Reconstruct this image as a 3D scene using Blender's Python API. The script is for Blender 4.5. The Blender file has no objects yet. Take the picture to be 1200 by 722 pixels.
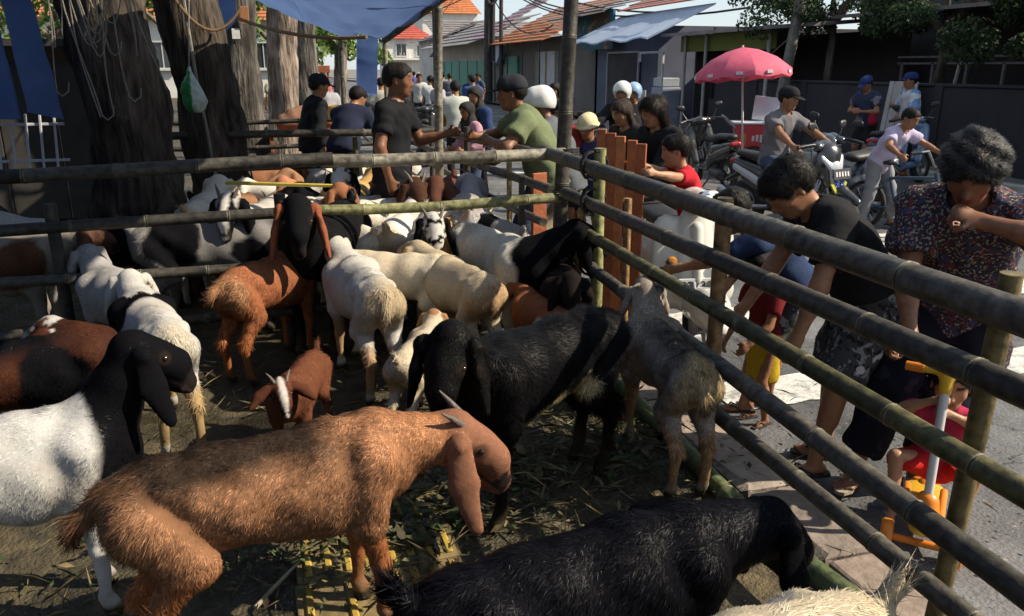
import bpy, math, random
import numpy as np
from mathutils import Vector, Matrix

random.seed(7); RNG = np.random.default_rng(7)
SC = bpy.context.scene
COL = SC.collection
R = math.radians

# ------------------------------------------------------------------ camera, sky, sun, exposure
cam_d = bpy.data.cameras.new('camera'); cam = bpy.data.objects.new('camera', cam_d); COL.objects.link(cam)
cam_d.sensor_width = 36; cam_d.lens = 930 / 1200 * 36; cam_d.clip_start = .05; cam_d.clip_end = 900
cam.location = (0, 0, 1.75); cam.rotation_euler = (R(90 - 16.9), 0, R(-16.6))
SC.camera = cam
SUN_EL, SUN_AZ = 38, -20         # elevation; azimuth from +X towards +Y
w = bpy.data.worlds.new('World'); SC.world = w; w.use_nodes = True
nt = w.node_tree; nt.nodes.clear()
sky = nt.nodes.new('ShaderNodeTexSky'); sky.sky_type = 'NISHITA'; sky.sun_disc = False
sky.sun_elevation = R(SUN_EL); sky.sun_rotation = R(90 - SUN_AZ); sky.dust_density = .5; sky.air_density = 1.0
bg = nt.nodes.new('ShaderNodeBackground'); bg.inputs[1].default_value = 0.058
wo = nt.nodes.new('ShaderNodeOutputWorld'); haze_mix = nt.nodes.new('ShaderNodeMixRGB'); haze_mix.inputs[0].default_value = .45; haze_mix.inputs[2].default_value = (10.4, 11.8, 13.2, 1)   # thin even cloud veil over the whole sky
nt.links.new(sky.outputs[0], haze_mix.inputs[1]); nt.links.new(haze_mix.outputs[0], bg.inputs[0]); nt.links.new(bg.outputs[0], wo.inputs[0])
sun_d = bpy.data.lights.new('sun', 'SUN'); sun_d.energy = 5.0; sun_d.angle = R(.6); sun_d.color = (1, .88, .70)
sun = bpy.data.objects.new('sun', sun_d); COL.objects.link(sun)
_L = Vector((math.cos(R(SUN_EL)) * math.cos(R(SUN_AZ)), math.cos(R(SUN_EL)) * math.sin(R(SUN_AZ)), math.sin(R(SUN_EL))))
sun.rotation_euler = _L.to_track_quat('Z', 'Y').to_euler(); sun.location = (20, 6, 20)
SC.view_settings.view_transform = 'Standard'; SC.view_settings.look = 'None'
SC.view_settings.exposure = 0.82; SC.view_settings.gamma = 1
SC.cycles.use_denoising = True; SC.cycles.max_bounces = 5; SC.cycles.diffuse_bounces = 3; SC.cycles.glossy_bounces = 2
SC.cycles.transmission_bounces = 3; SC.cycles.transparent_max_bounces = 8; SC.cycles.sample_clamp_indirect = 4
SC.cycles.caustics_reflective = False; SC.cycles.caustics_refractive = False

# ------------------------------------------------------------------ materials
_mc = {}
def mat(name, col, rough=.7, var=.2, scale=18, bump=.15, metal=0, spec=.4, coords='Object', dark=None, coat=0):
    """plain procedural material: base colour broken up by two noises, with fine relief"""
    if name in _mc: return _mc[name]
    m = bpy.data.materials.new(name); m.use_nodes = True; t = m.node_tree; N = t.nodes; Lk = t.links
    b = N['Principled BSDF']; b.inputs['Roughness'].default_value = rough; b.inputs['Metallic'].default_value = metal
    b.inputs['Specular IOR Level'].default_value = spec
    if coat: b.inputs['Coat Weight'].default_value = coat; b.inputs['Coat Roughness'].default_value = .1
    tc = N.new('ShaderNodeTexCoord'); n1 = N.new('ShaderNodeTexNoise'); n1.inputs['Scale'].default_value = scale; n1.inputs['Detail'].default_value = 6
    n2 = N.new('ShaderNodeTexNoise'); n2.inputs['Scale'].default_value = scale * .12; n2.inputs['Detail'].default_value = 3
    Lk.new(tc.outputs[coords], n1.inputs['Vector']); Lk.new(tc.outputs[coords], n2.inputs['Vector'])
    ad = N.new('ShaderNodeMath'); ad.operation = 'ADD'; Lk.new(n1.outputs[0], ad.inputs[0]); Lk.new(n2.outputs[0], ad.inputs[1])
    cr = N.new('ShaderNodeValToRGB'); cr.color_ramp.elements[0].position = .6; cr.color_ramp.elements[1].position = 1.4
    mr = N.new('ShaderNodeMapRange'); mr.inputs[1].default_value = .6; mr.inputs[2].default_value = 1.4
    Lk.new(ad.outputs[0], mr.inputs[0]); Lk.new(mr.outputs[0], cr.inputs[0])
    cr.color_ramp.elements[0].position = 0; cr.color_ramp.elements[1].position = 1
    c = np.array(col[:3]); d = np.array(dark) if dark is not None else c * (1 - var * 1.6)
    cr.color_ramp.elements[0].color = (*np.clip(d, 0, 1), 1); cr.color_ramp.elements[1].color = (*np.clip(c * (1 + var * .8), 0, 1), 1)
    Lk.new(cr.outputs[0], b.inputs['Base Color'])
    if bump:
        bp = N.new('ShaderNodeBump'); bp.inputs['Strength'].default_value = bump; bp.inputs['Distance'].default_value = .02
        Lk.new(n1.outputs[0], bp.inputs['Height']); Lk.new(bp.outputs[0], b.inputs['Normal'])
    m['c'] = list(c); _mc[name] = m
    return m

def mat_col(name, rough=.75, spec=.25, scale=60, var=.25, bump=.1, fur=False, sheen=0, aniso=None, trans=0):
    """colour from the vertex attribute Col, broken up by noise; fur blades take their shading normal from the skin below"""
    if name in _mc: return _mc[name]
    m = bpy.data.materials.new(name); m.use_nodes = True; t = m.node_tree; N = t.nodes; Lk = t.links
    b = N['Principled BSDF']; b.inputs['Roughness'].default_value = rough; b.inputs['Specular IOR Level'].default_value = spec
    if sheen: b.inputs['Sheen Weight'].default_value = sheen; b.inputs['Sheen Roughness'].default_value = .4
    a = N.new('ShaderNodeAttribute'); a.attribute_name = 'Col'
    tc = N.new('ShaderNodeTexCoord'); n1 = N.new('ShaderNodeTexNoise'); n1.inputs['Scale'].default_value = scale; n1.inputs['Detail'].default_value = 5
    src = tc.outputs['Object']
    if aniso:
        mp = N.new('ShaderNodeMapping'); mp.inputs['Scale'].default_value = aniso; Lk.new(src, mp.inputs[0]); src = mp.outputs[0]
    Lk.new(src, n1.inputs['Vector'])
    mr = N.new('ShaderNodeMapRange'); mr.inputs[1].default_value = .3; mr.inputs[2].default_value = .7; mr.inputs[3].default_value = 1 - var; mr.inputs[4].default_value = 1 + var
    Lk.new(n1.outputs[0], mr.inputs[0])
    mx = N.new('ShaderNodeVectorMath'); mx.operation = 'SCALE'; Lk.new(a.outputs['Color'], mx.inputs[0]); Lk.new(mr.outputs[0], mx.inputs['Scale'])
    Lk.new(mx.outputs[0], b.inputs['Base Color'])
    if fur:
        a2 = N.new('ShaderNodeAttribute'); a2.attribute_name = 'bn'
        vt = N.new('ShaderNodeVectorTransform'); vt.vector_type = 'NORMAL'; vt.convert_from = 'OBJECT'; vt.convert_to = 'WORLD'
        Lk.new(a2.outputs['Vector'], vt.inputs[0]); Lk.new(vt.outputs[0], b.inputs['Normal'])
    elif bump:
        bp = N.new('ShaderNodeBump'); bp.inputs['Strength'].default_value = bump; bp.inputs['Distance'].default_value = .01
        Lk.new(n1.outputs[0], bp.inputs['Height']); Lk.new(bp.outputs[0], b.inputs['Normal'])
    if trans:
        out = N['Material Output']; tr = N.new('ShaderNodeBsdfTranslucent'); ms = N.new('ShaderNodeMixShader'); ms.inputs[0].default_value = trans
        Lk.new(mx.outputs[0], tr.inputs[0]); Lk.new(b.outputs[0], ms.inputs[1]); Lk.new(tr.outputs[0], ms.inputs[2]); Lk.new(ms.outputs[0], out.inputs[0])
    _mc[name] = m
    return m

# ------------------------------------------------------------------ objects
def tag(o, label=None, cat=None, group=None, kind=None):
    if label: o['label'] = label
    if cat: o['category'] = cat
    if group: o['group'] = group
    if kind: o['kind'] = kind
    return o
def empty(name, loc=(0, 0, 0), rz=0, label=None, cat=None, group=None):
    o = bpy.data.objects.new(name, None); COL.objects.link(o); o.location = loc; o.rotation_euler = (0, 0, rz)
    o.empty_display_size = .1
    return tag(o, label, cat, group)
def link(name, me, parent=None):
    o = bpy.data.objects.new(name, me); COL.objects.link(o)
    if parent is not None: o.parent = parent
    return o
def setcol(me, col):
    a = me.attributes.new('Col', 'FLOAT_COLOR', 'POINT')
    c = np.ones((len(me.vertices), 4), np.float32); c[:, :3] = col; a.data.foreach_set('color', c.ravel())
def quads_mesh(name, V, Q, m, col=None, smooth=True, bn=None):
    """fast mesh from numpy verts and an (n,3|4) face array"""
    V = np.ascontiguousarray(V, np.float32); Q = np.ascontiguousarray(Q, np.int32); k = Q.shape[1]
    me = bpy.data.meshes.new(name); me.vertices.add(len(V)); me.vertices.foreach_set('co', V.ravel())
    me.loops.add(Q.size); me.loops.foreach_set('vertex_index', Q.ravel())
    me.polygons.add(len(Q)); me.polygons.foreach_set('loop_start', np.arange(0, Q.size, k, dtype=np.int32))
    if smooth: me.polygons.foreach_set('use_smooth', np.ones(len(Q), bool))
    me.update(calc_edges=True); me.validate()
    if m: me.materials.append(m)
    if col is not None: setcol(me, col)
    if bn is not None:
        a = me.attributes.new('bn', 'FLOAT_VECTOR', 'POINT'); a.data.foreach_set('vector', np.ascontiguousarray(bn, np.float32).ravel())
    return me

class MB:
    """collects boxes, tubes, lathes and free faces; build() links them as one mesh object"""
    def __init__(s): s.v = []; s.f = []; s.c = []
    def add(s, vs, fs, c=None):
        o = len(s.v); s.v += [tuple(p) for p in vs]; s.f += [tuple(i + o for i in f) for f in fs]
        s.c += [c or (1, 1, 1)] * len(vs); return s
    def box(s, c, d, rz=0, M=None, bev=0, col=None):
        hx, hy, hz = d[0] / 2, d[1] / 2, d[2] / 2; M = M or Matrix.Rotation(rz, 3, 'Z'); c = Vector(c)
        if bev:
            b = min(bev, hx * .9, hy * .9, hz * .9); vs = []
            for sx in (-1, 1):
                for sy in (-1, 1):
                    for sz in (-1, 1):
                        vs += [c + M @ Vector((sx * hx, sy * (hy - b), sz * (hz - b))), c + M @ Vector((sx * (hx - b), sy * hy, sz * (hz - b))), c + M @ Vector((sx * (hx - b), sy * (hy - b), sz * hz))]
            I = lambda x, y, z, k: (x * 4 + y * 2 + z) * 3 + k
            fs = []
            for e in (0, 1):
                q = [I(e, 0, 0, 0), I(e, 1, 0, 0), I(e, 1, 1, 0), I(e, 0, 1, 0)]; fs.append(q if e else q[::-1])
                q = [I(0, e, 0, 1), I(0, e, 1, 1), I(1, e, 1, 1), I(1, e, 0, 1)]; fs.append(q if e else q[::-1])
                q = [I(0, 0, e, 2), I(1, 0, e, 2), I(1, 1, e, 2), I(0, 1, e, 2)]; fs.append(q if e else q[::-1])
            for x in (0, 1):
                for y in (0, 1):
                    q = [I(x, y, 0, 0), I(x, y, 1, 0), I(x, y, 1, 1), I(x, y, 0, 1)]; fs.append(q if (x + y) % 2 else q[::-1])
            for x in (0, 1):
                for z in (0, 1):
                    q = [I(x, 0, z, 0), I(x, 1, z, 0), I(x, 1, z, 2), I(x, 0, z, 2)]; fs.append(q if (x + z) % 2 == 0 else q[::-1])
            for y in (0, 1):
                for z in (0, 1):
                    q = [I(0, y, z, 1), I(1, y, z, 1), I(1, y, z, 2), I(0, y, z, 2)]; fs.append(q if (y + z) % 2 else q[::-1])
            for x in (0, 1):
                for y in (0, 1):
                    for z in (0, 1):
                        q = [I(x, y, z, 0), I(x, y, z, 1), I(x, y, z, 2)]; fs.append(q if (x + y + z) % 2 else q[::-1])
            return s.add(vs, fs, col)
        vs = [c + M @ Vector((x * hx, y * hy, z * hz)) for x in (-1, 1) for y in (-1, 1) for z in (-1, 1)]
        return s.add(vs, [(0, 1, 3, 2), (4, 6, 7, 5), (0, 4, 5, 1), (2, 3, 7, 6), (0, 2, 6, 4), (1, 5, 7, 3)], col)
    def tube(s, pts, r, n=8, cap=True, col=None, flat=None):
        pts = [Vector(p) for p in pts]; rs = r if isinstance(r, (list, tuple)) else [r] * len(pts); vs = []; fs = []
        ref = None
        for i, p in enumerate(pts):
            d = (pts[min(i + 1, len(pts) - 1)] - pts[max(i - 1, 0)]).normalized()
            if ref is None: ref = (Vector((0, 0, 1)) if abs(d.z) < .9 else Vector((1, 0, 0)))
            u = (ref - d * ref.dot(d)).normalized(); v = d.cross(u); ref = u
            for k in range(n):
                a = 2 * math.pi * k / n; vs.append(p + u * (math.cos(a) * rs[i] * (flat or 1)) + v * (math.sin(a) * rs[i]))
        for i in range(len(pts) - 1):
            for k in range(n): fs.append((i * n + k, i * n + (k + 1) % n, (i + 1) * n + (k + 1) % n, (i + 1) * n + k))
        if cap: fs.append(tuple(range(n))[::-1]); fs.append(tuple(range((len(pts) - 1) * n, len(pts) * n)))
        return s.add(vs, fs, col)
    def lathe(s, prof, n=16, c=(0, 0, 0), M=None, col=None, close=False):
        c = Vector(c); M = M or Matrix.Identity(3); vs = []; fs = []; m = len(prof)
        for k in range(n):
            a = 2 * math.pi * k / n
            for r, z in prof: vs.append(c + M @ Vector((r * math.cos(a), r * math.sin(a), z)))
        for k in range(n):
            for j in range(m - (0 if close else 1)):
                fs.append((k * m + j, ((k + 1) % n) * m + j, ((k + 1) % n) * m + (j + 1) % m, k * m + (j + 1) % m))
        return s.add(vs, fs, col)
    def ball(s, c, r, n=10, m=7, col=None):
        r = r if isinstance(r, (tuple, list)) else (r, r, r); vs = []; fs = []
        for j in range(1, m):
            t = math.pi * j / m
            for k in range(n): a = 2 * math.pi * k / n; vs.append((c[0] + r[0] * math.sin(t) * math.cos(a), c[1] + r[1] * math.sin(t) * math.sin(a), c[2] + r[2] * math.cos(t)))
        T = len(vs); vs += [(c[0], c[1], c[2] + r[2]), (c[0], c[1], c[2] - r[2])]
        for k in range(n):
            fs.append((T, k, (k + 1) % n)); fs.append((T + 1, (m - 2) * n + (k + 1) % n, (m - 2) * n + k))
            for j in range(m - 2): fs.append((j * n + k, (j + 1) * n + k, (j + 1) * n + (k + 1) % n, j * n + (k + 1) % n))
        return s.add(vs, fs, col)
    def prism(s, poly, h, o=(0, 0, 0), ux=(1, 0, 0), uy=(0, 0, 1), col=None):
        """polygon in plane (ux,uy) extruded by h along ux x uy, centred"""
        ux, uy, o = Vector(ux), Vector(uy), Vector(o); nn = ux.cross(uy).normalized(); k = len(poly)
        vs = [o + ux * a + uy * b - nn * (h / 2) for a, b in poly] + [o + ux * a + uy * b + nn * (h / 2) for a, b in poly]
        fs = [tuple(range(k))[::-1], tuple(range(k, 2 * k))] + [(i, (i + 1) % k, k + (i + 1) % k, k + i) for i in range(k)]
        return s.add(vs, fs, col)
    def mesh(s, name, m, smooth=False, cols=False, autosm=None):
        me = bpy.data.meshes.new(name); me.from_pydata(s.v, [], s.f); me.update()
        if m: me.materials.append(m)
        if smooth:
            me.polygons.foreach_set('use_smooth', np.ones(len(s.f), bool))
            try: me.set_sharp_from_angle(angle=R(autosm or 50))
            except Exception: pass
        if cols: setcol(me, np.array(s.c))
        return me
    def build(s, name, m, parent=None, smooth=False, cols=False, autosm=None):
        return link(name, s.mesh(name, m, smooth, cols, autosm), parent)

# ------------------------------------------------------------------ implicit modelling: smooth unions of tapered capsules -> one continuous surface
def _cone(x, y, z, P):
    a, b, ra, rb, k, n, s, clips, tg = P; ba = b - a; L = float(ba @ ba) + 1e-9
    px, py, pz = x - a[0], y - a[1], z - a[2]
    h = np.clip((px * ba[0] + py * ba[1] + pz * ba[2]) / L, 0, 1)
    qx, qy, qz = px - h * ba[0], py - h * ba[1], pz - h * ba[2]
    d2 = qx * qx + qy * qy + qz * qz
    if n is not None and s != 1: d2 = d2 + (s * s - 1) * (qx * n[0] + qy * n[1] + qz * n[2]) ** 2
    d = np.sqrt(d2) - (ra + (rb - ra) * h)
    for c, m in clips: d = np.maximum(d, (x - c[0]) * m[0] + (y - c[1]) * m[1] + (z - c[2]) * m[2])
    return d
class Sdf:
    def __init__(s): s.p = []; s.cut = []; s.gclip = []
    def add(s, a, b, ra, rb=None, k=.03, n=None, sc=1, clip=(), tg=0):
        f = lambda v: np.array(v, np.float32)
        n = None if n is None else f(Vector(n).normalized())
        s.p.append((f(a), f(b), ra, ra if rb is None else rb, k, n, sc, [(f(c), f(Vector(m).normalized())) for c, m in clip], tg)); return s
    def sub(s, a, b, ra, rb=None, n=None, sc=1):
        f = lambda v: np.array(v, np.float32)
        s.cut.append((f(a), f(b), ra, ra if rb is None else rb, 0, None if n is None else f(Vector(n).normalized()), sc, [], 0)); return s
    def clip(s, c, m): s.gclip.append((np.array(c, np.float32), np.array(Vector(m).normalized(), np.float32))); return s
    def owner(s, V):
        x, y, z = V[:, 0], V[:, 1], V[:, 2]; D = np.stack([_cone(x, y, z, P) for P in s.p]); return np.argmin(D, 0)
    def mesh(s, vox, noise=None):
        lo = np.min([np.minimum(P[0] - P[2], P[1] - P[3]) for P in s.p], 0) - vox * 3
        hi = np.max([np.maximum(P[0] + P[2], P[1] + P[3]) for P in s.p], 0) + vox * 3
        n = np.ceil((hi - lo) / vox).astype(int) + 1
        g = [lo[i] + vox * np.arange(n[i], dtype=np.float32) for i in range(3)]
        F = np.full(n, .5, np.float32)
        for P in s.p:
            mg = P[4] + vox * 2.5; l = np.minimum(P[0] - P[2], P[1] - P[3]) - mg; h = np.maximum(P[0] + P[2], P[1] + P[3]) + mg
            i0 = np.clip(np.floor((l - lo) / vox).astype(int), 0, n - 1); i1 = np.clip(np.ceil((h - lo) / vox).astype(int) + 1, 1, n)
            sl = tuple(slice(i0[i], i1[i]) for i in range(3))
            d = _cone(g[0][sl[0]][:, None, None], g[1][sl[1]][None, :, None], g[2][sl[2]][None, None, :], P)
            e = F[sl]; k = P[4]
            if k > 0: hh = np.maximum(k - np.abs(d - e), 0) / k; F[sl] = np.minimum(d, e) - hh * hh * k * .25
            else: F[sl] = np.minimum(d, e)
        X, Y, Z = g[0][:, None, None], g[1][None, :, None], g[2][None, None, :]
        if noise is not None: F += noise(X, Y, Z).astype(np.float32)
        for P in s.cut: F = np.maximum(F, -_cone(X, Y, Z, P))
        for c, m in s.gclip: F = np.maximum(F, (X - c[0]) * m[0] + (Y - c[1]) * m[1] + (Z - c[2]) * m[2])
        return surface_nets(F, lo, vox)
def surface_nets(F, lo, vox):
    S = F < 0; nx, ny, nz = F.shape
    cnt = np.zeros((nx - 1, ny - 1, nz - 1), np.int8)
    offs = [(i, j, k) for i in (0, 1) for j in (0, 1) for k in (0, 1)]
    for i, j, k in offs: cnt += S[i:nx - 1 + i, j:ny - 1 + j, k:nz - 1 + k]
    act = (cnt > 0) & (cnt < 8); I = np.argwhere(act)
    idx = np.full(act.shape, -1, np.int32); idx[act] = np.arange(len(I), dtype=np.int32)
    val = {o: F[I[:, 0] + o[0], I[:, 1] + o[1], I[:, 2] + o[2]] for o in offs}
    acc = np.zeros((len(I), 3), np.float32); num = np.zeros(len(I), np.float32)
    for o in offs:
        for ax in range(3):
            if o[ax]: continue
            q = list(o); q[ax] = 1; a = val[o]; b = val[tuple(q)]; c = (a < 0) != (b < 0)
            t = np.where(c, a / np.where(c, a - b, 1), 0); p = np.tile(np.array(o, np.float32), (len(I), 1)); p[:, ax] = t
            acc += p * c[:, None]; num += c
    V = lo + vox * (I + acc / np.maximum(num, 1)[:, None])
    fs = []
    for ax in range(3):
        sl0 = [slice(1, -1)] * 3; sl1 = [slice(1, -1)] * 3; sl0[ax] = slice(0, -1); sl1[ax] = slice(1, None)
        a, b = S[tuple(sl0)], S[tuple(sl1)]; E = np.argwhere(a != b)
        if not len(E): continue
        flip = a[E[:, 0], E[:, 1], E[:, 2]]; base = E.copy()
        for q in range(3):
            if q != ax: base[:, q] += 1
        u, v = [(1, 2), (2, 0), (0, 1)][ax]; cs = []
        for du, dv in ((0, 0), (-1, 0), (-1, -1), (0, -1)):
            c = base.copy(); c[:, u] += du; c[:, v] += dv; cs.append(idx[c[:, 0], c[:, 1], c[:, 2]])
        Q = np.stack(cs, 1); Q[~flip] = Q[~flip][:, ::-1]; fs.append(Q)
    Q = np.concatenate(fs); Q = Q[(Q >= 0).all(1)]
    return V.astype(np.float32), Q
def vnormals(V, Q):
    n = np.cross(V[Q[:, 2]] - V[Q[:, 0]], V[Q[:, 3]] - V[Q[:, 1]]); N = np.zeros_like(V)
    for k in range(4): np.add.at(N, Q[:, k], n)
    return N / np.maximum(np.linalg.norm(N, axis=1, keepdims=True), 1e-9)
_nph = RNG.uniform(0, 6.28, (24, 3)); _nfr = RNG.normal(0, 1, (24, 3)); _nfr /= np.linalg.norm(_nfr, axis=1, keepdims=True)
def noise3(V, f, seed=0, oct=3):
    """cheap smooth noise, about -1..1"""
    r = np.zeros(len(V)); amp = 1
    for o in range(oct):
        for k in range(4):
            j = (seed * 5 + o * 4 + k) % 24; d = _nfr[j]; r += amp * .35 * np.sin(f * (V @ d) * (1 + .37 * k) + _nph[j, 0] + seed + 1.7 * np.sin(f * .7 * (V @ _nfr[(j + 7) % 24]) + _nph[j, 1]))
        amp *= .5; f *= 2.1
    return r
def _hash(q):
    k = np.floor(q).astype(np.int64); h = (k[:, 0] * 73856093) ^ (k[:, 1] * 19349663) ^ (k[:, 2] * 83492791); return ((h * 2654435761) % 100003) / 100003.0
def fur_mesh(name, V, Q, N, n, length, flow, col, m, wid=.0022, lift=.25, jit=.35, rng=RNG, weight=None, minlen=.002, tone=(.72, 1.22), clump=.25):
    """n flat tapering hairs rooted on the surface; length/col are per-vertex arrays, flow(p,nrm)->direction"""
    A = np.linalg.norm(np.cross(V[Q[:, 1]] - V[Q[:, 0]], V[Q[:, 3]] - V[Q[:, 0]]), axis=1)
    if weight is not None: A = A * weight[Q].mean(1)
    A = A * (length[Q].mean(1) > minlen)
    q = rng.choice(len(Q), n, p=A / A.sum()); u, v = rng.random(n)[:, None], rng.random(n)[:, None]
    lerp = lambda T: (T[Q[q, 0]] * (1 - u) + T[Q[q, 1]] * u) * (1 - v) + (T[Q[q, 3]] * (1 - u) + T[Q[q, 2]] * u) * v
    p = lerp(V); nr = lerp(N); nr /= np.linalg.norm(nr, axis=1, keepdims=True) + 1e-9
    L = lerp(length[:, None])[:, 0] * rng.uniform(.55, 1.25, n); c = lerp(col) * rng.uniform(*tone, n)[:, None] * (1 + clump * (_hash(p / .013) - .5 + .7 * (_hash(p / .034 + 5) - .5)))[:, None].clip(.4, 1.6)
    d = flow(p, nr) + rng.normal(0, jit, (n, 3)) + np.stack([_hash(p / .02 + 3), _hash(p / .02 + 11), _hash(p / .02 + 23)], 1) * jit * 1.8 - jit * .9; d -= nr * (d * nr).sum(1, keepdims=True); d /= np.linalg.norm(d, axis=1, keepdims=True) + 1e-9
    sd = np.cross(d, nr) * wid * rng.uniform(.7, 1.4, n)[:, None]
    g = np.array([0, 0, -1.0])
    p = p - nr * .0008
    tip = p + (d + nr * lift * .7) * L[:, None] + g * (L * .14 * np.clip(1 - 1.6 * np.maximum(nr[:, 2], 0), 0, 1))[:, None]
    W = np.concatenate([p - sd, p + sd, tip]).astype(np.float32); i = np.arange(n); T = np.stack([i, i + n, i + 2 * n], 1)
    bn = nr + d * .15 + rng.normal(0, .16, nr.shape); bn /= np.linalg.norm(bn, axis=1, keepdims=True)
    return quads_mesh(name, W, T, m, np.concatenate([c, c, c * 1.1]), True, np.tile(bn, (3, 1)))
# ------------------------------------------------------------------ goats
SKINM = mat_col('goat_hide', .85, .03, 60, .09, .15)
FURM = mat_col('goat_hair', .42, .065, 30, .12, 0, fur=True)
HORNM = mat('horn', (.12, .1, .08), .6, .3, 60, .3)
EYEM = mat('goat_eye', (.02, .012, .006), .12, .1, 30, 0, spec=.7)
BLK, WHT, CRM, TAN, BRN, RED, GRY = (.006, .006, .0075), (.66, .63, .57), (.60, .50, .34), (.42, .24, .09), (.30, .13, .05), (.16, .05, .022), (.34, .32, .30)
def goat(label, loc, yaw, size=.74, neck=(0, 40, .30), head=(0, 25), paint=None, vox=.013, fur=0, flen=.022, legs=None, horn=.08, group='goats in the pens', tail=(0, 60), rear=.05, ears=.21, fat=1.0, wid=.0022, stance=0, name='goat', seed=0, skirt=1.0, prick=0, rough=0, furw=None, hsz=1.0):
    """neck=(yaw,pitch up,length), head=(yaw,pitch down) in degrees; size=height of the back in metres"""
    rt = empty(name, (*loc, 0) if len(loc) == 2 else loc, R(yaw), label, 'goat', group)
    s = size / .80; S = Sdf(); T = {}
    def A(a, b, ra, rb, k, tg, n=None, sc=1):
        S.add(Vector(a) * s, Vector(b) * s, ra * s, rb * s, k * s, n, sc, tg=tg)
    Y = (0, 1, 0)
    A((-.40, 0, .67), (-.16, 0, .65), .122 * fat, .152 * fat, .05, 'rump', Y, 1.10)
    A((-.16, 0, .63), (.14, 0, .61), .163 * fat, .190 * fat, .06, 'barrel', Y, 1.12)
    A((.14, 0, .61), (.34, 0, .62), .190 * fat, .15 * fat, .06, 'chest', Y, 1.2)
    A((.22, 0, .73), (.36, 0, .72), .075, .07, .06, 'withers', Y, 1.3)
    A((.02, 0, .755), (-.30, 0, .765), .036, .042, .045, 'back')
    A((-.36, 0, .745), (-.47, 0, .70), .06, .06, .06, 'rump')
    for e in (-1, 1):
        A((-.34, e * .085, .735), (-.27, e * .105, .70), .042, .04, .035, 'rump'); A((-.45, e * .06, .70), (-.47, e * .065, .66), .04, .035, .035, 'rump')   # hip bone
        A((-.42, e * .062, .64), (-.28, e * .092, .46), .098 * fat, .066, .04, 'thigh')
        lx = (legs or {}).get(('h', e), 0); fx = (legs or {}).get(('f', e), 0)
        A((-.30, e * .09, .48), (-.45 + lx * .5, e * .085, .31), .060, .031, .035, 'hindleg')
        A((-.445 + lx * .5, e * .085, .315), (-.41 + lx, e * .085, .09), .031, .023, .015, 'shank')
        A((-.41 + lx, e * .085, .09), (-.375 + lx, e * .085, .028), .027, .032, .012, 'hoof')
        A((.29, e * .10, .68), (.27, e * .115, .47), .10, .064, .04, 'shoulder')
        A((.27, e * .11, .48), (.295 + fx * .5, e * .10, .29), .054, .033, .03, 'foreleg')
        A((.295 + fx * .5, e * .105, .29), (.285 + fx, e * .105, .09), .031, .022, .012, 'shin')
        A((.295 + fx * .5, e * .105, .285), (.30 + fx * .5, e * .105, .27), .038, .036, .012, 'shin')
        A((.285 + fx, e * .105, .09), (.31 + fx, e * .105, .028), .028, .033, .012, 'hoof')
    # neck and head
    ny, npch, nl = R(neck[0]), R(neck[1]), neck[2]
    nd = Vector((math.cos(npch) * math.cos(ny), math.cos(npch) * math.sin(ny), math.sin(npch)))
    nb = Vector((.34, 0, .70)); ne = nb + nd * nl
    A((.30, 0, .62), nb + nd * nl * .45 - Vector((0, 0, .03)), .135, .085, .06, 'neck', Y, 1.2)
    A(nb, ne, .115, .084, .05, 'neck')
    hy, hp = R(neck[0] + head[0]), R(head[1])
    hx = Vector((math.cos(hp) * math.cos(hy), math.cos(hp) * math.sin(hy), -math.sin(hp))); hyv = Vector((-math.sin(hy), math.cos(hy), 0)); hz = hx.cross(hyv)
    H = lambda x, y, z: ne + (hx * x + hyv * y + hz * z) * hsz
    AH = lambda a, b, ra, rb, k, tg, n=None, sc=1: A(a, b, ra * hsz, rb * hsz, k, tg, n, sc)
    AH(H(-.01, 0, .01), H(.075, 0, .015), .081, .074, .03, 'head', hyv, 1.15)
    AH(H(.06, 0, .03), H(.15, 0, .026), .058, .053, .03, 'head')       # roman nose
    AH(H(.14, 0, .018), H(.22, 0, -.018), .052, .038, .03, 'nose', hyv, 1.1)
    AH(H(.02, 0, -.038), H(.19, 0, -.045), .05, .029, .025, 'head', hyv, 1.15)  # jaw
    AH(H(.215, 0, -.032), H(.228, 0, -.037), .033, .029, .012, 'muzzle')
    for e in (-1, 1): AH(H(.06, e * .05, .038), H(.085, e * .048, .034), .019, .017, .015, 'head')
    # ears: long and hanging (or held out)
    er = max(.041, vox / s * 1.15)
    for e in (-1, 1):
        r0 = H(.0, e * .062, .022); out = hyv * e
        dn = Vector((0, 0, -1)) * (1 - prick) + out * (.25 + prick) + hx * .12
        p1 = r0 + out * .035 + hx * .0; p2 = p1 + dn.normalized() * ears * .5; p3 = p1 + dn.normalized() * ears + hx * .035
        nn = (out - dn.normalized() * out.dot(dn.normalized())) if not prick else hz
        AH(r0, p1, .024, .03, .015, 'ear'); AH(p1, p2, er * .95, er * 1.2, .012, 'ear', nn, max(1.15, 4.4 - vox / s * 175)); AH(p2, p3, er * 1.2, er * .6, .012, 'ear', nn, max(1.15, 4.4 - vox / s * 175))
    ta = R(tail[1]); ty = R(tail[0]); t0 = Vector((-.49, 0, .73)); td = Vector((-math.cos(ta) * math.cos(ty), math.sin(ty), math.sin(ta)))
    A(t0, t0 + td * .09, .032, .026, .03, 'tail'); A(t0 + td * .09, t0 + td * .15 + Vector((.02, 0, -.02)), .026, .013, .02, 'tail')
    V, Q = S.mesh(vox, lambda X, Y_, Z: s * (.0045 * np.sin(34 * X / s + 9 * Z / s + seed) * np.sin(21 * Z / s + 13 * Y_ / s))); own = S.owner(V); tg = np.array([P[8] for P in S.p])[own]; N = vnormals(V, Q); W = V / s
    c = np.zeros((len(V), 3)); c[:] = paint['base']
    nz = noise3(W, 9, seed)
    def mix(mask, col):
        mk = np.clip(mask, 0, 1)[:, None]; c[:] = c * (1 - mk) + np.array(col) * mk
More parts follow.
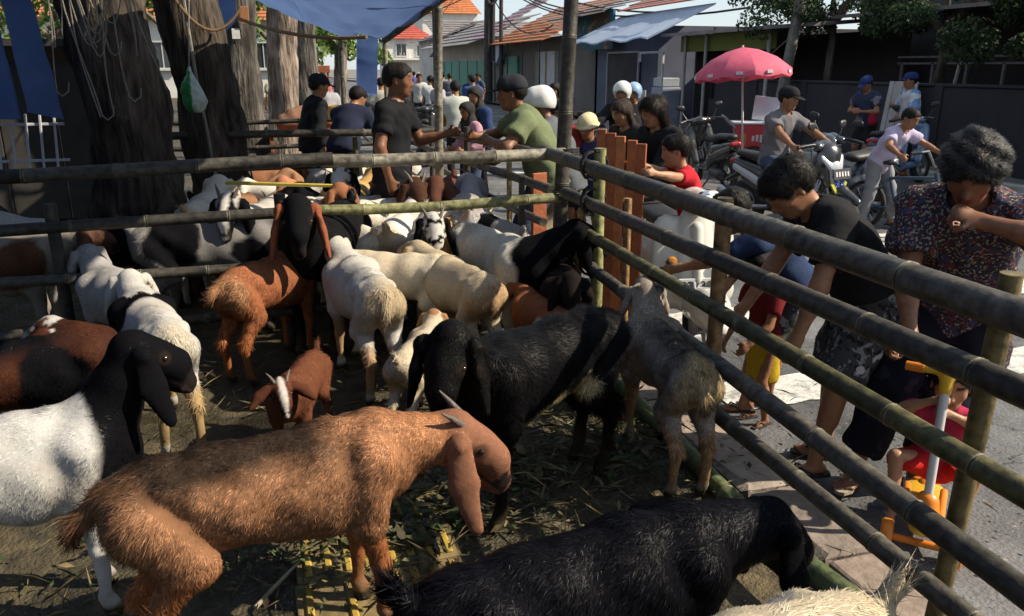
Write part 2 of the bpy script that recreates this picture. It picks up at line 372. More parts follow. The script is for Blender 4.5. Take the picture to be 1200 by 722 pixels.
    soft = lambda v, w=.02: np.clip(v / w + .5, 0, 1)
    isin = lambda *t: np.isin(tg, t).astype(float)
    mix(np.clip(nz * .5, 0, .5), np.array(paint.get('tint', np.array(paint['base']) * .75)))
    if paint['base'][0] > .3: mix(np.clip(noise3(W, 13, seed + 4) * .55 - .12, 0, .38) * np.clip(1.35 - W[:, 2] * .9, .3, 1), np.array(paint['base']) * (.62, .50, .36))
    if 'belly' in paint: mix(soft(.47 + .03 * nz - W[:, 2], .03) * isin('barrel', 'chest', 'rump'), paint['belly'])
    if 'spine' in paint: mix(soft(W[:, 2] - .745 - .02 * nz, .07) * np.clip((.30 - W[:, 0]) * 5, 0, 1), paint['spine'])
    if 'rear' in paint: mix(soft(-.455 - W[:, 0] + .05 * nz, .09) * .8, paint['rear'])
    if 'legs' in paint: mix(np.maximum(isin('shank', 'shin'), soft(.42 + .04 * nz - W[:, 2], .06) * isin('hindleg', 'foreleg', 'thigh')), paint['legs'])
    for (px, pz, pr, pc) in paint.get('spots', []):
        mix(soft(pr - np.hypot(W[:, 0] - px, W[:, 2] - pz) + .035 * nz, .02) * isin('rump', 'barrel', 'chest', 'back', 'withers', 'thigh', 'shoulder'), pc)
    if 'neck' in paint:
        cut = paint.get('ncut', .30); mix(soft(W[:, 0] * np.cos(ny * .5) + W[:, 1] * math.sin(ny * .5) + .3 * np.maximum(W[:, 2] - .7, 0) - cut + .04 * nz, paint.get('nsoft', .03)) * (W[:, 2] > .45) * (1 - isin('foreleg', 'shin', 'hoof')), paint['neck'])
    hd = np.array((W - np.array(ne)) @ np.array(hx)) / hsz; hs_ = np.array((W - np.array(ne)) @ np.array(hyv)) / hsz; hu = (W - np.array(ne)) @ np.array(hz) / hsz
    inh = isin('head', 'nose', 'muzzle', 'ear')
    if 'head' in paint: mix(inh, paint['head'])
    if 'blaze' in paint: mix(inh * soft(.022 + .014 * nz - np.abs(hs_), .012) * (hu > -.02) * (1 - isin('ear')), paint['blaze'])
    if 'speck' in paint: mix(inh * soft(noise3(W, 26, seed + 3) - .45, .15), paint['speck'])
    if 'ears' in paint: mix(isin('ear'), paint['ears'])
    mix(isin('muzzle') * .8, paint.get('muzzle', (.10, .07, .065)))
    mix(isin('nose') * soft(np.abs(hs_) - .02, .01) * soft(hd - .19, .01), (.02, .015, .015))
    mix(inh * (1 - isin('ear')) * soft(.0045 - np.abs(hu + .036 + .06 * (hd - .2)), .004) * (hd > .12), (.03, .02, .018))
    mix(inh * soft(.012 - np.hypot(hd - .232, np.abs(hs_) - .014), .006) * (hu > -.03), (.015, .01, .01))
    mix(inh * soft(.024 - np.hypot(hd - .078, hu - .040), .012) * (np.abs(hs_) > .04) * .7, (.03, .02, .016))
    mix(isin('hoof') * soft(.055 - W[:, 2], .01), (.03, .025, .02))
    mix(soft(.16 + .06 * nz - W[:, 2], .1) * .35, (.10, .075, .04))       # dirt on the feet
    body = link('body', quads_mesh('goat_body', V, Q, SKINM, c * (.68 if fur > 20000 else .85)), rt)   # shade between the hairs is put into the skin colour
    if fur:
        ln = np.full(len(V), flen / s)
        ln *= 1 - .55 * isin('head', 'nose', 'ear', 'muzzle') - .45 * isin('shank', 'shin') - .97 * isin('hoof')
        ln += (.045 * skirt * isin('thigh', 'hindleg') * np.clip((.62 - W[:, 2]) * 4, 0, 1) * np.clip((-.25 - W[:, 0]) * 5, 0, 1) + .05 * isin('tail') + rear * .6 * soft(-.40 - W[:, 0], .1) * isin('thigh', 'rump'))
        ln += .02 * isin('back', 'withers') + .02 * rough * (1 - inh)
        def flow(p, nr):
            q = p / s; d = np.zeros_like(p); d[:, 0] = -.9 * np.clip((q[:, 2] - .45) * 4, .05, 1); d[:, 2] = -.75
            tl = (np.abs(q - np.array(t0)).sum(1) < .22) & (q[:, 0] < -.47); d[tl] = np.array(td)
            hm = ((q - np.array(ne)) @ np.array(hx) > -.03) & (np.linalg.norm(q - np.array(ne), axis=1) < .3); d[hm] = np.array(hx) * .5 + np.array((0, 0, -.4))
            return d
        fm = fur_mesh('goat_coat', V, Q, N, fur, ln * s, flow, c, FURM, wid, .17 + .25 * rough, .30 + .28 * rough, tone=(.80, 1.14) if paint['base'][0] > .4 else (.5, 1.5), clump=.25 if paint['base'][0] > .4 else .75)
        tag(link('coat', fm, rt), kind='stuff')
    if horn:
        for e in (-1, 1):
            pts = [H(-.005, e * .035, .06) * s, H(-.03, e * .05, .06 + horn * .5) * s, H(-.07, e * .068, .06 + horn * .8) * s, H(-.11, e * .09, .06 + horn * .85) * s]
            MB().tube(pts, [.017 * s, .014 * s, .010 * s, .003 * s], 8).build('horn', HORNM, rt, True)
    if vox <= .014:
        for e in (-1, 1): MB().ball(H(.078, e * .0655, .040) * s, .0115 * s, 8, 6).build('eye', EYEM, rt, True)
    return rt
# ------------------------------------------------------------------ people
SKIN = mat_col('skin', .48, .3, 35, .16, .12)
HAIRM = mat_col('hair_strands', .45, .18, 40, .15, 0, fur=True)
HAIRB = mat_col('hair_mass', .6, .12, 160, .35, .5)
EYEP = mat_col('eye_surface', .15, .6, 20, .02, 0)
SKN = (.25, .118, .062); SKD = (.17, .075, .038); SKL = (.34, .175, .10)
def cloth(col, name=None, rough=.85, var=.14):
    return mat(name or 'cloth_%02x%02x%02x' % tuple(int(min(c, 1) * 255) for c in col), col, rough, var, 55, .12, spec=.06)
def pattern_cloth(name, base, others, scale=22, thr=.56):
    """printed cloth: blotches of several colours on a base"""
    if name in _mc: return _mc[name]
    m = bpy.data.materials.new(name); m.use_nodes = True; t = m.node_tree; N = t.nodes; Lk = t.links; b = N['Principled BSDF']; b.inputs['Roughness'].default_value = .85
    b.inputs['Specular IOR Level'].default_value = .06
    tc = N.new('ShaderNodeTexCoord'); prev = None
    for i, (c, sc, th) in enumerate(others):
        n = N.new('ShaderNodeTexNoise'); n.inputs['Scale'].default_value = sc; n.inputs['Detail'].default_value = 3
        mp = N.new('ShaderNodeMapping'); mp.inputs['Location'].default_value = (i * 3.7, i * 1.9, i); Lk.new(tc.outputs['Object'], mp.inputs[0]); Lk.new(mp.outputs[0], n.inputs['Vector'])
        mr = N.new('ShaderNodeMapRange'); mr.inputs[1].default_value = th; mr.inputs[2].default_value = th + .02; Lk.new(n.outputs[0], mr.inputs[0])
        mx = N.new('ShaderNodeMixRGB'); mx.inputs[1].default_value = (*base, 1); mx.inputs[2].default_value = (*c, 1); Lk.new(mr.outputs[0], mx.inputs[0])
        if prev: Lk.new(prev.outputs[0], mx.inputs[1])
        prev = mx
    Lk.new(prev.outputs[0], b.inputs['Base Color']); _mc[name] = m; return m
def ik(a, t, l1, l2, hint):
    """two-bone chain from a towards t; returns joint and reached end"""
    a, t, hint = Vector(a), Vector(t), Vector(hint); d = t - a; L = min(d.length, (l1 + l2) * .995); L = max(L, abs(l1 - l2) * 1.05); u = d.normalized()
    x = (l1 * l1 - l2 * l2 + L * L) / (2 * L); h = math.sqrt(max(l1 * l1 - x * x, 0)); p = (hint - u * hint.dot(u))
    p = p.normalized() if p.length > 1e-6 else Vector((1, 0, 0))
    return a + u * x + p * h, a + u * L
def person(label, loc, yaw, H=1.68, pose=None, shirt=None, legs=None, hair='short', haircol=(.012, .010, .009), hat=None, shoes='sandal', skin=SKN, vox=.014, hs=1.0, build=1.0, group=None, shoecol=(.03, .03, .03), name='person', cat='person', strands=0, extra=None):
    P = pose or {}; s = H / 1.70; rt = empty(name, (*loc, 0) if len(loc) == 2 else loc, R(yaw), label, cat, group)
    pel = Vector(P.get('pelvis', (0, 0, .93 * s)))
    M = Matrix.Rotation(R(P.get('twist', 0)), 3, 'Z') @ Matrix.Rotation(R(P.get('side', 0)), 3, 'X') @ Matrix.Rotation(R(P.get('lean', 3)), 3, 'Y')
    M2 = Matrix.Rotation(R(P.get('twist', 0)), 3, 'Z') @ Matrix.Rotation(R(P.get('side', 0)), 3, 'X') @ Matrix.Rotation(R(P.get('lean', 3) + P.get('hunch', 8)), 3, 'Y')
    T = lambda x, y, z: pel + M @ Vector((x, y, z)) * s
    mid = T(0, 0, .24); Tu = lambda x, y, z: mid + M2 @ Vector((x, y, z - .24)) * s
    neck = Tu(-.01, 0, .49); fx = M2 @ Vector((1, 0, 0)); fy = M2 @ Vector((0, 1, 0)); fz = M2 @ Vector((0, 0, 1))
    sh = {e: Tu(0, e * .175 * build ** .5, .435) for e in (-1, 1)}; hip = {e: T(0, e * .09, -.04) for e in (-1, 1)}
    hyw, hpt = P.get('head', (0, 5))[:2]; htl = P.get('head', (0, 5, 0))[2] if len(P.get('head', (0, 5))) > 2 else 0
    Hm = Matrix.Rotation(R(hyw), 3, 'Z') @ Matrix.Rotation(R(hpt), 3, 'Y') @ Matrix.Rotation(R(htl), 3, 'X')
    k = s * hs; hc = neck + fz * (.055 * s) + Hm @ Vector((.018, 0, .115)) * k
    hp = lambda x, y, z: hc + Hm @ Vector((x, y, z)) * k
    hv = lambda x, y, z: Hm @ Vector((x, y, z))
    B = build; S = Sdf(); c_ = lambda S_, a, b, ra, rb, kk=.03, n=None, sc=1, clip=(), tg='': S_.add(a, b, ra * s, rb * s, kk * s, n, sc, clip, tg)
    # torso
    def torso(S_, lo, top=True, clip=()):
        c_(S_, T(0, 0, -.02), T(0, 0, .08), .155 * B + lo, .150 * B + lo, .05, M @ Vector((1, 0, 0)), 1.32, clip, 'pelvis')
        c_(S_, T(.005, 0, .10), mid, .140 * B + lo, .145 * B + lo, .05, M @ Vector((1, 0, 0)), 1.30, clip, 'belly')
        c_(S_, Tu(0, 0, .24), Tu(0, 0, .36), .150 * B + lo, .158 * B + lo, .05, fx, 1.38, clip, 'chest')
        c_(S_, Tu(-.01, -.12, .42), Tu(-.01, .12, .42), .062 * B + lo, .062 * B + lo, .06, None, 1, clip, 'chest')
        if top: c_(S_, Tu(-.01, 0, .42), Tu(-.008, 0, .47), .09 + lo, .062 + lo, .04, None, 1, clip, 'chest')
    torso(S, 0)
    c_(S, Tu(-.01, 0, .45), hp(-.015, 0, -.05), .056 * B ** .5, .054, .03, tg='neck')
    g = lambda a, b, ra, rb, kk, n=None, sc=1, tg='head': S.add(a, b, ra * k, rb * k, kk * k, n, sc, (), tg)
    g(hp(-.03, 0, .035), hp(.025, 0, .038), .083, .078, .02); g(hp(.03, 0, -.005), hp(.045, 0, -.06), .066, .05, .03)
    g(hp(.05, 0, -.08), hp(.062, 0, -.095), .034, .026, .03); g(hp(0, 0, -.03), hp(.03, 0, -.075), .062, .045, .03)
    g(hp(.094, 0, .012), hp(.112, 0, -.03), .009, .014, .012, tg='nose'); g(hp(.098, -.012, -.036), hp(.098, .012, -.036), .010, .010, .008, tg='nose')
    g(hp(.088, -.014, -.064), hp(.088, .014, -.064), .011, .011, .01, tg='lips'); g(hp(.078, -.03, .033), hp(.078, .03, .033), .016, .016, .02, tg='brow')
    for e in (-1, 1):
        g(hp(-.005, e * .079, .012), hp(-.002, e * .084, -.028), .017, .012, .008, hv(0, 1, 0), 1.8, 'ear')
        g(hp(.062, e * .042, -.022), hp(.05, e * .04, -.03), .026, .024, .025)
    # arms and hands
    jn = {}
    for e, nm in ((-1, 'r'), (1, 'l')):
        tgt = Vector(P.get('h' + nm, sh[e] + M @ Vector((.06, e * .09, -.50)) * s)); hint = P.get('e' + nm, (-1, e * .5, -.35))
        el, wr = ik(sh[e], tgt, .285 * s, .25 * s, hint); jn['e' + nm] = el; jn['w' + nm] = wr
        c_(S, sh[e], el, .054 * B ** .7, .042 * B ** .6, .03, tg='arm'); c_(S, el, wr, .043 * B ** .6, .028, .02, tg='arm'); c_(S, el.lerp(wr, .2), el.lerp(wr, .45), .044 * B ** .6, .038, .02, tg='arm')
        d = (wr - el).normalized(); d = Vector(P.get('d' + nm, d)).normalized()
        pn = Vector(P.get('p' + nm, (-.3, -e, -.3))); pn = (pn - d * pn.dot(d)).normalized(); sd = d.cross(pn)
        if sd.dot(Vector((1, 0, .3))) < 0: sd = -sd
        c_(S, wr, wr + d * .075 * s, .032, .036, .02, pn, 1.7, tg='hand'); cl = R(P.get('g' + nm, 28)); fr = max(.0092, .62 * vox / s)
        for i in range(4):
            b0 = wr + d * (.085 - .004 * abs(i - 1.4)) * s + sd * ((i - 1.5) * -.0195) * s; L = (.040, .045, .042, .033)[i]
            d1 = (d * math.cos(cl) + pn * math.sin(cl)); d2 = (d * math.cos(2 * cl) + pn * math.sin(2 * cl)); d3 = (d * math.cos(2.8 * cl) + pn * math.sin(2.8 * cl))
            p1 = b0 + d1 * L * s; p2 = p1 + d2 * L * .7 * s; p3 = p2 + d3 * L * .5 * s
            c_(S, b0 - d * .03 * s, b0, fr * 1.1, fr * 1.05, .008, tg='hand'); c_(S, b0, p1, fr, fr * .95, .004, tg='hand'); c_(S, p1, p2, fr * .95, fr * .9, .004, tg='hand'); c_(S, p2, p3, fr * .9, fr * .75, .004, tg='hand')
        t0 = wr + d * .025 * s + sd * .028 * s; t1 = t0 + (d * .6 + sd * .75 + pn * .25).normalized() * .042 * s; t2 = t1 + (d * .9 + sd * .15 + pn * (.3 + cl)).normalized() * .035 * s
        c_(S, t0, t1, .015, fr * 1.15, .012, tg='hand'); c_(S, t1, t2, fr * 1.15, fr, .006, tg='hand')
        # legs
        ft = Vector(P.get('f' + nm, (.0, e * .10 * s, .075 * s))); kh = P.get('k' + nm, (1, e * .12, 0))
        kn, an = ik(hip[e], ft, .425 * s, .415 * s, kh); jn['k' + nm] = kn; jn['a' + nm] = an
        c_(S, hip[e], kn, .084 * B, .054 * B ** .6, .04, tg='thigh'); c_(S, kn, an, .052 * B ** .6, .036, .025, tg='shin')
        c_(S, kn.lerp(an, .18) - Vector((.012, 0, 0)), kn.lerp(an, .45) - Vector((.012, 0, 0)), .050 * B ** .6, .042, .03, tg='shin')
        td = Vector(P.get('t' + nm, (1, e * .18, 0))).normalized(); jn['t' + nm] = td; up = Vector((0, 0, 1)); ck = up - td * up.dot(td); ck.normalize()
        sole = an - ck * .045 * s
        c_(S, an - td * .03 * s - ck * .035 * s, sole + td * .09 * s, .034, .032, .02, ck, 1.25, tg='foot')
        if vox < .0125:
            ss = td.cross(ck)
            for i in range(5): q = sole + td * (.11 - .006 * i) * s + ss * ((i - 2) * .019 * e) * s - ck * .008 * s; c_(S, q, q + td * .035 * s, .012 if i else .015, .010, .008, tg='foot')
        else: c_(S, sole + td * .09 * s - ck * .008 * s, sole + td * .135 * s - ck * .01 * s, .034, .024, .02, ck, 1.8, tg='foot')
    V, Q = S.mesh(vox); own = S.owner(V); tg = np.array([p[8] for p in S.p])[own]
    c = np.tile(np.array(skin), (len(V), 1)); lv = (V - np.array(hc)) @ np.array(Hm) / k
    isH = np.isin(tg, ('head', 'nose', 'lips', 'brow', 'ear', 'neck'))
    c[tg == 'lips'] = np.array(skin) * (.8, .5, .5); c[np.isin(tg, ('hand', 'foot', 'ear'))] *= .92
    c[isH & (lv[:, 0] > .06) & (np.abs(np.abs(lv[:, 1]) - .034) < .02) & (np.abs(lv[:, 2] - .034) < .0075)] = (.02, .015, .012)
    if vox > .0143: c[isH & (lv[:, 0] > .06) & (np.abs(np.abs(lv[:, 1]) - .034) < .015) & (np.abs(lv[:, 2] - .010) < .007)] = (.02, .015, .012)
    link('body', quads_mesh('person_body', V, Q, SKIN, c), rt)
    if vox <= .0143:
        for e in (-1, 1):
            m_ = MB(); ce = hp(.077, e * .033, .010); m_.ball(ce, .0125 * k, 10, 8)
            cc = np.array([(.02, .012, .01) if (Vector(v) - ce).normalized().dot(Hm @ Vector((1, 0, -.1))) > .72 else (.55, .50, .46) for v in m_.v])
            me = m_.mesh('eye', EYEP, True); setcol(me, cc); link('eye', me, rt)
    ph = RNG.uniform(0, 6, 4); amp = .008 * s
    wr_ = lambda X, Y, Z: amp * (np.sin(38 * Z / s + 9 * X + 7 * Y + ph[0] + 2 * np.sin(11 * Y + ph[1])) * .55 + np.sin(27 * X - 31 * Z + 15 * Y + ph[2]) * .45 + .5 * np.sin(60 * Y + 35 * Z + ph[3] + 3 * np.sin(14 * Z)))
    # clothes
    def sleeve(S_, nm, e, fr, lo):
        el, w_ = jn['e' + nm], jn['w' + nm]; a = sh[e]
        if fr <= 1:
            p = a.lerp(el, fr); dd = (el - a).normalized(); c_(S_, a, p + dd * .04 * s, .058 * B ** .7 + lo, .050 * B ** .7 + lo * 1.25, .03, clip=[(p, dd)])
        else:
            c_(S_, a, el, .058 * B ** .7 + lo, .048 * B ** .6 + lo, .03); p = el.lerp(w_, fr - 1); dd = (w_ - el).normalized(); c_(S_, el, p + dd * .03 * s, .047 * B ** .6 + lo, .036 + lo, .03, clip=[(p, dd)])
    def top(sp, nm_='shirt'):
        S2 = Sdf(); lo = sp.get('lo', .024); hem = sp.get('hem', .10)
        torso(S2, lo, True); c_(S2, T(0, 0, 0), T(sp.get('hx', 0), 0, -hem - .02), .157 * B + lo, sp.get('hw', .165) * B + lo, .05, M @ Vector((1, 0, 0)), 1.28)
        for e, nm in ((-1, 'r'), (1, 'l')):
            if sp.get('sl', .6) > 0: sleeve(S2, nm, e, sp.get('sl', .6), lo)
        S2.clip(T(0, 0, -hem), M @ Vector((0, 0, -1))); S2.sub(neck + fz * .03 * s + fx * .02 * s, neck + fz * .2 * s + fx * .06 * s, .072 * s, .09 * s)
        V2, Q2 = S2.mesh(max(vox * 1.3, .012), wr_)
        m_ = sp['m']; me = quads_mesh(nm_, V2, Q2, m_); return link(nm_, me, rt)
    if shirt: o = top(shirt, shirt.get('name', 'shirt'))
    if shirt and shirt.get('over'): top(shirt['over'], shirt['over'].get('name', 'jacket'))
    if legs:
        S3 = Sdf(); lo = legs.get('lo', .012); ln = legs.get('len', .8)
        c_(S3, T(0, 0, -.03), T(0, 0, .07), .157 * B + lo, .150 * B + lo, .05, M @ Vector((1, 0, 0)), 1.32)
        if legs.get('kind') == 'skirt':
            kz = pel.lerp((jn['al'] + jn['ar']) / 2, ln); c_(S3, T(0, 0, -.02), kz, .16 * B + lo, legs.get('flare', .22), .05, M @ Vector((1, 0, 0)), 1.15); S3.clip(kz - Vector((0, 0, -.03)), (0, 0, -1))
        else:
            for e, nm in ((-1, 'r'), (1, 'l')):
                kn, an = jn['k' + nm], jn['a' + nm]; h_ = hip[e]
                if ln <= 1:
                    p = h_.lerp(kn, ln); dd = (kn - h_).normalized(); c_(S3, h_, p + dd * .03 * s, .09 * B + lo, .070 * B ** .8 + lo * 2.0, .03, clip=[(p, dd)])
                else:
                    c_(S3, h_, kn, .09 * B + lo, .062 * B ** .7 + lo, .04); p = kn.lerp(an, ln - 1); dd = (an - kn).normalized(); c_(S3, kn, p + dd * .02 * s, .061 * B ** .7 + lo, legs.get('cuff', .052) + lo, .03, clip=[(p, dd)])
            S3.clip(T(0, 0, .10), M @ Vector((0, 0, 1)))
        V3, Q3 = S3.mesh(max(vox * 1.6, .014), wr_); link(legs.get('name', 'trousers'), quads_mesh('trousers', V3, Q3, legs['m']), rt)
    # hair
    if hair:
        S4 = Sdf(); hh = lambda a, b, ra, rb, kk=.02, n=None, sc=1: S4.add(a, b, ra * k, rb * k, kk * k, n, sc)
        th = {'short': .010, 'crop': .006, 'curly': .015, 'long': .014, 'veil': .02}[hair]
        hh(hp(-.032, 0, .037), hp(.022, 0, .042), .083 + th, .078 + th); hh(hp(-.04, 0, -.0), hp(-.03, 0, -.03), .070 + th, .055 + th * .6)
        if hair == 'long':
            bk = hp(-.075, 0, -.02); dr = fz * -.17 * k - fx * .05 * k + Vector((0, 0, -.16)) * k
            hh(bk, bk + dr * .6, .065, .075, .04, fx, 1.5); hh(bk + dr * .6, bk + dr * 1.25, .075, .04, .04, fx, 1.7)
            for e in (-1, 1): hh(hp(-.02, e * .075, .0), hp(-.03, e * .085, -.16), .03, .025, .03)
        if hair == 'curly':
            hh(hp(-.05, 0, .02), hp(-.05, 0, -.03), .088, .075, .03)
            for e in (-1, 1): hh(hp(-.02, e * .05, .03), hp(-.04, e * .05, -.02), .052, .045, .03)
        if hair == 'veil':
            hh(hp(-.01, 0, -.05), neck + fx * .02, .085, .12, .05); hh(neck, neck - fz * .10 * s, .13, .19, .05, fx, 1.2)
        S4.sub(hp(.105, 0, -.035), hp(.13, 0, -.05), .098 * k, .12 * k)
        if hair in ('short', 'crop'):
            S4.clip(hp(-.06, 0, -.055), hv(.35, 0, -1))
            for e in (-1, 1): S4.sub(hp(.01, e * .085, -.025), hp(.03, e * .085, -.06), .04 * k, .05 * k)
        if hair == 'curly': nf = lambda X, Y, Z: .007 * k * (np.sin(95 * X / k + 60 * Z) * np.sin(90 * Y / k + 30 * X) + np.sin(110 * Z / k + 70 * Y))
        else: nf = lambda X, Y, Z: .0018 * k * (np.sin(210 * Y / k + 40 * Z) + np.sin(170 * X / k + 60 * Y))
        v4 = min(max(vox * .9, .0095), .018); V4, Q4 = S4.mesh(v4, nf); hcv = np.tile(np.array(haircol), (len(V4), 1))
        if hair == 'curly': hcv *= (1 + .6 * noise3(V4 / k, 60, 2))[:, None].clip(.4, 2)
        hm_ = HAIRB if hair != 'veil' else mat('headscarf', haircol, .85, .15, 40, .3)
        link('hair' if hair != 'veil' else 'headscarf', quads_mesh('hair', V4, Q4, hm_, hcv), rt)
        if strands:
            N4 = vnormals(V4, Q4)
            def fl(p, nr):
                q = (p - np.array(hp(-.02, 0, .11))); q[:, 2] *= .6
                if hair == 'curly': return q / (np.linalg.norm(q, axis=1, keepdims=True) + 1e-6) + RNG.normal(0, .8, q.shape)
                return q / (np.linalg.norm(q, axis=1, keepdims=True) + 1e-6) * .6 + np.array((0, 0, -.5)) + RNG.normal(0, .12, q.shape)
            L = {'curly': .027, 'short': .026, 'crop': .010, 'long': .06}[hair] * k
            tag(link('hair_strands', fur_mesh('hair_strands', V4, Q4, N4, strands, np.full(len(V4), L), fl, hcv * 1.15, HAIRM, .0013, .6 if hair in ('curly', 'crop') else .3, .45), rt), kind='stuff')
    if hat:
        S5 = Sdf(); kd = hat['kind']; hm = hat['m']; hh = lambda a, b, ra, rb, kk=.02, n=None, sc=1, clip=(): S5.add(a, b, ra * k, rb * k, kk * k, n, sc, clip)
        if kd == 'cap':
            hh(hp(-.032, 0, .045), hp(.022, 0, .05), .100, .094); S5.clip(hp(0, 0, .035), hv(.08, 0, -1))
        elif kd == 'bucket':
            hh(hp(-.03, 0, .05), hp(.02, 0, .055), .100, .094); hh(hp(0, 0, .03), hp(0, 0, .02), .11, .14, .03, hv(0, 0, 1), 5)
            S5.clip(hp(0, 0, .0), hv(0, 0, -1))
        else:
            hh(hp(-.03, 0, .04), hp(.02, 0, .045), .122, .118); hh(hp(-.03, 0, .0), hp(-.02, 0, -.05), .115, .10); S5.sub(hp(.12, 0, -.035), hp(.2, 0, -.06), .088 * k, .12 * k); S5.clip(hp(0, 0, -.07 if hat.get('full') else -.02), hv(.3, 0, -1))
        V5, Q5 = S5.mesh(min(vox, .012)); nm5 = 'helmet' if kd == 'helmet' else 'cap' if kd == 'cap' else 'hat'
        ho = link(nm5, quads_mesh(nm5, V5, Q5, hm), rt)
        bdir = -1 if hat.get('back') else 1
        if kd == 'cap':
            S6 = Sdf(); S6.add(hp(bdir * .07, 0, .048), hp(bdir * .15, 0, .030), .075 * k, .062 * k, 0, hv(.15 * bdir, 0, 1), 8)
            V6, Q6 = S6.mesh(.008); link('visor', quads_mesh('visor', V6, Q6, hat.get('m2', hm)), ho)
        if kd == 'helmet' and hat.get('visor'):
            S6 = Sdf(); S6.add(hp(.10, 0, .075), hp(.145, 0, .065), .07 * k, .06 * k, 0, hv(0, 0, 1), 7); V6, Q6 = S6.mesh(.007); link('visor', quads_mesh('visor', V6, Q6, hat.get('m2', hm)), ho)
    # shoes
    for e, nm in ((-1, 'r'), (1, 'l')):
        if not shoes: break
        an, td = jn['a' + nm], jn['t' + nm]; up = Vector((0, 0, 1)); ck = (up - td * up.dot(td)).normalized(); ss = td.cross(ck); sole = an - ck * .065 * s
        if shoes == 'sandal':
            m_ = MB(); pl = [(-.075, -.030), (-.05, -.036), (.05, -.040), (.12, -.042), (.165, -.022), (.172, .0), (.165, .022), (.12, .042), (.05, .036), (-.05, .036), (-.075, .030), (-.085, 0)]
            m_.prism([(a * s, b * s) for a, b in pl], .016 * s, sole, td, ck.cross(td)); so = m_.build('sandal', mat('rubber_%02x' % int(shoecol[0] * 255), shoecol, .8, .2, 50, .2), rt)
            m2 = MB(); q = lambda a, b, h: sole + td * a * s + ss * b * s + ck * h * s
            for y in (-.04, .04): m2.tube([q(.12, 0, .012), q(.085, y * .6, .05), q(.03, y * 1.1, .02)], .006 * s, 6)
            m2.build('strap', mat('rubber_%02x' % int(shoecol[0] * 255), shoecol), so, True)
        else:
            S7 = Sdf(); q = lambda a, b, h: sole + td * a * s + ss * b * s + ck * h * s
            S7.add(q(-.045, 0, .03), q(.08, 0, .025), .045 * s, .042 * s, .02 * s); S7.add(q(.08, 0, .022), q(.14, 0, .018), .043 * s, .032 * s, .02 * s); S7.add(q(-.04, 0, .05), q(-.02, 0, .07), .042 * s, .04 * s, .02 * s); S7.clip(q(0, 0, -.012), -ck)
            V7, Q7 = S7.mesh(max(.008, vox * .8)); link('shoe', quads_mesh('shoe', V7, Q7, mat('shoe_%02x%02x' % (int(shoecol[0] * 255), int(shoecol[2] * 255)), shoecol, .6)), rt)
    rt['_'] = 1; del rt['_']
    J = dict(hc=hc, Hm=Hm, k=k, s=s, neck=neck, sh=sh, pel=pel, T=T, Tu=Tu, hp=hp, **jn); return rt, J
# ------------------------------------------------------------------ ground, road, kerb
def ground_mat():
    m = bpy.data.materials.new('pen_floor'); m.use_nodes = True; t = m.node_tree; N = t.nodes; Lk = t.links; b = N['Principled BSDF']; b.inputs['Roughness'].default_value = .8
    tc = N.new('ShaderNodeTexCoord')
    def nz(s, d=6): n = N.new('ShaderNodeTexNoise'); n.inputs['Scale'].default_value = s; n.inputs['Detail'].default_value = d; Lk.new(tc.outputs['Object'], n.inputs['Vector']); return n
    n1, n2, n3 = nz(2.2), nz(14), nz(70, 3)
    cr = N.new('ShaderNodeValToRGB'); e = cr.color_ramp.elements; e[0].position = .32; e[0].color = (.018, .016, .010, 1); e[1].position = .7; e[1].color = (.11, .083, .042, 1)
    x = cr.color_ramp.elements.new(.5); x.color = (.050, .041, .022, 1); Lk.new(n1.outputs[0], cr.inputs[0])
    mx = N.new('ShaderNodeMixRGB'); mx.blend_type = 'MULTIPLY'; mx.inputs[0].default_value = .7; Lk.new(cr.outputs[0], mx.inputs[1])
    c2 = N.new('ShaderNodeValToRGB'); c2.color_ramp.elements[0].position = .35; c2.color_ramp.elements[0].color = (.35, .33, .3, 1); c2.color_ramp.elements[1].position = .62; c2.color_ramp.elements[1].color = (1.2, 1.2, 1.1, 1); Lk.new(n2.outputs[0], c2.inputs[0]); Lk.new(c2.outputs[0], mx.inputs[2]); Lk.new(mx.outputs[0], b.inputs['Base Color'])
    rr = N.new('ShaderNodeMapRange'); rr.inputs[1].default_value = .4; rr.inputs[2].default_value = .6; rr.inputs[3].default_value = .35; rr.inputs[4].default_value = .9; Lk.new(n1.outputs[0], rr.inputs[0]); Lk.new(rr.outputs[0], b.inputs['Roughness'])
    ad = N.new('ShaderNodeMath'); Lk.new(n2.outputs[0], ad.inputs[0]); Lk.new(n3.outputs[0], ad.inputs[1]); bp = N.new('ShaderNodeBump'); bp.inputs['Strength'].default_value = .6; bp.inputs['Distance'].default_value = .03; Lk.new(ad.outputs[0], bp.inputs['Height']); Lk.new(bp.outputs[0], b.inputs['Normal'])
    return m
def worn_paint():
    m = mat('road_paint', (.60, .59, .55), .8, .22, 40, .25, dark=(.30, .29, .27)); t = m.node_tree; N = t.nodes; b = N['Principled BSDF']; src = b.inputs['Base Color'].links[0].from_socket
    n = N.new('ShaderNodeTexNoise'); n.inputs['Scale'].default_value = 7; n.inputs['Detail'].default_value = 9; n.inputs['Roughness'].default_value = .72; tc = N.new('ShaderNodeTexCoord'); t.links.new(tc.outputs['Object'], n.inputs['Vector'])
    r = N.new('ShaderNodeMapRange'); r.inputs[1].default_value = .53; r.inputs[2].default_value = .60; r.inputs[4].default_value = .55; t.links.new(n.outputs[0], r.inputs[0]); mx = N.new('ShaderNodeMixRGB'); mx.inputs[2].default_value = (.085, .083, .08, 1); t.links.new(r.outputs[0], mx.inputs[0]); t.links.new(src, mx.inputs[1]); t.links.new(mx.outputs[0], b.inputs['Base Color']); return m
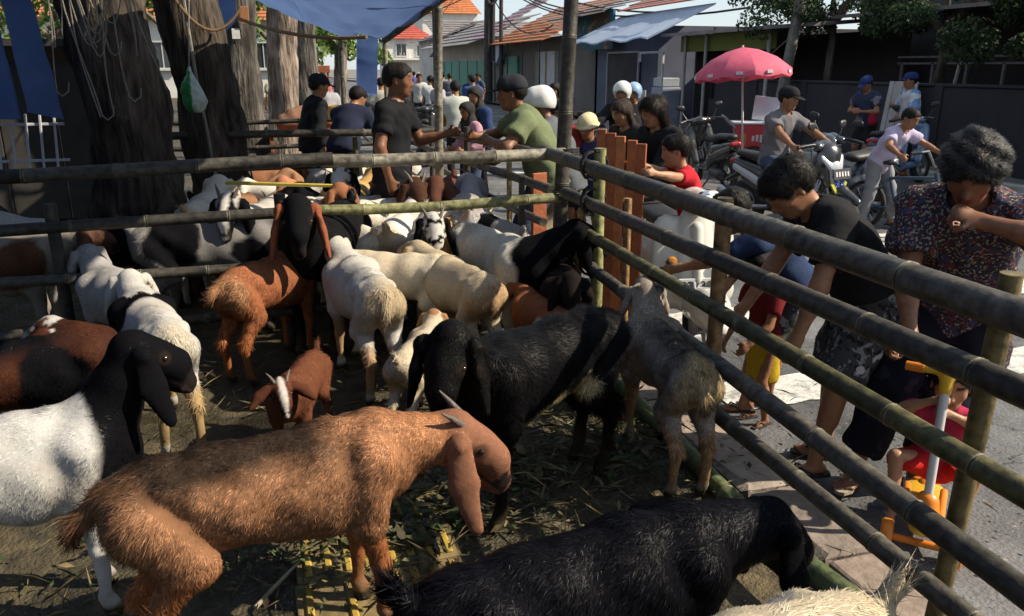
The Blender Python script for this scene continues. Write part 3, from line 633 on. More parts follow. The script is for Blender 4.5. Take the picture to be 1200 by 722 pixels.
def asphalt():
    m = mat('asphalt', (.115, .115, .118), .82, .25, 60, .5, dark=(.065, .065, .067)); t = m.node_tree; N = t.nodes; b = N['Principled BSDF']; src = b.inputs['Base Color'].links[0].from_socket; tc = N.new('ShaderNodeTexCoord')
    v = N.new('ShaderNodeTexVoronoi'); v.feature = 'DISTANCE_TO_EDGE'; v.inputs['Scale'].default_value = .55; wn = N.new('ShaderNodeTexNoise'); wn.inputs['Scale'].default_value = 2.5; wn.inputs['Detail'].default_value = 6; ad = N.new('ShaderNodeVectorMath'); ad.operation = 'ADD'; t.links.new(tc.outputs['Object'], ad.inputs[0]); t.links.new(wn.outputs['Color'], ad.inputs[1]); t.links.new(tc.outputs['Object'], wn.inputs['Vector']); t.links.new(ad.outputs[0], v.inputs['Vector'])
    cr = N.new('ShaderNodeMapRange'); cr.inputs[1].default_value = .0; cr.inputs[2].default_value = .012; cr.inputs[3].default_value = .35; cr.inputs[4].default_value = 1; t.links.new(v.outputs['Distance'], cr.inputs[0])
    p = N.new('ShaderNodeTexNoise'); p.inputs['Scale'].default_value = .9; p.inputs['Detail'].default_value = 8; t.links.new(tc.outputs['Object'], p.inputs['Vector']); pr = N.new('ShaderNodeMapRange'); pr.inputs[1].default_value = .35; pr.inputs[2].default_value = .65; pr.inputs[3].default_value = .55; pr.inputs[4].default_value = 1.35; t.links.new(p.outputs[0], pr.inputs[0])
    mu = N.new('ShaderNodeMath'); mu.operation = 'MULTIPLY'; t.links.new(cr.outputs[0], mu.inputs[0]); t.links.new(pr.outputs[0], mu.inputs[1]); sc = N.new('ShaderNodeVectorMath'); sc.operation = 'SCALE'; t.links.new(src, sc.inputs[0]); t.links.new(mu.outputs[0], sc.inputs['Scale']); t.links.new(sc.outputs[0], b.inputs['Base Color']); return m
def sheet(name, x0, x1, y0, y1, z, m, nx=1, ny=1, amp=0, f=.5):
    g = np.stack(np.meshgrid(np.linspace(x0, x1, nx + 1), np.linspace(y0, y1, ny + 1), indexing='ij'), -1).reshape(-1, 2); V = np.c_[g, np.full(len(g), z)]
    if amp: V[:, 2] += amp * noise3(V, f, 1)
    i, j = np.meshgrid(np.arange(nx), np.arange(ny), indexing='ij'); a = (i * (ny + 1) + j).ravel()
    return link(name, quads_mesh(name, V, np.stack([a, a + ny + 1, a + ny + 2, a + 1], 1), m))
GROUND = tag(sheet('ground', -300, 300, -60, 600, -.075, mat('far_ground', (.16, .15, .13), .9, .2, 1.5, .1)), kind='structure')
PEN = tag(sheet('pavement', -9, 1.80, -3, 60, 0, ground_mat(), 60, 260, .008, 5), kind='structure')
ASPH = asphalt()
tag(sheet('road', 1.9, 10.6, -8, 170, -.06, ASPH, 24, 200, .006, 1.3), kind='structure')
tag(sheet('far_pavement', 10.75, 16, -8, 170, .05, mat('concrete_old', (.17, .16, .15), .9, .3, 14, .3), 2, 20), kind='structure')
PAINT = worn_paint()
for y0, y1, x0, x1 in ((3.48, 3.86, 2.32, 9.6), (4.86, 5.22, 2.36, 9.6), (6.8, 7.3, 3.9, 9.8), (10.2, 10.5, 5.6, 6.9), (13.5, 13.9, 3, 9.5)):
    n = int((x1 - x0) / .12); xs = np.linspace(x0, x1, n + 1); e0 = y0 + .018 * np.sin(xs * 23) + RNG.normal(0, .007, n + 1); e1 = y1 + .018 * np.sin(xs * 17 + 1) + RNG.normal(0, .007, n + 1)
    zz = lambda X, Y: -.06 + .006 * noise3(np.c_[X, Y, np.full(len(X), -.06)], 1.3, 1) + .007
    V = np.r_[np.c_[xs, e0, zz(xs, e0)], np.c_[xs, e1, zz(xs, e1)]]; i = np.arange(n)
    tag(link('painted_stripe', quads_mesh('painted_stripe', V, np.stack([i, i + 1, i + n + 2, i + n + 1], 1), PAINT)), kind='structure')
# kerb: rough mortared stones beside the fence
KERB = empty('kerb', (1.98, 4, 0)); tag(KERB, kind='structure')
km = [mat('kerb_stone_%d' % i, c, .9, .3, 16, .6) for i, c in enumerate(((.27, .21, .17), (.22, .18, .15), (.30, .25, .21)))]
y = -3; i = 0
while y < 16:
    L = random.uniform(.42, .62); S_ = MB(); S_.box((0, 0, 0), (.30 + random.uniform(-.02, .02), L - .015, .13), random.uniform(-.02, .02), bev=.02)
    me = S_.mesh('kerb_stone', km[i % 3]); V = np.array([v.co[:] for v in me.vertices]) + RNG.normal(0, .006, (len(me.vertices), 3)); me.vertices.foreach_set('co', V.astype(np.float32).ravel())
    o = link('kerb_stone', me, KERB); o.location = (1.97 - 1.98, y + L / 2 - 4, -.045 + random.uniform(-.008, .008)); y += L; i += 1
# far kerb
FK = empty('far_kerb', (10.67, 10, 0)); tag(FK, kind='structure'); fkm = mat('kerb_painted', (.42, .41, .38), .9, .3, 8, .3)
fk = MB().box((0, 0, 0), (.16, .98, .16), bev=.015).mesh('kerb_stone', fkm)
for k in range(14): o = link('kerb_stone', fk, FK); o.location = (0, -6 + k, -.02)
# yellow ribbed guiding tiles showing through the mud
YEL = mat('guiding_tile', (.34, .235, .035), .8, .5, 9, .5, dark=(.06, .045, .022)); TB = mat('guiding_tile_base', (.20, .145, .06), .85, .4, 22, .4, dark=(.05, .04, .02))
base = MB().box((0, 0, 0), (.295, .295, .024), bev=.004).mesh('tactile_tile', TB); bar = MB().box((0, 0, 0), (.028, .25, .014), bev=.006).mesh('raised_bar', YEL)
for ty in range(5):
    for tx in range(2):
        o = link('tactile_tile', base, PEN); o.location = (.10 + tx * .30 + .004 * ty, 2.35 + ty * .30, .002 + random.uniform(-.003, .003)); o.rotation_euler = (0, 0, random.uniform(-.02, .02))
        for b_ in range(4):
            if random.random() < .22: continue
            q = link('raised_bar', bar, o); q.location = ((b_ - 1.5) * .07, 0, .016)
# ------------------------------------------------------------------ litter on the floor: cut leaves, straw, stalks
LEAFM = mat_col('litter', .75, .2, 40, .3, 0, trans=.15)
def litter(name, n, boxes, cols, size, label, wid=(.15, .5), z0=.012):
    P = []; 
    for k in range(n):
        x0, x1, y0, y1 = boxes[k % len(boxes)]; P.append((random.gauss((x0 + x1) / 2, (x1 - x0) / 3), random.gauss((y0 + y1) / 2, (y1 - y0) / 3)))
    P = np.array(P); a = RNG.uniform(0, 6.28, n); L = RNG.uniform(*size, n); W = L * RNG.uniform(*wid, n); tl = RNG.normal(0, .28, n); bend = RNG.uniform(-.1, .35, n); z = z0 + RNG.random(n) * .03
    d = np.c_[np.cos(a), np.sin(a), np.sin(tl)]; sd = np.c_[-np.sin(a), np.cos(a), RNG.normal(0, .3, n)]; p = np.c_[P, z + np.abs(tl) * L * .5]
    A = p - d * (L / 2)[:, None]; B = p + d * (L / 2)[:, None]; mid = p + np.c_[np.zeros((n, 2)), bend * L * .3]
    V = np.r_[A, mid - sd * (W / 2)[:, None], mid + sd * (W / 2)[:, None], B]; V[:, 2] = np.maximum(V[:, 2], .011); i = np.arange(n)
    c = np.array(cols)[RNG.integers(0, len(cols), n)] * RNG.uniform(.6, 1.3, n)[:, None]
    o = link(name, quads_mesh(name, V, np.r_[np.stack([i, i + n, i + 3 * n], 1), np.stack([i, i + 3 * n, i + 2 * n], 1)], LEAFM, np.tile(c, (4, 1)), False)); return tag(o, label, 'litter', kind='stuff')
GRN = [(.04, .06, .022), (.06, .08, .03), (.09, .095, .05), (.10, .09, .05), (.05, .04, .025), (.14, .11, .055)]
litter('leaf_litter', 3600, [(.1, .9, 2.3, 3.4), (.9, 1.7, 2.5, 3.6), (-.6, .4, 2.5, 3.0), (.3, 1.4, 3.0, 4.6)], GRN, (.015, .06), 'trampled green leaves scattered on the pen floor')
litter('leaf_litter', 260, [(.25, .6, 2.55, 2.95), (1.3, 1.6, 2.9, 3.3), (.6, 1.1, 2.9, 3.3)], GRN, (.06, .12), 'broad fresh leaves fed to the goats', (.25, .45))
litter('straw', 1500, [(-1.5, 1.7, 1.8, 4.8), (-2, 1.7, 3, 8), (.6, 1.7, 2.6, 3.6)], [(.24, .19, .09), (.17, .14, .07), (.28, .23, .13), (.09, .07, .04)], (.05, .17), 'loose straw stalks strewn across the pen', (.03, .06))
litter('grit', 700, [(2.2, 3.6, 1.6, 3.4), (1.8, 2.2, 1.2, 4)], [(.3, .26, .2), (.2, .17, .12), (.1, .09, .07)], (.008, .025), 'small leaf scraps and grit on the road edge', (.3, .8), -.045)
litter('droppings', 900, [(-.8, 1.6, 2.0, 4.6), (.3, 1.3, 2.3, 3.4)], [(.03, .024, .016), (.045, .035, .022)], (.008, .018), 'small dark droppings scattered over the mud', (.7, 1.0), .01)
def stick(label, a, b, r=.008, col=(.3, .25, .17)):
    m_ = MB(); a, b = Vector(a), Vector(b); m_.tube([a, a.lerp(b, .5) + Vector((.01, .01, .006)), b], [r, r * .9, r * .6], 6); o = m_.build('stick', mat('dry_twig', col, .9), None, True); tag(o, label, 'stick')
stick('pale bent twig on the mud below the large brown goat', (-.18, 2.40, .02), (-.02, 2.62, .03)); stick('thin dry stalk between the black goat\'s legs', (.72, 2.95, .02), (1.0, 3.25, .02), .006)
# ------------------------------------------------------------------ bamboo fences
BAM = mat_col('bamboo_pole', .55, .3, 26, .55, .5, aniso=(1, 1, 1)); LASH = mat('lashing_rubber', (.018, .018, .018), .7, .2, 60, .3)
BG, BD, BO, BY, BW = (.062, .056, .044), (.040, .036, .029), (.072, .067, .028), (.20, .155, .06), (.24, .14, .06)
def bamboo(parent, name, a, b, r, col=BG, nodes=.42, r2=None, bow=.016, n=12):
    a, b = Vector(a), Vector(b); d = b - a; L = d.length; m_ = []; x = random.uniform(.1, nodes); cuts = [(0, 0)]
    while x < L - .04:
        cuts += [(x - .014, 0), (x - .005, 2), (x, 1), (x + .005, 2), (x + .014, 0)]; x += nodes * random.uniform(.82, 1.15)
    cuts.append((L, 0)); u = d.normalized(); up = Vector((0, 0, 1)) if abs(u.z) < .9 else Vector((1, 0, 0)); sag = (up - u * up.dot(u)).normalized(); sd = u.cross(sag); ph = random.uniform(0, 6)
    pts, rs, cl = [], [], []
    c = np.array(col); tint = 1
    for x, k in cuts:
        if k == 1: tint = random.uniform(.7, 1.35)
        t = x / L; w_ = math.sin(math.pi * t) * -bow * L * .5; w2 = math.sin(2.5 * t * math.pi + ph) * bow * .5 * min(L, 3)
        pts.append(a + u * x + sag * w_ + sd * w2 + sag * w2 * .5); rr = r + ((r2 if r2 else r * .93) - r) * t; rs.append(rr * (1, .975, 1.075)[k]); cl.append(tuple(c * (tint, .35, 1)[k]) if k < 2 else tuple(c * .7 + np.array((.085, .075, .05))))
    M_ = MB(); M_.tube(pts, rs, n, True); M_.c = [tuple(np.array(cl[min(i // n, len(cl) - 1)]) * random.uniform(.7, 1.25)) for i in range(len(M_.v))]
    return M_.build(name, BAM, parent, True, True, 40)
def lash(parent, p, r1, r2=None, ax=(0, 0, 1), turns=3):
    m_ = MB(); ax = Vector(ax).normalized(); up = Vector((0, 0, 1)) if abs(ax.z) < .9 else Vector((1, 0, 0)); u = (up - ax * up.dot(ax)).normalized(); v = ax.cross(u); pts = []
    for i in range(turns * 10 + 1):
        t = i / 10 * 2 * math.pi; pts.append(Vector(p) + u * math.cos(t) * (r1 + .006) + v * math.sin(t) * ((r2 or r1) + .006) + ax * (i / 10 - turns / 2) * .016)
    m_.tube(pts, .007, 5); return m_.build('lashing', LASH, parent, True)
def wood_post(parent, x, y, z0, z1, r, col=BY, name='post', lean=(0, 0)):
    pts = [(x + lean[0] * t, y + lean[1] * t, z0 + (z1 - z0) * t) for t in (0, .2, .4, .6, .8, .99, 1)]; m_ = MB(); m_.tube(pts, [r * random.uniform(.94, 1.06) for _ in pts], 12)
    m_.c = [tuple(np.array(col) * random.uniform(.75, 1.15)) for _ in m_.v]; return m_.build(name, BAM, parent, True, True, 50)
X0 = 1.75
F1 = empty('bamboo_fence', (X0, 3, 0), 0, 'six-rail bamboo fence along the road, nearest the camera', 'fence')
def rail(F, a, b, r, col=BG, **k): o = F.location; return bamboo(F, 'rail', Vector(a) - o, Vector(b) - o, r, col, **k)
rail(F1, (X0 + .03, -2.5, 1.119), (X0, 5.15, 1.205), .055, BG, r2=.042, nodes=.50, bow=.003)
rail(F1, (X0, -2.5, .968), (X0 + .01, 4.75, .985), .046, BD, r2=.035, nodes=.46, bow=.002)
rail(F1, (X0, -2.5, .645), (X0 - .005, 4.55, .81), .040, BO, r2=.032, nodes=.38, bow=.003)
rail(F1, (X0, -2.5, .30), (X0, 4.6, .63), .044, BG, r2=.034, nodes=.44, bow=.003)
rail(F1, (X0 + .01, -2.5, .19), (X0, 4.7, .36), .037, BG, r2=.033, nodes=.47, bow=.003)
rail(F1, (X0 - .01, 1.75, .045), (X0 - .02, 4.7, .055), .045, (.062, .08, .034), nodes=.55)
P = lambda x, y, z: Vector((x, y, z)) - F1.location
for (x, y, z1, r, c, ln) in ((1.845, 1.615, 1.23, .030, (.13, .10, .042), (-.005, -.05)), (1.84, -.1, 1.22, .035, BY, (0, .02)), (1.84, -2.2, 1.2, .035, BW, (0, .02)), (1.84, 2.98, 1.215, .035, BW, (0, .0)), (1.82, 4.30, 1.30, .035, (.20, .20, .085), (0, .02)), (1.70, 4.36, .95, .022, BW, (.03, 0)), (1.88, 4.02, 1.05, .022, BW, (0, .02))):
    wood_post(F1, x - X0, y - 3, -.03, z1, r, c, lean=ln)
for (y, z, r) in ((4.32, 1.2, .045), (4.32, .99, .038), (4.33, .62, .036)):
    lash(F1, P(1.785, y, z), r + .035, r + .028, (0, 1, 0), 3)
tall = bamboo(F1, 'post', P(1.84, 5.08, -.02), P(1.93, 5.06, 2.9), .052, BD, nodes=.44, r2=.045, bow=.004)
for z in (1.2, .92, .6): lash(F1, P(1.85 + z * .03, 5.05, z), .075, .075, (0, 0, 1), 4)
# cross fence between front and middle pen
F2 = empty('bamboo_fence', (-.5, 5.02, 0), 0, 'bamboo cross fence dividing front pen from crowded middle pen', 'fence')
rail(F2, (-4.4, 5.05, 1.21), (.35, 5.02, 1.205), .042, BD, r2=.040); rail(F2, (.28, 5.02, 1.205), (1.86, 5.0, 1.205), .041, (.16, .145, .11), r2=.039, nodes=.45)
rail(F2, (-4.4, 5.0, .905), (.25, 5.02, .90), .036, BD, r2=.034); rail(F2, (.15, 5.04, .895), (1.84, 5.03, .905), .034, (.17, .165, .075), r2=.034, nodes=.55)
rail(F2, (-4.4, 5.05, .62), (1.7, 5.02, .60), .034, BD); rail(F2, (-4.4, 4.98, .32), (1.72, 5.02, .30), .034, BD)
for x in (-3.0, -1.25, .02): wood_post(F2, x + .5, .08, -.02, 1.0 if x > -1.5 else 1.3, .035, BD)
# roadside fence beyond the corner
F3 = empty('bamboo_fence', (1.75, 9, 0), 0, 'bamboo roadside fence beyond the corner post, receding past the men', 'fence')
for z0, z1, r, c, y0 in ((1.15, 1.12, .038, BD, 5.45), (.93, .92, .034, BG, 5.15), (.72, .74, .03, BG, 5.2), (.42, .5, .03, BG, 5.2)): rail(F3, (1.80, y0, z0), (1.72, 15.5, z1), r, c)
for yy, zt, c in ((6.15, 1.02, BY), (7.6, 1.2, BD), (9.4, 1.2, BD), (11.5, 1.2, BD)): wood_post(F3, .06, yy - 9, -.02, zt, .022 if yy < 7 else .03, c)
wood_post(F3, -.13, 5.2 - 9, -.02, 1.03, .022, BD)
# back pens
for i, (yy, zs, x0, lab) in enumerate(((7.9, (1.16, .86), -1.1, 'dark bamboo cross fence behind the crowded middle pen'), (10.2, (1.14, .84), -1.8, 'thin bamboo cross fence under the far tarpaulin'))):
    F = empty('bamboo_fence', (0, yy, 0), 0, lab, 'fence')
    for z in zs: rail(F, (x0, yy, z + .01), (1.72, yy - .02, z), .036 if i == 0 else .028, BD)
    for x in (-.6, .78, 1.6): wood_post(F, x, .05, -.02, 1.1, .026, BO if i == 0 else BD)
# red-brown plank panel by the corner
PLK = [mat('plank_%d' % i, c, .65, .3, 24, .3) for i, c in enumerate(((.36, .105, .035), (.30, .085, .03), (.42, .14, .05)))]
G1_ = empty('plank_panel', (2.0, 4.72, 0), 0, 'red-brown wooden plank panel standing behind the corner post', 'panel')
for i in range(5):
    h = 1.37 - .018 * i + random.uniform(-.006, .006); x = i * .0485; o = MB().box((0, 0, h / 2 + .1), (.060, .024, h - .2), bev=.003).build('plank', PLK[i % 3], G1_)
    o.location = (x, -.038 * i, 0); o.rotation_euler = (0, random.uniform(-.008, .008), R(-38 + random.uniform(-3, 3)))
o = MB().box((.11, -.05, 1.15), (.30, .03, .06), R(-38), bev=.003).build('batten', PLK[1], G1_)
o = MB().box((.11, -.05, .5), (.30, .03, .06), R(-38), bev=.003).build('batten', PLK[1], G1_)
for (x, y, h, lab) in ((1.93, 5.75, .98, 'short reddish stake behind the cross fence rail'),):
    o = MB().box((x, y, h / 2), (.13, .03, h), .3, bev=.004).build('wooden_board', PLK[1]); tag(o, 'red-brown board leaning behind the cross fence by the green shirt man', 'board')
# ------------------------------------------------------------------ shelter posts and blue tarpaulins
def post_thing(lab, a, b, r, col=BG, r2=None):
    e = empty('bamboo_post', (a[0], a[1], 0), 0, lab, 'post', 'shelter posts'); bamboo(e, 'pole', Vector((0, 0, a[2])), Vector(b) - Vector((a[0], a[1], 0)), r, col, r2=r2, bow=.006); return e
post_thing('tall bamboo shelter post beside the seller in black', (1.50, 7.5, 0), (1.55, 7.45, 2.75), .042, (.15, .135, .10), .038)
post_thing('slim bamboo post holding the far tarpaulin corner', (1.33, 9.55, 0), (1.33, 9.5, 2.12), .03, (.2, .17, .12))
post_thing('thin far bamboo post at the tarpaulin sag', (.98, 11.2, 0), (.98, 11.2, 2.1), .028)
e = empty('tarp_pole', (1.4, 9.5, 2.05), 0, 'dark bamboo pole carrying the tarpaulin edge', 'pole'); bamboo(e, 'pole', (-.08, .02, -.01), (.42, -4.7, .62), .035, BD, bow=.004)
TARP = mat('blue_tarpaulin', (.09, .155, .33), .5, .35, 9, .35, spec=.4, dark=(.05, .09, .21))
_t = TARP.node_tree; _o = _t.nodes['Material Output']; _tr = _t.nodes.new('ShaderNodeBsdfTranslucent'); _tr.inputs[0].default_value = (.42, .54, .78, 1); _ms = _t.nodes.new('ShaderNodeMixShader'); _ms.inputs[0].default_value = .5
_t.links.new(_t.nodes['Principled BSDF'].outputs[0], _ms.inputs[1]); _t.links.new(_tr.outputs[0], _ms.inputs[2]); _t.links.new(_ms.outputs[0], _o.inputs[0])
def tarp(lab, c00, c10, c11, c01, sag, n=26, fold=.035, seed=0, th=.004):
    c = [np.array(q, float) for q in (c00, c10, c11, c01)]; u, v = np.meshgrid(np.linspace(0, 1, n + 1), np.linspace(0, 1, n + 1), indexing='ij'); u = u.ravel()[:, None]; v = v.ravel()[:, None]
    V = (c[0] * (1 - u) + c[1] * u) * (1 - v) + (c[3] * (1 - u) + c[2] * u) * v; b = np.sqrt(np.sin(np.pi * u) * np.sin(np.pi * v) + .15 * (np.sin(np.pi * u) + np.sin(np.pi * v)))
    V[:, 2:3] -= sag * b; nr = np.cross(c[1] - c[0], c[3] - c[0]); nr /= np.linalg.norm(nr); V += nr * (fold * noise3(V, 4, seed))[:, None]
    i, j = np.meshgrid(np.arange(n), np.arange(n), indexing='ij'); a = (i * (n + 1) + j).ravel(); Q = np.stack([a, a + n + 1, a + n + 2, a + 1], 1)
    k = len(V); V2 = np.r_[V, V + nr * th]; ring = [q for q in range(n)] + [q * (n + 1) + n for q in range(n)] + [n * (n + 1) + n - q for q in range(n)] + [(n - q) * (n + 1) for q in range(n)]
    E = np.array([[ring[q], ring[(q + 1) % len(ring)], ring[(q + 1) % len(ring)] + k, ring[q] + k] for q in range(len(ring))])
    o = link('tarpaulin', quads_mesh('tarpaulin', V2, np.r_[Q[:, ::-1], Q + k, E], TARP)); return tag(o, lab, 'tarpaulin', 'blue tarpaulins over the pens')
tarp('blue tarpaulin roof over the back pen, edge pole on its right', (.55, 9.5, 2.20), (1.34, 9.5, 2.08), (1.72, 4.7, 2.62), (-.5, 4.7, 2.95), .10, seed=1)
tarp('blue tarpaulin roof stretched above the camera over the front pen', (-3.2, 4.6, 3.0), (1.36, 4.6, 2.70), (1.22, -3.5, 2.80), (-3.2, -3.5, 3.1), .12, seed=2, fold=.07)  # unseen stretch behind the camera added to cut skylight in the pen
tarp('sagging blue tarpaulin behind the roof, green leaves below it', (-.35, 11.4, 2.75), (1.15, 11.2, 2.10), (1.3, 9.9, 2.5), (-.2, 9.8, 3.1), .12, seed=3)
tarp('crumpled blue tarpaulin fragment tied between two tree trunks', (-.66, 10.6, 2.0), (-.30, 10.6, 2.32), (-.2, 10.2, 2.8), (-.7, 10.2, 2.5), .06, seed=4)
tarp('blue tarpaulin sheet hanging at the far left edge', (-2.35, 7.0, 1.38), (-1.80, 7.0, 1.37), (-1.90, 7.0, 2.7), (-2.5, 7.0, 2.7), .0, fold=.05, seed=5)
tarp('narrow folded blue tarpaulin hanging beside the big trunk', (-1.76, 7.0, 1.42), (-1.52, 7.0, 1.36), (-1.66, 7.0, 2.7), (-1.84, 7.0, 2.7), .0, fold=.06, seed=6)
tarp('blue and violet cloth banner hanging from the far shelter post', (1.02, 9.9, 1.45), (1.26, 9.9, 1.42), (1.30, 9.85, 2.1), (1.05, 9.85, 2.1), .0, fold=.02, seed=7)
tarp('unseen blue tarpaulin roof added to darken the far left', (-3.3, 9.0, 2.9), (-1.42, 9.0, 2.75), (-1.45, 4.65, 2.8), (-3.3, 4.65, 3.0), .10, seed=9)  # out-of-view roof added to block skylight over the left pens
tarp('unseen blue tarpaulin side wall added to darken the left', (-3.3, -3.5, .9), (-3.25, 7.6, .9), (-3.2, 7.6, 3.0), (-3.2, -3.5, 3.1), .0, fold=.06, seed=8)  # wall added outside the frame to keep light off the left side
# ------------------------------------------------------------------ trees
BARK = mat_col('bark', .95, .05, 22, .6, 1.0, aniso=(1, 1, .16)); BARK.node_tree.nodes['Bump'].inputs['Distance'].default_value = .05
LEAF = mat_col('leaves', .55, .35, 8, .2, 0, trans=.32)
def trunk_mesh(parent, pts, rs, n=26, seed=0, col=(.075, .062, .052), rough=.06, name='trunk'):
    P_ = [Vector(p) for p in pts]; ks = np.linspace(0, len(P_) - 1, 70); V = []
    for t in ks:
        i = min(int(t), len(P_) - 2); f = t - i; f2 = f * f * (3 - 2 * f); c = P_[i].lerp(P_[i + 1], f); r = rs[i] * (1 - f2) + rs[i + 1] * f2
        for k in range(n): a = 2 * math.pi * k / n; V.append((c.x + r * math.cos(a), c.y + r * math.sin(a), c.z, math.cos(a), math.sin(a), r))
    V = np.array(V); W = V[:, :3] * (1, 1, .22); d = noise3(W, 9, seed) * rough + noise3(W, 34, seed + 1) * rough * .5
    V[:, 0] += V[:, 3] * d * V[:, 5] * 2; V[:, 1] += V[:, 4] * d * V[:, 5] * 2
    i, k = np.meshgrid(np.arange(69), np.arange(n), indexing='ij'); a = (i * n + k).ravel(); b = (i * n + (k + 1) % n).ravel()
    cc = np.array(col) * (1 + .5 * noise3(W, 14, seed + 2))[:, None].clip(.4, 1.7)
    return link(name, quads_mesh(name, V[:, :3], np.stack([a, b, b + n, a + n], 1), BARK, cc), parent)
def leaf_mesh(name, clumps, n, size, cols, seed=0, droop=.4):
    """leaf-sized rhombs spread through a set of clump ellipsoids (centre, radius)"""
    rg = np.random.default_rng(seed); C = np.array([c for c, r in clumps]); Rr = np.array([r if isinstance(r, (tuple, list)) else (r, r, r * .75) for c, r in clumps]); w_ = Rr.prod(1) ** (2 / 3); k = rg.choice(len(C), n, p=w_ / w_.sum())
    u = rg.normal(0, 1, (n, 3)); u /= np.linalg.norm(u, axis=1, keepdims=True); rad = rg.random(n) ** .45
    p = C[k] + u * Rr[k] * rad[:, None]; d = rg.normal(0, 1, (n, 3)) + u * .5; d[:, 2] -= droop; d /= np.linalg.norm(d, axis=1, keepdims=True); s_ = np.cross(d, rg.normal(0, 1, (n, 3))); s_ /= np.linalg.norm(s_, axis=1, keepdims=True)
    L = rg.uniform(*size, n)[:, None]; V = np.r_[p - d * L * .5, p + s_ * L * .24, p - s_ * L * .24, p + d * L * .5]; i = np.arange(n)
    tone = rg.uniform(.75, 1.25, len(C))[k] * rg.uniform(.7, 1.3, n); c = np.array(cols)[rg.integers(0, len(cols), n)] * tone[:, None]
    return quads_mesh(name, V, np.r_[np.stack([i, i + n, i + 3 * n], 1), np.stack([i, i + 3 * n, i + 2 * n], 1)], LEAF, np.tile(c, (4, 1)), False)
LG = [(.045, .085, .022), (.06, .11, .03), (.035, .065, .02), (.09, .13, .03)]; LB = [(.10, .19, .035), (.14, .24, .05), (.08, .15, .03), (.18, .26, .06)]; LD = [(.022, .045, .018), (.03, .06, .022), (.045, .075, .03)]
def tree(label, base, pts, rs, clumps, nl, size, cols=LG, seed=0, col=(.052, .042, .034), limbs=(), cat='tree', name='tree', rough=.06, group=None):
    e = empty(name, (base[0], base[1], base[2] if len(base) > 2 else 0), 0, label, cat, group); trunk_mesh(e, pts, rs, seed=seed, col=col, rough=rough)
    for q in limbs: m_ = MB(); m_.tube(q, [.12, .09, .05, .02][:len(q)] if len(q) <= 4 else .05, 8); m_.c = [col] * len(m_.v); m_.build('limb', BARK, e, True, True)
    if clumps: link('crown', leaf_mesh('crown', clumps, nl, size, cols, seed), e)
    return e
def cl(n, cx, cy, cz, rx, ry, rz, r, seed):
    rg = random.Random(seed); return [((cx + rg.uniform(-rx, rx), cy + rg.uniform(-ry, ry), cz + rg.uniform(-rz, rz)), rg.uniform(.6, 1.2) * r) for _ in range(n)]
tree('huge dark tree trunk at left with ropes tied round it', (-1.02, 6.6), [(-.02, 0, -.05), (0, 0, .5), (0, 0, 1.4), (-.06, .0, 2.4), (-.2, .1, 3.4), (-.3, .2, 5)], [.42, .305, .262, .258, .26, .2],
     cl(34, -.3, .2, 4.6, 2.3, 2.4, 1.3, .75, 1), 9000, (.12, .2), seed=1, limbs=[[(-.3, .2, 3.6), (-1.2, .5, 4.6), (-2, .8, 5.4)], [(-.25, .2, 3.4), (.6, .6, 4.4), (1.4, 1, 5.2)]], rough=.09)
tree('dark leaning trunk right behind the huge tree, cord hanging down it', (-.46, 8.1), [(.06, 0, -.05), (0, 0, .6), (-.10, 0, 1.6), (-.22, 0, 2.6), (-.3, .1, 4.2), (-.3, .2, 5)], [.36, .29, .27, .26, .2, .12],
     cl(14, -.3, .4, 5.6, 1.9, 1.9, .8, .7, 2), 3000, (.12, .2), seed=2, limbs=[[(-.3, .1, 3.8), (.4, .5, 4.8), (1, .8, 5.4)]])
tree('grey tree trunk in the middle distance with white tag nailed on', (-.36, 12.0), [(0, 0, -.05), (0, 0, 1), (.02, 0, 2.4), (.0, 0, 4), (0, 0, 5.4)], [.34, .29, .27, .22, .1],
     cl(14, 0, 0, 5.6, 2.0, 2.0, 1, .7, 3), 3000, (.14, .22), seed=3, col=(.075, .068, .06), limbs=[[(0, 0, 3.8), (.8, .4, 4.8), (1.5, .7, 5.3)]])
tree('pale grey trunk just right of the tagged tree', (.22, 14.0), [(0, 0, -.05), (0, 0, 1), (.1, 0, 2.4), (.2, 0, 4), (.2, 0, 5.4)], [.34, .26, .24, .2, .1], cl(12, .2, 0, 5.6, 2, 2, 1, .7, 4), 2400, (.14, .24), seed=4, col=(.17, .135, .11), limbs=[[(.2, 0, 3.8), (.9, .4, 4.8), (1.6, .7, 5.3)]])
tree('slim grey trunk farthest of the row beside the tarpaulin', (.72, 16.5), [(0, 0, -.05), (0, 0, 1), (.06, 0, 2.4), (.1, 0, 4), (.2, 0, 5.4)], [.3, .22, .2, .16, .1], cl(10, .2, 0, 5.6, 2, 2, 1, .7, 5), 2000, (.14, .24), seed=5, col=(.11, .10, .09))
# leafy street trees in the distance
for k, (x, y_, h, r, sd) in enumerate(((2.3, 27, 4.6, 1.5, 11), (.6, 34, 5.6, 2.0, 12), (3.6, 44, 5.4, 2.2, 13), (-2.5, 30, 6, 2.3, 14), (-5.5, 26, 6, 2.5, 16))):
    lab = ('bright green street tree in the gap below the tarpaulin', 'leafy street tree behind the pale trunks', 'far green street tree beside the white houses', 'broad green tree beyond the leaning trunk', 'green tree far left behind the hanging tarpaulins')[k]
    tree(lab, (x, y_), [(0, 0, -.05), (0, 0, 1.2), (.1, 0, 2.4), (.1, 0, h * .7), (0, 0, h)], [.25, .2, .17, .12, .06], cl(16, 0, 0, h * .72, r, r, h * .26, r * .42, sd), 3600, (.16, .30), LB, sd, (.14, .12, .1), limbs=[[(.1, 0, 2.2), (.6, .3, 3), (1.2, .5, 3.6)], [(.1, 0, 2.3), (-.6, -.3, 3), (-1.1, -.5, 3.5)]], group='street trees')
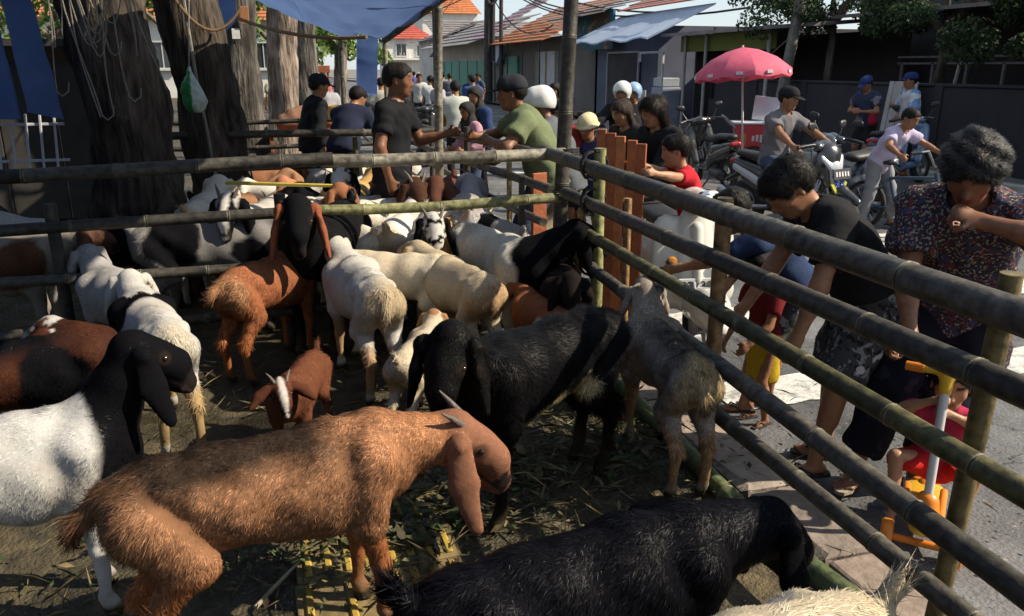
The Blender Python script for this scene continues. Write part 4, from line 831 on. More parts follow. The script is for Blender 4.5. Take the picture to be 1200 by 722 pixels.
# small bush growing by the road behind the seller
tree('small green sapling behind the black shirt seller', (3.2, 21), [(0, 0, -.05), (0, 0, .5), (0, 0, 1.2), (.05, 0, 1.9)], [.04, .035, .03, .01], cl(9, 0, 0, 1.3, .25, .25, .6, .22, 31), 900, (.08, .15), LB, 31, (.1, .09, .07))
# ropes hanging on the big trunk
ROPE = mat('pale_rope', (.19, .175, .15), .9, .3, 120, .4)
def cat_pts(a, b, sag, n=10): a, b = Vector(a), Vector(b); return [a.lerp(b, t / n) - Vector((0, 0, 4 * sag * (t / n) * (1 - t / n))) for t in range(n + 1)]
RB = empty('rope_bundle', (-.98, 6.08, 1.95), 0, 'loose bundle of pale ropes hanging down the huge trunk', 'rope')
rg = random.Random(5)
for k in range(13):
    x = rg.uniform(-.36, .16); z1 = .4; L = rg.uniform(.35, .95); x2 = x + rg.uniform(-.05, .2); pts = [Vector((x, rg.uniform(-.03, .02), z1 + .3))]
    for t in range(1, 12): f = t / 11; pts.append(Vector((x + (x2 - x) * f + .03 * math.sin(f * 5 + k), -.02 * math.sin(f * 3), z1 + .3 - (L + .3) * f)))
    if k % 3 == 0:
        e_ = pts[-1]; pts += [e_ + Vector((.03, 0, -.03)), e_ + Vector((.07, 0, -.0)), e_ + Vector((.08, 0, .06))]
    MB().tube(pts, .0048, 6).build('rope', ROPE, RB, True)
for k in range(4):
    x = rg.uniform(-.3, .0); MB().tube(cat_pts((x, -.02, .35), (x + .2, -.02, .40), .30 + .07 * k), .0045, 6).build('rope', ROPE, RB, True)
R2 = empty('rope', (-.52, 7.76, 1.2), 0, 'long pale cord hanging down the leaning trunk', 'rope'); MB().tube([(-.10, -.02, 1.2), (-.08, -.03, .8), (-.06, -.03, .4), (-.02, -.04, 0), (0, -.04, -.3), (.03, -.03, -.62)], .014, 6).build('cord', ROPE, R2, True)
R3 = empty('rope', (-.58, 7.7, 2.0), 0, 'brown rope looped high across the leaning trunk', 'rope'); MB().tube(cat_pts((-.1, 0, .3), (.42, .1, .25), .22), .012, 6).build('cord', mat('brown_rope', (.16, .10, .05), .9), R3, True)
R4 = empty('rope', (.2, 9.6, 2.2), 0, 'thick brown rope tied from the tagged trunk to the tarpaulin', 'rope'); MB().tube(cat_pts((-.55, 1.9, .18), (.95, .1, -.12), .10), .022, 6).build('cord', mat('brown_rope', (.16, .10, .05), .9), R4, True)
# plastic bag with greens hung between the trunks
S_ = Sdf(); S_.add((0, 0, .18), (0, 0, .02), .015, .06, .03); S_.add((0, 0, .0), (.02, 0, -.08), .085, .10, .04, (0, 1, 0), 1.4); V, Q = S_.mesh(.01, lambda X, Y, Z: .006 * np.sin(70 * X + 50 * Z) * np.sin(60 * Y + 40 * Z))
BAGE = empty('plastic_bag', (-.60, 7.3, 1.56), 0, 'white plastic bag of green leaves hung beside the huge trunk', 'bag'); cc = np.where((V[:, 0:1] < .0), np.array([(.03, .22, .06)]), np.array([(.42, .48, .45)])); link('bag', quads_mesh('bag', V, Q, mat_col('thin_plastic', .3, .5, 30, .2, .4, trans=.3), cc), BAGE)
MB().tube([(0, 0, .16), (.02, .2, .5), (.05, .5, 1.0)], .006, 5).build('handle', ROPE, BAGE, True)
o = MB().box((-.33, 11.705, 2.17), (.10, .012, .13), bev=.002).build('paper_tag', mat('tag_paper', (.7, .7, .68), .7)); tag(o, 'small white paper tag nailed to the grey trunk', 'tag')
o = MB().box((-.20, 11.68, 2.40), (.11, .03, .22), bev=.004).build('wooden_block', mat('block_wood', (.34, .15, .06), .7)); tag(o, 'orange-brown wooden block nailed high on the grey trunk', 'block')
# white slatted trellis at the far left
TR = empty('trellis', (-1.98, 7.15, -.06), 0, 'white slatted trellis at the left edge under the tarpaulin', 'trellis'); TW = mat('white_plastic', (.55, .56, .58), .5, .2, 20, .1)
for k in range(9): MB().box((-.45 + k * .10, 0, 1.25), (.018, .012, .42), R(0), Matrix.Rotation(R(4), 3, 'Y'), bev=.003).build('slat', TW, TR)
for z in (1.1, 1.38): MB().box((-.05, .014, z), (.95, .012, .022), bev=.003).build('crossbar', TW, TR)

HT = empty('added_dark_hut', (-2.6, 8.4, 0), 0, 'dark plywood hut added behind the trellis to darken left edge', 'hut'); PW = mat('dark_plywood', (.05, .045, .04), .85, .3, 6, .2)  # hut put in to darken the bright yard behind the trellis
for k in range(5): MB().box((-.92 + k * .47, 0, .9), (.46, .05, 1.8), bev=.005).build('panel', PW, HT)
MB().box((0, .9, 1.86), (2.7, 2.2, .06), M=Matrix.Rotation(R(-5), 3, 'X')).build('roof', PW, HT)
for k in range(3): MB().box((1.2, .5 + k * .5, .9), (.05, .48, 1.8), bev=.005).build('panel', PW, HT)
# ------------------------------------------------------------------ buildings
GLASS = mat('window_glass', (.03, .035, .04), .1, .1, 3, 0, spec=.7); FRW = mat('window_frame', (.5, .5, .48), .6, .15, 12, .1)
def window(parent, x, y, z, w_, h, nrm='-y', arch=False, bars=2):
    M_ = Matrix.Identity(3) if nrm == '-y' else Matrix.Rotation(R(-90), 3, 'Z'); f = empty('window', (x, y, z)); f.parent = parent; f.rotation_euler = (0, 0, 0 if nrm == '-y' else R(-90))
    MB().box((0, .05, 0), (w_, .04, h)).build('pane', GLASS, f)
    m_ = MB(); t = w_ * .07
    for s_ in (-1, 1): m_.box((s_ * (w_ / 2 + t / 2), 0, 0), (t, .16, h + 2 * t)); m_.box((0, 0, s_ * (h / 2 + t / 2)), (w_, .15, t))
    for b in range(1, bars): m_.box((-w_ / 2 + w_ * b / bars, .02, 0), (t * .6, .06, h))
    if arch: m_.prism([(w_ / 2 * math.cos(a), w_ * .5 * math.sin(a)) for a in np.linspace(0, math.pi, 9)], .1, (0, .02, h / 2 + t), (1, 0, 0), (0, 0, 1))
    m_.build('frame', FRW, f); MB().box((0, -.06, -h / 2 - t * 1.4), (w_ * 1.2, .22, t * .8)).build('sill', FRW, f); return f
def tile_roof(parent, quad, m, rows=9, step=.05, name='roof'):
    """sloping roof laid in stepped courses; quad = eave a, eave b, ridge b, ridge a"""
    a, b, c, d = [Vector(q) for q in quad]; n = (b - a).cross(d - a).normalized(); n = n if n.z > 0 else -n; m_ = MB()
    for i in range(rows):
        t0, t1 = i / rows, (i + 1.12) / rows; p = [a.lerp(d, t0) + n * step * 1.6, b.lerp(c, t0) + n * step * 1.6, b.lerp(c, min(t1, 1)) + n * step * .3, a.lerp(d, min(t1, 1)) + n * step * .3]; q = [v - n * step * .8 for v in p]
        m_.add(p + q, [(0, 1, 2, 3), (7, 6, 5, 4), (0, 4, 5, 1), (1, 5, 6, 2), (3, 2, 6, 7), (0, 3, 7, 4)])
    return m_.build(name, m, parent)
WHW = mat('white_render', (.66, .64, .60), .9, .16, 1.2, .1); REDR = mat('red_roof', (.42, .085, .06), .75, .25, 2, .2); ORR = mat('orange_roof', (.44, .15, .055), .8, .3, 2, .2); GRR = mat('grey_sheet_roof', (.22, .20, .20), .7, .3, 2, .2)
HA = empty('house', (17.6, 105, 0), 0, 'white two-storey house with red pyramid roof at the street end', 'house')
m_ = MB(); m_.box((0, 3, 2.6), (5.8, 6, 5.2)); m_.build('wall', WHW, HA)
for q in (((-3.4, -.5, 5.1), (3.4, -.5, 5.1), (.1, 3, 7.6), (-.1, 3, 7.6)), ((-3.4, 6.5, 5.1), (-3.4, -.5, 5.1), (-.1, 3, 7.6), (-.1, 3.1, 7.6)), ((3.4, -.5, 5.1), (3.4, 6.5, 5.1), (.1, 3.1, 7.6), (.1, 3, 7.6))): tile_roof(HA, q, REDR, 10, .05)
window(HA, -.9, -.06, 3.8, 1.2, 1.4, arch=True); window(HA, 1.6, -.06, 3.7, 1.0, 1.2); MB().box((0, -.6, 2.7), (6, 1.3, .25)).build('balcony', WHW, HA); window(HA, -1.2, -.06, 1.3, 1.4, 1.6)
for k in range(12): MB().box((-2.75 + k * .5, -1.2, 3.1), (.08, .08, .7)).build('baluster', FRW, HA)
HB = empty('house', (26.4, 120, 0), 0, 'tall white house with orange tiled roof behind red-roofed house', 'house')
MB().box((0, 4, 4.6), (8.2, 8, 9.2)).build('wall', WHW, HB); tile_roof(HB, ((-4.6, -.6, 9.1), (4.6, -.6, 9.1), (3.6, 3.5, 11.6), (-3.6, 3.5, 11.6)), ORR, 9, .06); tile_roof(HB, ((-4.6, 8.6, 9.1), (-4.6, -.6, 9.1), (-3.6, 3.5, 11.6), (-3.6, 3.6, 11.6)), ORR, 9, .06)
window(HB, -.9, -.06, 6.2, 1.3, 1.3); window(HB, 2.0, -.06, 6.2, 1.3, 1.3); window(HB, -2.9, -.06, 3.2, 1.2, 1.3); window(HB, 1.2, -.06, 3.2, 1.2, 1.3)
MOT = mat('peeling_render', (.52, .49, .45), .95, .35, .9, .2, dark=(.26, .24, .22))
HC = empty('house', (17.5, 62, 0), 0, 'mottled pale building with grey sheet roof beyond the utility pole', 'building')
MB().box((0, 5, 2.0), (9, 10, 4.0)).build('wall', MOT, HC); tile_roof(HC, ((-5.2, -.8, 3.9), (5, -.8, 3.9), (5, 4, 5.3), (-5.2, 4, 5.3)), GRR, 7, .05); tile_roof(HC, ((-5.2, 10, 3.7), (-5.2, -.8, 3.7), (-1, -.8, 5.2), (-1, 10, 5.2)), GRR, 7, .05)
window(HC, -2.4, -.06, 2.4, 1.4, 1.2); window(HC, 1.5, -.06, 2.4, 1.4, 1.2); MB().box((-4.3, -1.1, 2.7), (2.5, 2.0, .08), M=Matrix.Rotation(R(-12), 3, 'X')).build('canopy', GRR, HC)
TEAL = mat('teal_shutter', (.03, .19, .15), .6, .2, 4, .1)
HD0 = empty('shop', (12, 52, 0), 0, 'far shop with teal panels behind the market crowd', 'shop'); MB().box((3, 0, 1.7), (6, 14, 3.4)).build('wall', mat('dull_wall', (.30, .28, .26), .9, .25, 1, .1), HD0)
for k in range(6): MB().box((-.05, -6 + k * 2.3, 1.1), (.08, 2.1, 2.0)).build('shutter', TEAL, HD0)
tile_roof(HD0, ((-1.2, 7.4, 2.9), (-1.2, -7.4, 2.9), (3, -7.4, 4.6), (3, 7.4, 4.6)), GRR, 6, .05)
DKW = mat('dark_wall', (.055, .05, .055), .9, .25, 1.5, .15); GWALL = mat('grey_brown_wall', (.13, .12, .115), .9, .25, 1.2, .15)
HD = empty('shop', (12, 36.5, 0), 0, 'grey shop with orange tiled roof and teal doorway', 'shop')
MB().box((3, 0, 1.5), (6, 15, 3.0)).build('wall', GWALL, HD); tile_roof(HD, ((-1.1, 4.8, 2.75), (-1.1, -4.2, 2.75), (3, -4.2, 4.7), (3, 4.8, 4.7)), ORR, 12, .05); tile_roof(HD, ((-1.2, 8.2, 3.1), (-1.2, 4.9, 3.1), (3, 4.9, 5.4), (3, 8.2, 5.4)), mat('violet_roof', (.30, .20, .24), .8, .25, 2, .2), 10, .05)
MB().box((-.06, 3.6, 1.15), (.1, 2.2, 2.2)).build('teal_door', TEAL, HD); dr = MB().box((-.06, -1.9, 1.2), (.1, 2.6, 2.4)).build('white_door', mat('pale_door', (.42, .42, .46), .6, .2, 3, .1), HD)
for q in (-3.15, -1.9, -.65): MB().box((-.14, q, 1.2), (.06, .08, 2.4)).build('door_frame', mat('door_rail', (.35, .30, .2), .6), dr)
MB().box((-.25, 5.9, 2.35), (.3, 2.4, .9), M=Matrix.Rotation(R(20), 3, 'Y')).build('awning', mat('pale_blue_sheet', (.35, .42, .55), .6, .2, 4, .1), HD)
for q in (-3.6, -1.2, 1.2, 3.4): MB().box((-1.0, q, 1.4), (.06, .06, 2.8)).build('post', DKW, HD)
HE = empty('shop', (12, 25.2, 0), 0, 'shop with blue-white tarpaulin awning and framed dark doorway', 'shop')
NVY = mat('slate_blue_wall', (.10, .11, .16), .9, .25, 1.5, .1)
m_ = MB(); m_.box((3, 1.4, 1.5), (6, 5.2, 3.0)); m_.build('wall', NVY, HE); MB().box((3, -2.9, 1.4), (.1, 3.4, 2.8)).build('back_wall', DKW, HE); MB().box((3, -4.55, 1.4), (6, .1, 2.8)).build('side_wall', DKW, HE)
MB().box((-.04, 1.3, 1.1), (.1, 2.5, 2.2)).build('doorway', DKW, HE)
m_ = MB(); m_.box((-.10, .02, 1.1), (.06, .06, 2.2)); m_.box((-.10, 2.6, 1.1), (.06, .06, 2.2)); m_.box((-.10, 1.3, 2.23), (.06, 2.64, .06)); m_.build('door_frame', mat('pale_frame', (.35, .35, .4), .6), HE)
AW = mat('blue_white_awning', (.62, .70, .82), .55, .15, 3, .2)
_t = AW.node_tree; _tr = _t.nodes.new('ShaderNodeBsdfTranslucent'); _tr.inputs[0].default_value = (.55, .66, .85, 1); _ms = _t.nodes.new('ShaderNodeMixShader'); _ms.inputs[0].default_value = .5
_t.links.new(_t.nodes['Principled BSDF'].outputs[0], _ms.inputs[1]); _t.links.new(_tr.outputs[0], _ms.inputs[2]); _t.links.new(_ms.outputs[0], _t.nodes['Material Output'].inputs[0])
m_ = MB(); ny_ = 14
for k in range(ny_):
    y0 = -4.7 + k * 6.2 / ny_; y1 = -4.7 + (k + 1) * 6.2 / ny_; w0 = .05 * math.sin(k * 1.3); w1 = .05 * math.sin((k + 1) * 1.3)
    m_.add([(-2.1, y0, 2.50 + w0), (-2.1, y1, 2.50 + w1), (-.1, y1, 3.42), (-.1, y0, 3.42), (-2.1, y0, 2.46 + w0), (-2.1, y1, 2.46 + w1), (-.1, y1, 3.38), (-.1, y0, 3.38)], [(0, 1, 2, 3), (7, 6, 5, 4), (0, 4, 5, 1), (3, 2, 6, 7)])
m_.build('awning', AW, HE, True); tile_roof(HE, ((-.3, 1.4, 3.5), (-.3, -4.9, 3.5), (3.5, -4.9, 5.2), (3.5, 1.4, 5.2)), mat('worn_red_roof', (.40, .13, .09), .8, .3, 2, .2), 9, .05)
SG = MB().box((-.55, 2.9, 3.0), (.08, 2.9, 1.3), M=Matrix.Rotation(R(6), 3, 'Z')).build('signboard', pattern_cloth('faded_billboard', (.12, .10, .09), [((.05, .13, .17), 1.2, .5), ((.22, .19, .15), 2.5, .6)]), HE)
tile_roof(HE, ((-1.6, 5.0, 3.35), (-1.6, 1.5, 3.35), (3, 1.5, 4.6), (3, 5.0, 4.6)), mat('brown_sheet_roof', (.16, .13, .125), .8, .3, 2, .2), 6, .05)
m_ = MB(); m_.tube([(-1.2, -3.9, 1.2), (-1.2, -3.9, 2.15), (-1.2, -2.4, 2.15), (-1.2, -2.4, 1.9)], .04, 6); m_.build('pipe_frame', mat('white_pipe', (.5, .5, .5), .5), HE, True)
MB().box((-.7, -3.2, .55), (.6, .7, 1.25), bev=.02).build('cabinet', mat('pale_cabinet', (.30, .33, .42), .5, .2, 4, .05), HE); MB().box((-.7, -3.2, 1.32), (.55, .6, .25), bev=.02).build('glass_case', mat('case', (.4, .45, .5), .3), HE); MB().box((-.7, -1.6, .6), (.05, .5, .9), bev=.01).build('menu_board', mat('menu', (.42, .42, .42), .7), HE)
HF = empty('food_stall', (12, 18.4, 0), 0, 'dark open food stall with yellow-green fascia behind the parasol', 'stall')
MB().box((2.5, 0, 1.3), (.1, 4.6, 2.6)).build('back_wall', DKW, HF); MB().box((1, 2.3, 1.3), (3.0, .08, 2.6)).build('side_wall', DKW, HF); MB().box((.6, 0, 2.72), (4.2, 5.0, .08), M=Matrix.Rotation(R(-4), 3, 'Y')).build('roof', GRR, HF)
MB().box((-.9, .2, 2.35), (.06, 4.4, .42)).build('fascia', mat('olive_fascia', (.13, .15, .03), .7, .2, 3, .1), HF)
for q in (-1.9, .9, 2.0): MB().tube([(-1.0, q, 0), (-1.0, q, 2.6)], .045, 8).build('post', mat('galvanised', (.30, .30, .30), .5, .2, 8, .1), HF, True)
MB().box((.2, .2, .45), (.8, 3.6, .9), bev=.02).build('counter', DKW, HF)
HG = empty('house', (14.2, 11, 0), 0, 'dark veranda house behind the roadside wall, roof edge above', 'house')
MB().box((3, 1, 2.1), (4, 13.5, 4.2)).build('wall', DKW, HG); MB().box((-.4, -.3, 2.95), (3.2, 10.5, .07), M=Matrix.Rotation(R(-5), 3, 'Y')).build('veranda_roof', GRR, HG)
for k in range(30): MB().tube([(-2.0, -5.4 + k * .36, 2.80), (-1.5, -5.4 + k * .36, 2.845)], .035, 5).build('roof_rib', GRR, HG)
for z in (1.95, 1.82): MB().box((-1.0, 1.2, z), (.05, 5.4, .04)).build('handrail', mat('grey_steel', (.16, .16, .17), .5), HG)
for k in range(7): MB().box((-1.0, -1.4 + k * .86, 1.0), (.05, .05, 1.7)).build('railing_post', mat('grey_steel', (.16, .16, .17), .5), HG)
# roadside wall, in plastered bays with piers and coping
WL = empty('boundary_wall', (11.4, 9, 0), 0, 'long dark boundary wall along the far side of the road', 'wall'); BW_ = mat('black_painted_wall', (.022, .022, .030), .75, .35, 2, .2)
for k in range(9):
    if 12.1 < 2.2 + k * 1.9 + .95 < 12.0: continue
    MB().box((0, -6.8 + k * 1.9 + .95, .72), (.16, 1.86, 1.40), bev=.01).build('panel', BW_, WL); MB().box((0, -6.8 + k * 1.9, .74), (.22, .20, 1.46), bev=.012).build('pier', BW_, WL)
    MB().box((0, -6.8 + k * 1.9 + .95, 1.445), (.24, 1.7, .05), bev=.01).build('coping', BW_, WL)
FE = empty('iron_fence', (11.5, 6.6, 1.47), 0, 'black bar fence on the wall, overgrown with creeper', 'fence'); IR = mat('dark_iron', (.03, .03, .032), .5)
for k in range(34): MB().box((0, -3.2 + k * .17, .42), (.022, .022, .84)).build('bar', IR, FE)
for z in (.12, .78): MB().box((0, -.3, z), (.03, 5.8, .03)).build('bar_rail', IR, FE)
SH = empty('metal_sheet', (10.95, 12.35, .05), R(0), 'pale corrugated metal sheet leaning against the dark wall', 'sheet'); SM = mat('zinc_sheet', (.34, .34, .34), .5, .25, 6, .15)
for k in range(6): MB().box((.10, -.30 + k * .115, .72), (.02 + .02 * (k % 2), .11, 1.46), M=Matrix.Rotation(R(6), 3, 'Y')).build('fold', SM, SH)
# trees and creeper over the wall at right
def rtree(lab, x, y, h, clumps, n, sd, cols=LD, size=(.07, .13), r=.12): return tree(lab, (x, y), [(0, 0, -.05), (0, 0, 1), (.05, 0, h * .5), (0, .1, h * .8), (0, .1, h)], [r, r * .8, r * .7, r * .4, r * .2], clumps, n, size, cols, sd, (.09, .08, .07), limbs=[[(.05, 0, h * .55), (-.5, .3, h * .7), (-.9, .5, h * .8)], [(.05, 0, h * .6), (.3, -.5, h * .75), (.5, -1, h * .85)]], group='trees over the wall')
rtree('dark leafy tree overhanging the wall at the top right', 12.0, 9.4, 4.2, cl(40, -.5, -.4, 2.75, .9, 2.9, .75, .42, 21), 20000, 21)
rtree('dark broad-leaved tree above the parasol', 12.4, 16.2, 4.6, cl(26, -.8, 0, 3.15, 1.1, 2.1, .5, .44, 22), 9500, 22)
rtree('sparse tree standing between the veranda and the wall', 12.5, 13.0, 4.2, cl(16, -.2, -.4, 3.0, .9, 1.8, .5, .36, 24), 5000, 24)
link('foliage', leaf_mesh('foliage', cl(30, 11.45, 6.9, 1.95, .22, 2.3, .45, .26, 23), 7000, (.05, .10), [(.06, .085, .03), (.10, .12, .05), (.04, .06, .025), (.16, .17, .09)], 23), None); tag(bpy.data.objects['foliage'], 'pale green creeper growing over the bar fence at right', 'creeper'); bpy.data.objects['foliage'].name = 'creeper'
# grass tuft by the wall foot
# ------------------------------------------------------------------ poles and wires
PC = mat_col('weathered_pole', .8, .2, 7, .4, .3)
def pole(lab, base, top, r0, r1, col=(.16, .15, .135), arms=(), name='utility_pole'):
    e = empty(name, base, 0, lab, 'pole'); m_ = MB(); t = Vector(top) - Vector(base); m_.tube([t * (k / 8) for k in range(9)], [r0 + (r1 - r0) * k / 8 for k in range(9)], 12); m_.c = [tuple(np.array(col) * (random.uniform(.6, 1.2))) for _ in m_.v]; m_.build('shaft', PC, e, True, True)
    for z, L in arms: MB().box(t * (z / t.z) , (L, .08, .09), .5).build('crossarm', DKW, e)
    return e
pole('leaning mottled utility pole beside the parasol', (10.9, 15.9, 0), (11.5, 15.6, 6.5), .13, .10, (.17, .165, .15))
UP = pole('dark utility pole laden with cables at the street middle', (10.8, 40.5, 0), (10.9, 40.5, 9), .24, .18, (.05, .048, .046), ((7.6, 2.2), (6.6, 1.8)))
MB().tube([(.22, -.2, 2), (.28, -.2, 5.5), (.2, -.2, 8.6)], .09, 6).build('cable_bundle', DKW, UP, True)
MB().tube(cat_pts((-.2, -.3, 5.2), (.5, -.3, 5.2), .5), .07, 6).build('cable_coil', DKW, UP, True)
pole('second thinner dark pole just right of the cable pole', (11.2, 39.5, 0), (11.25, 39.5, 9), .11, .09, (.06, .055, .055))
pole('thin dark lamp post in front of the red-roofed house', (8.4, 42, 0), (8.4, 42, 7), .11, .08, (.07, .065, .06))
pole('white street lamp post left of the blue banner', (4.1, 48, 0), (4.1, 48, 7), .12, .09, (.6, .6, .58))
pole('thin grey sign pole rising behind the two men in caps', (11.9, 12.2, 0), (12.2, 12.1, 2.6), .035, .03, (.30, .29, .27))
pole('thin pale post at the wall near the creeper', (12.2, 8.6, 0), (12.35, 8.6, 3.2), .03, .03, (.22, .22, .2))
WIRE = mat('black_cable', (.015, .015, .015), .6)
rg = random.Random(3)
ends = [((11, 40.5, 8.6), (11.5, 15.7, 5.6)), ((11, 40.5, 8.2), (11.6, 15.7, 5.2)), ((11, 40.5, 7.6), (11.5, 15.7, 4.9)), ((11, 40.5, 7.0), (12, 24, 3.9)), ((11, 40.5, 6.4), (12, 28, 3.7)), ((11, 40.5, 6.0), (12, 31, 3.6)), ((11, 40.5, 7.4), (12.2, 21, 4.2)), ((11, 40.5, 8.0), (20, 104, 7)), ((11, 40.5, 7.2), (8.4, 42, 6.5)), ((11, 40.5, 6.2), (4, 60, 4.5)), ((11, 40.5, 5.6), (5, 80, 5.5)), ((11, 40.5, 8.4), (1, 46, 9)), ((11, 40.5, 5.2), (12, 34, 3.5)), ((11, 40.5, 6.7), (12.0, 22.5, 3.3)), ((11, 40.5, 5.9), (12, 19, 3.2))]
wl = ['overhead cable %s' % q for q in ('highest of the bundle to the mottled pole', 'second of the bundle to the mottled pole', 'third of the bundle to the mottled pole', 'dropping to the blue awning shop', 'dropping to the faded billboard', 'dropping to the orange tiled roof', 'running to the stall beside the awning', 'running towards the red-roofed house', 'short span to the thin lamp post', 'sagging away down the street', 'low span far down the street', 'crossing high above the street', 'short drop to the grey shop wall', 'sagging across the blue awning', 'lowest, sagging across the shop fronts')]
for (a, b), l in zip(ends, wl): o = MB().tube(cat_pts(a, b, rg.uniform(.3, 1.1), 14), .03, 5).build('overhead_cable', WIRE, None, True); tag(o, l, 'cable', 'overhead cables')

# pale row of houses and trees closing the view at far left
HL = empty('house', (-7, 52, 0), 0, 'long pale house row far behind the left trunks', 'house'); MB().box((0, 3, 2.2), (17, 6, 4.4)).build('wall', WHW, HL); tile_roof(HL, ((-9, -.6, 4.3), (9, -.6, 4.3), (8.6, 3, 6.2), (-8.6, 3, 6.2)), ORR, 9, .06)
for k in range(6): window(HL, -7 + k * 2.8, -.06, 2.4, 1.3, 1.4)
# ------------------------------------------------------------------ motorbikes, bicycle, cart, toy scooter
TYRE = mat('tyre_rubber', (.018, .018, .018), .8, .2, 40, .3); ALU = mat('alloy', (.35, .35, .36), .35, .15, 20, .05, metal=.8); CHR = mat('chrome', (.6, .6, .62), .15, .05, 10, 0, metal=1)
BLKP = mat('black_plastic', (.02, .02, .022), .45, .2, 30, .08); SEATM = mat('seat_vinyl', (.02, .02, .021), .55, .2, 40, .15); LENS = mat('lamp_lens', (.55, .57, .6), .1, .1, 10, 0, spec=.8); REDL = mat('red_lens', (.35, .02, .02), .2); PLATEM = mat('number_plate', (.55, .55, .54), .5, .1, 20, .05); PLD = mat('black_plate', (.03, .03, .035), .5)
def paintm(c): return mat('paint_%02x%02x%02x' % tuple(int(x * 255) for x in c), c, .3, .08, 12, .02, spec=.55, coat=.6)
def wheel(parent, pos, r, wd, spokes=5, thin=False, steer=0):
    w_ = empty('wheel', pos); w_.parent = parent; w_.rotation_euler = (0, 0, R(steer)); A = Matrix.Rotation(R(90), 3, 'X'); h = wd / 2; t = wd * .9
    MB().lathe([(r - t, -h * .8), (r - t * .5, -h), (r - t * .15, -h * .8), (r, -h * .3), (r, h * .3), (r - t * .15, h * .8), (r - t * .5, h), (r - t, h * .8)], 26, M=A, close=True).build('tyre', TYRE, w_, True)
    m_ = MB(); m_.lathe([(r - t * 1.25, -h * .6), (r - t * .9, -h * .75), (r - t * .9, h * .75), (r - t * 1.25, h * .6)], 26, M=A, close=True); m_.lathe([(.001, -h * 1.2), (.045, -h * 1.2), (.05, h * 1.2), (.001, h * 1.2)], 12, M=A)
    for k in range(spokes):
        a = 2 * math.pi * k / spokes; m_.tube([(math.cos(a) * .03, (1 if k % 2 else -1) * (h * .6 if thin else 0), math.sin(a) * .03), (math.cos(a + (.1 if thin else .0)) * (r - t * 1.1), 0, math.sin(a + (.1 if thin else .0)) * (r - t * 1.1))], .002 if thin else .017, 5)
    m_.build('rim', CHR if thin else ALU, w_, True); return w_
def sd_part(name, parent, prims, m, vox=.012, clips=(), subs=()):
    S_ = Sdf()
    for p in prims: S_.add(*p[:4], k=p[4] if len(p) > 4 else .03, n=p[5] if len(p) > 5 else None, sc=p[6] if len(p) > 6 else 1)
    for c in subs: S_.sub(*c)
    for c in clips: S_.clip(*c)
    V, Q = S_.mesh(vox); return link(name, quads_mesh(name, V, Q, m), parent)
FNT = None
def text_mesh(name, txt, size, parent, loc, rot, m, th=.0015):
    cu = bpy.data.curves.new(name, 'FONT'); cu.body = txt; cu.size = size; cu.extrude = th; cu.align_x = 'CENTER'; cu.align_y = 'CENTER'; o = bpy.data.objects.new(name, cu); COL.objects.link(o)
    bpy.context.view_layer.update(); me = bpy.data.meshes.new_from_object(o.evaluated_get(bpy.context.evaluated_depsgraph_get())); bpy.data.objects.remove(o); me.materials.clear(); me.materials.append(m)
    q = link(name, me, parent); q.location = loc; q.rotation_euler = rot; return q
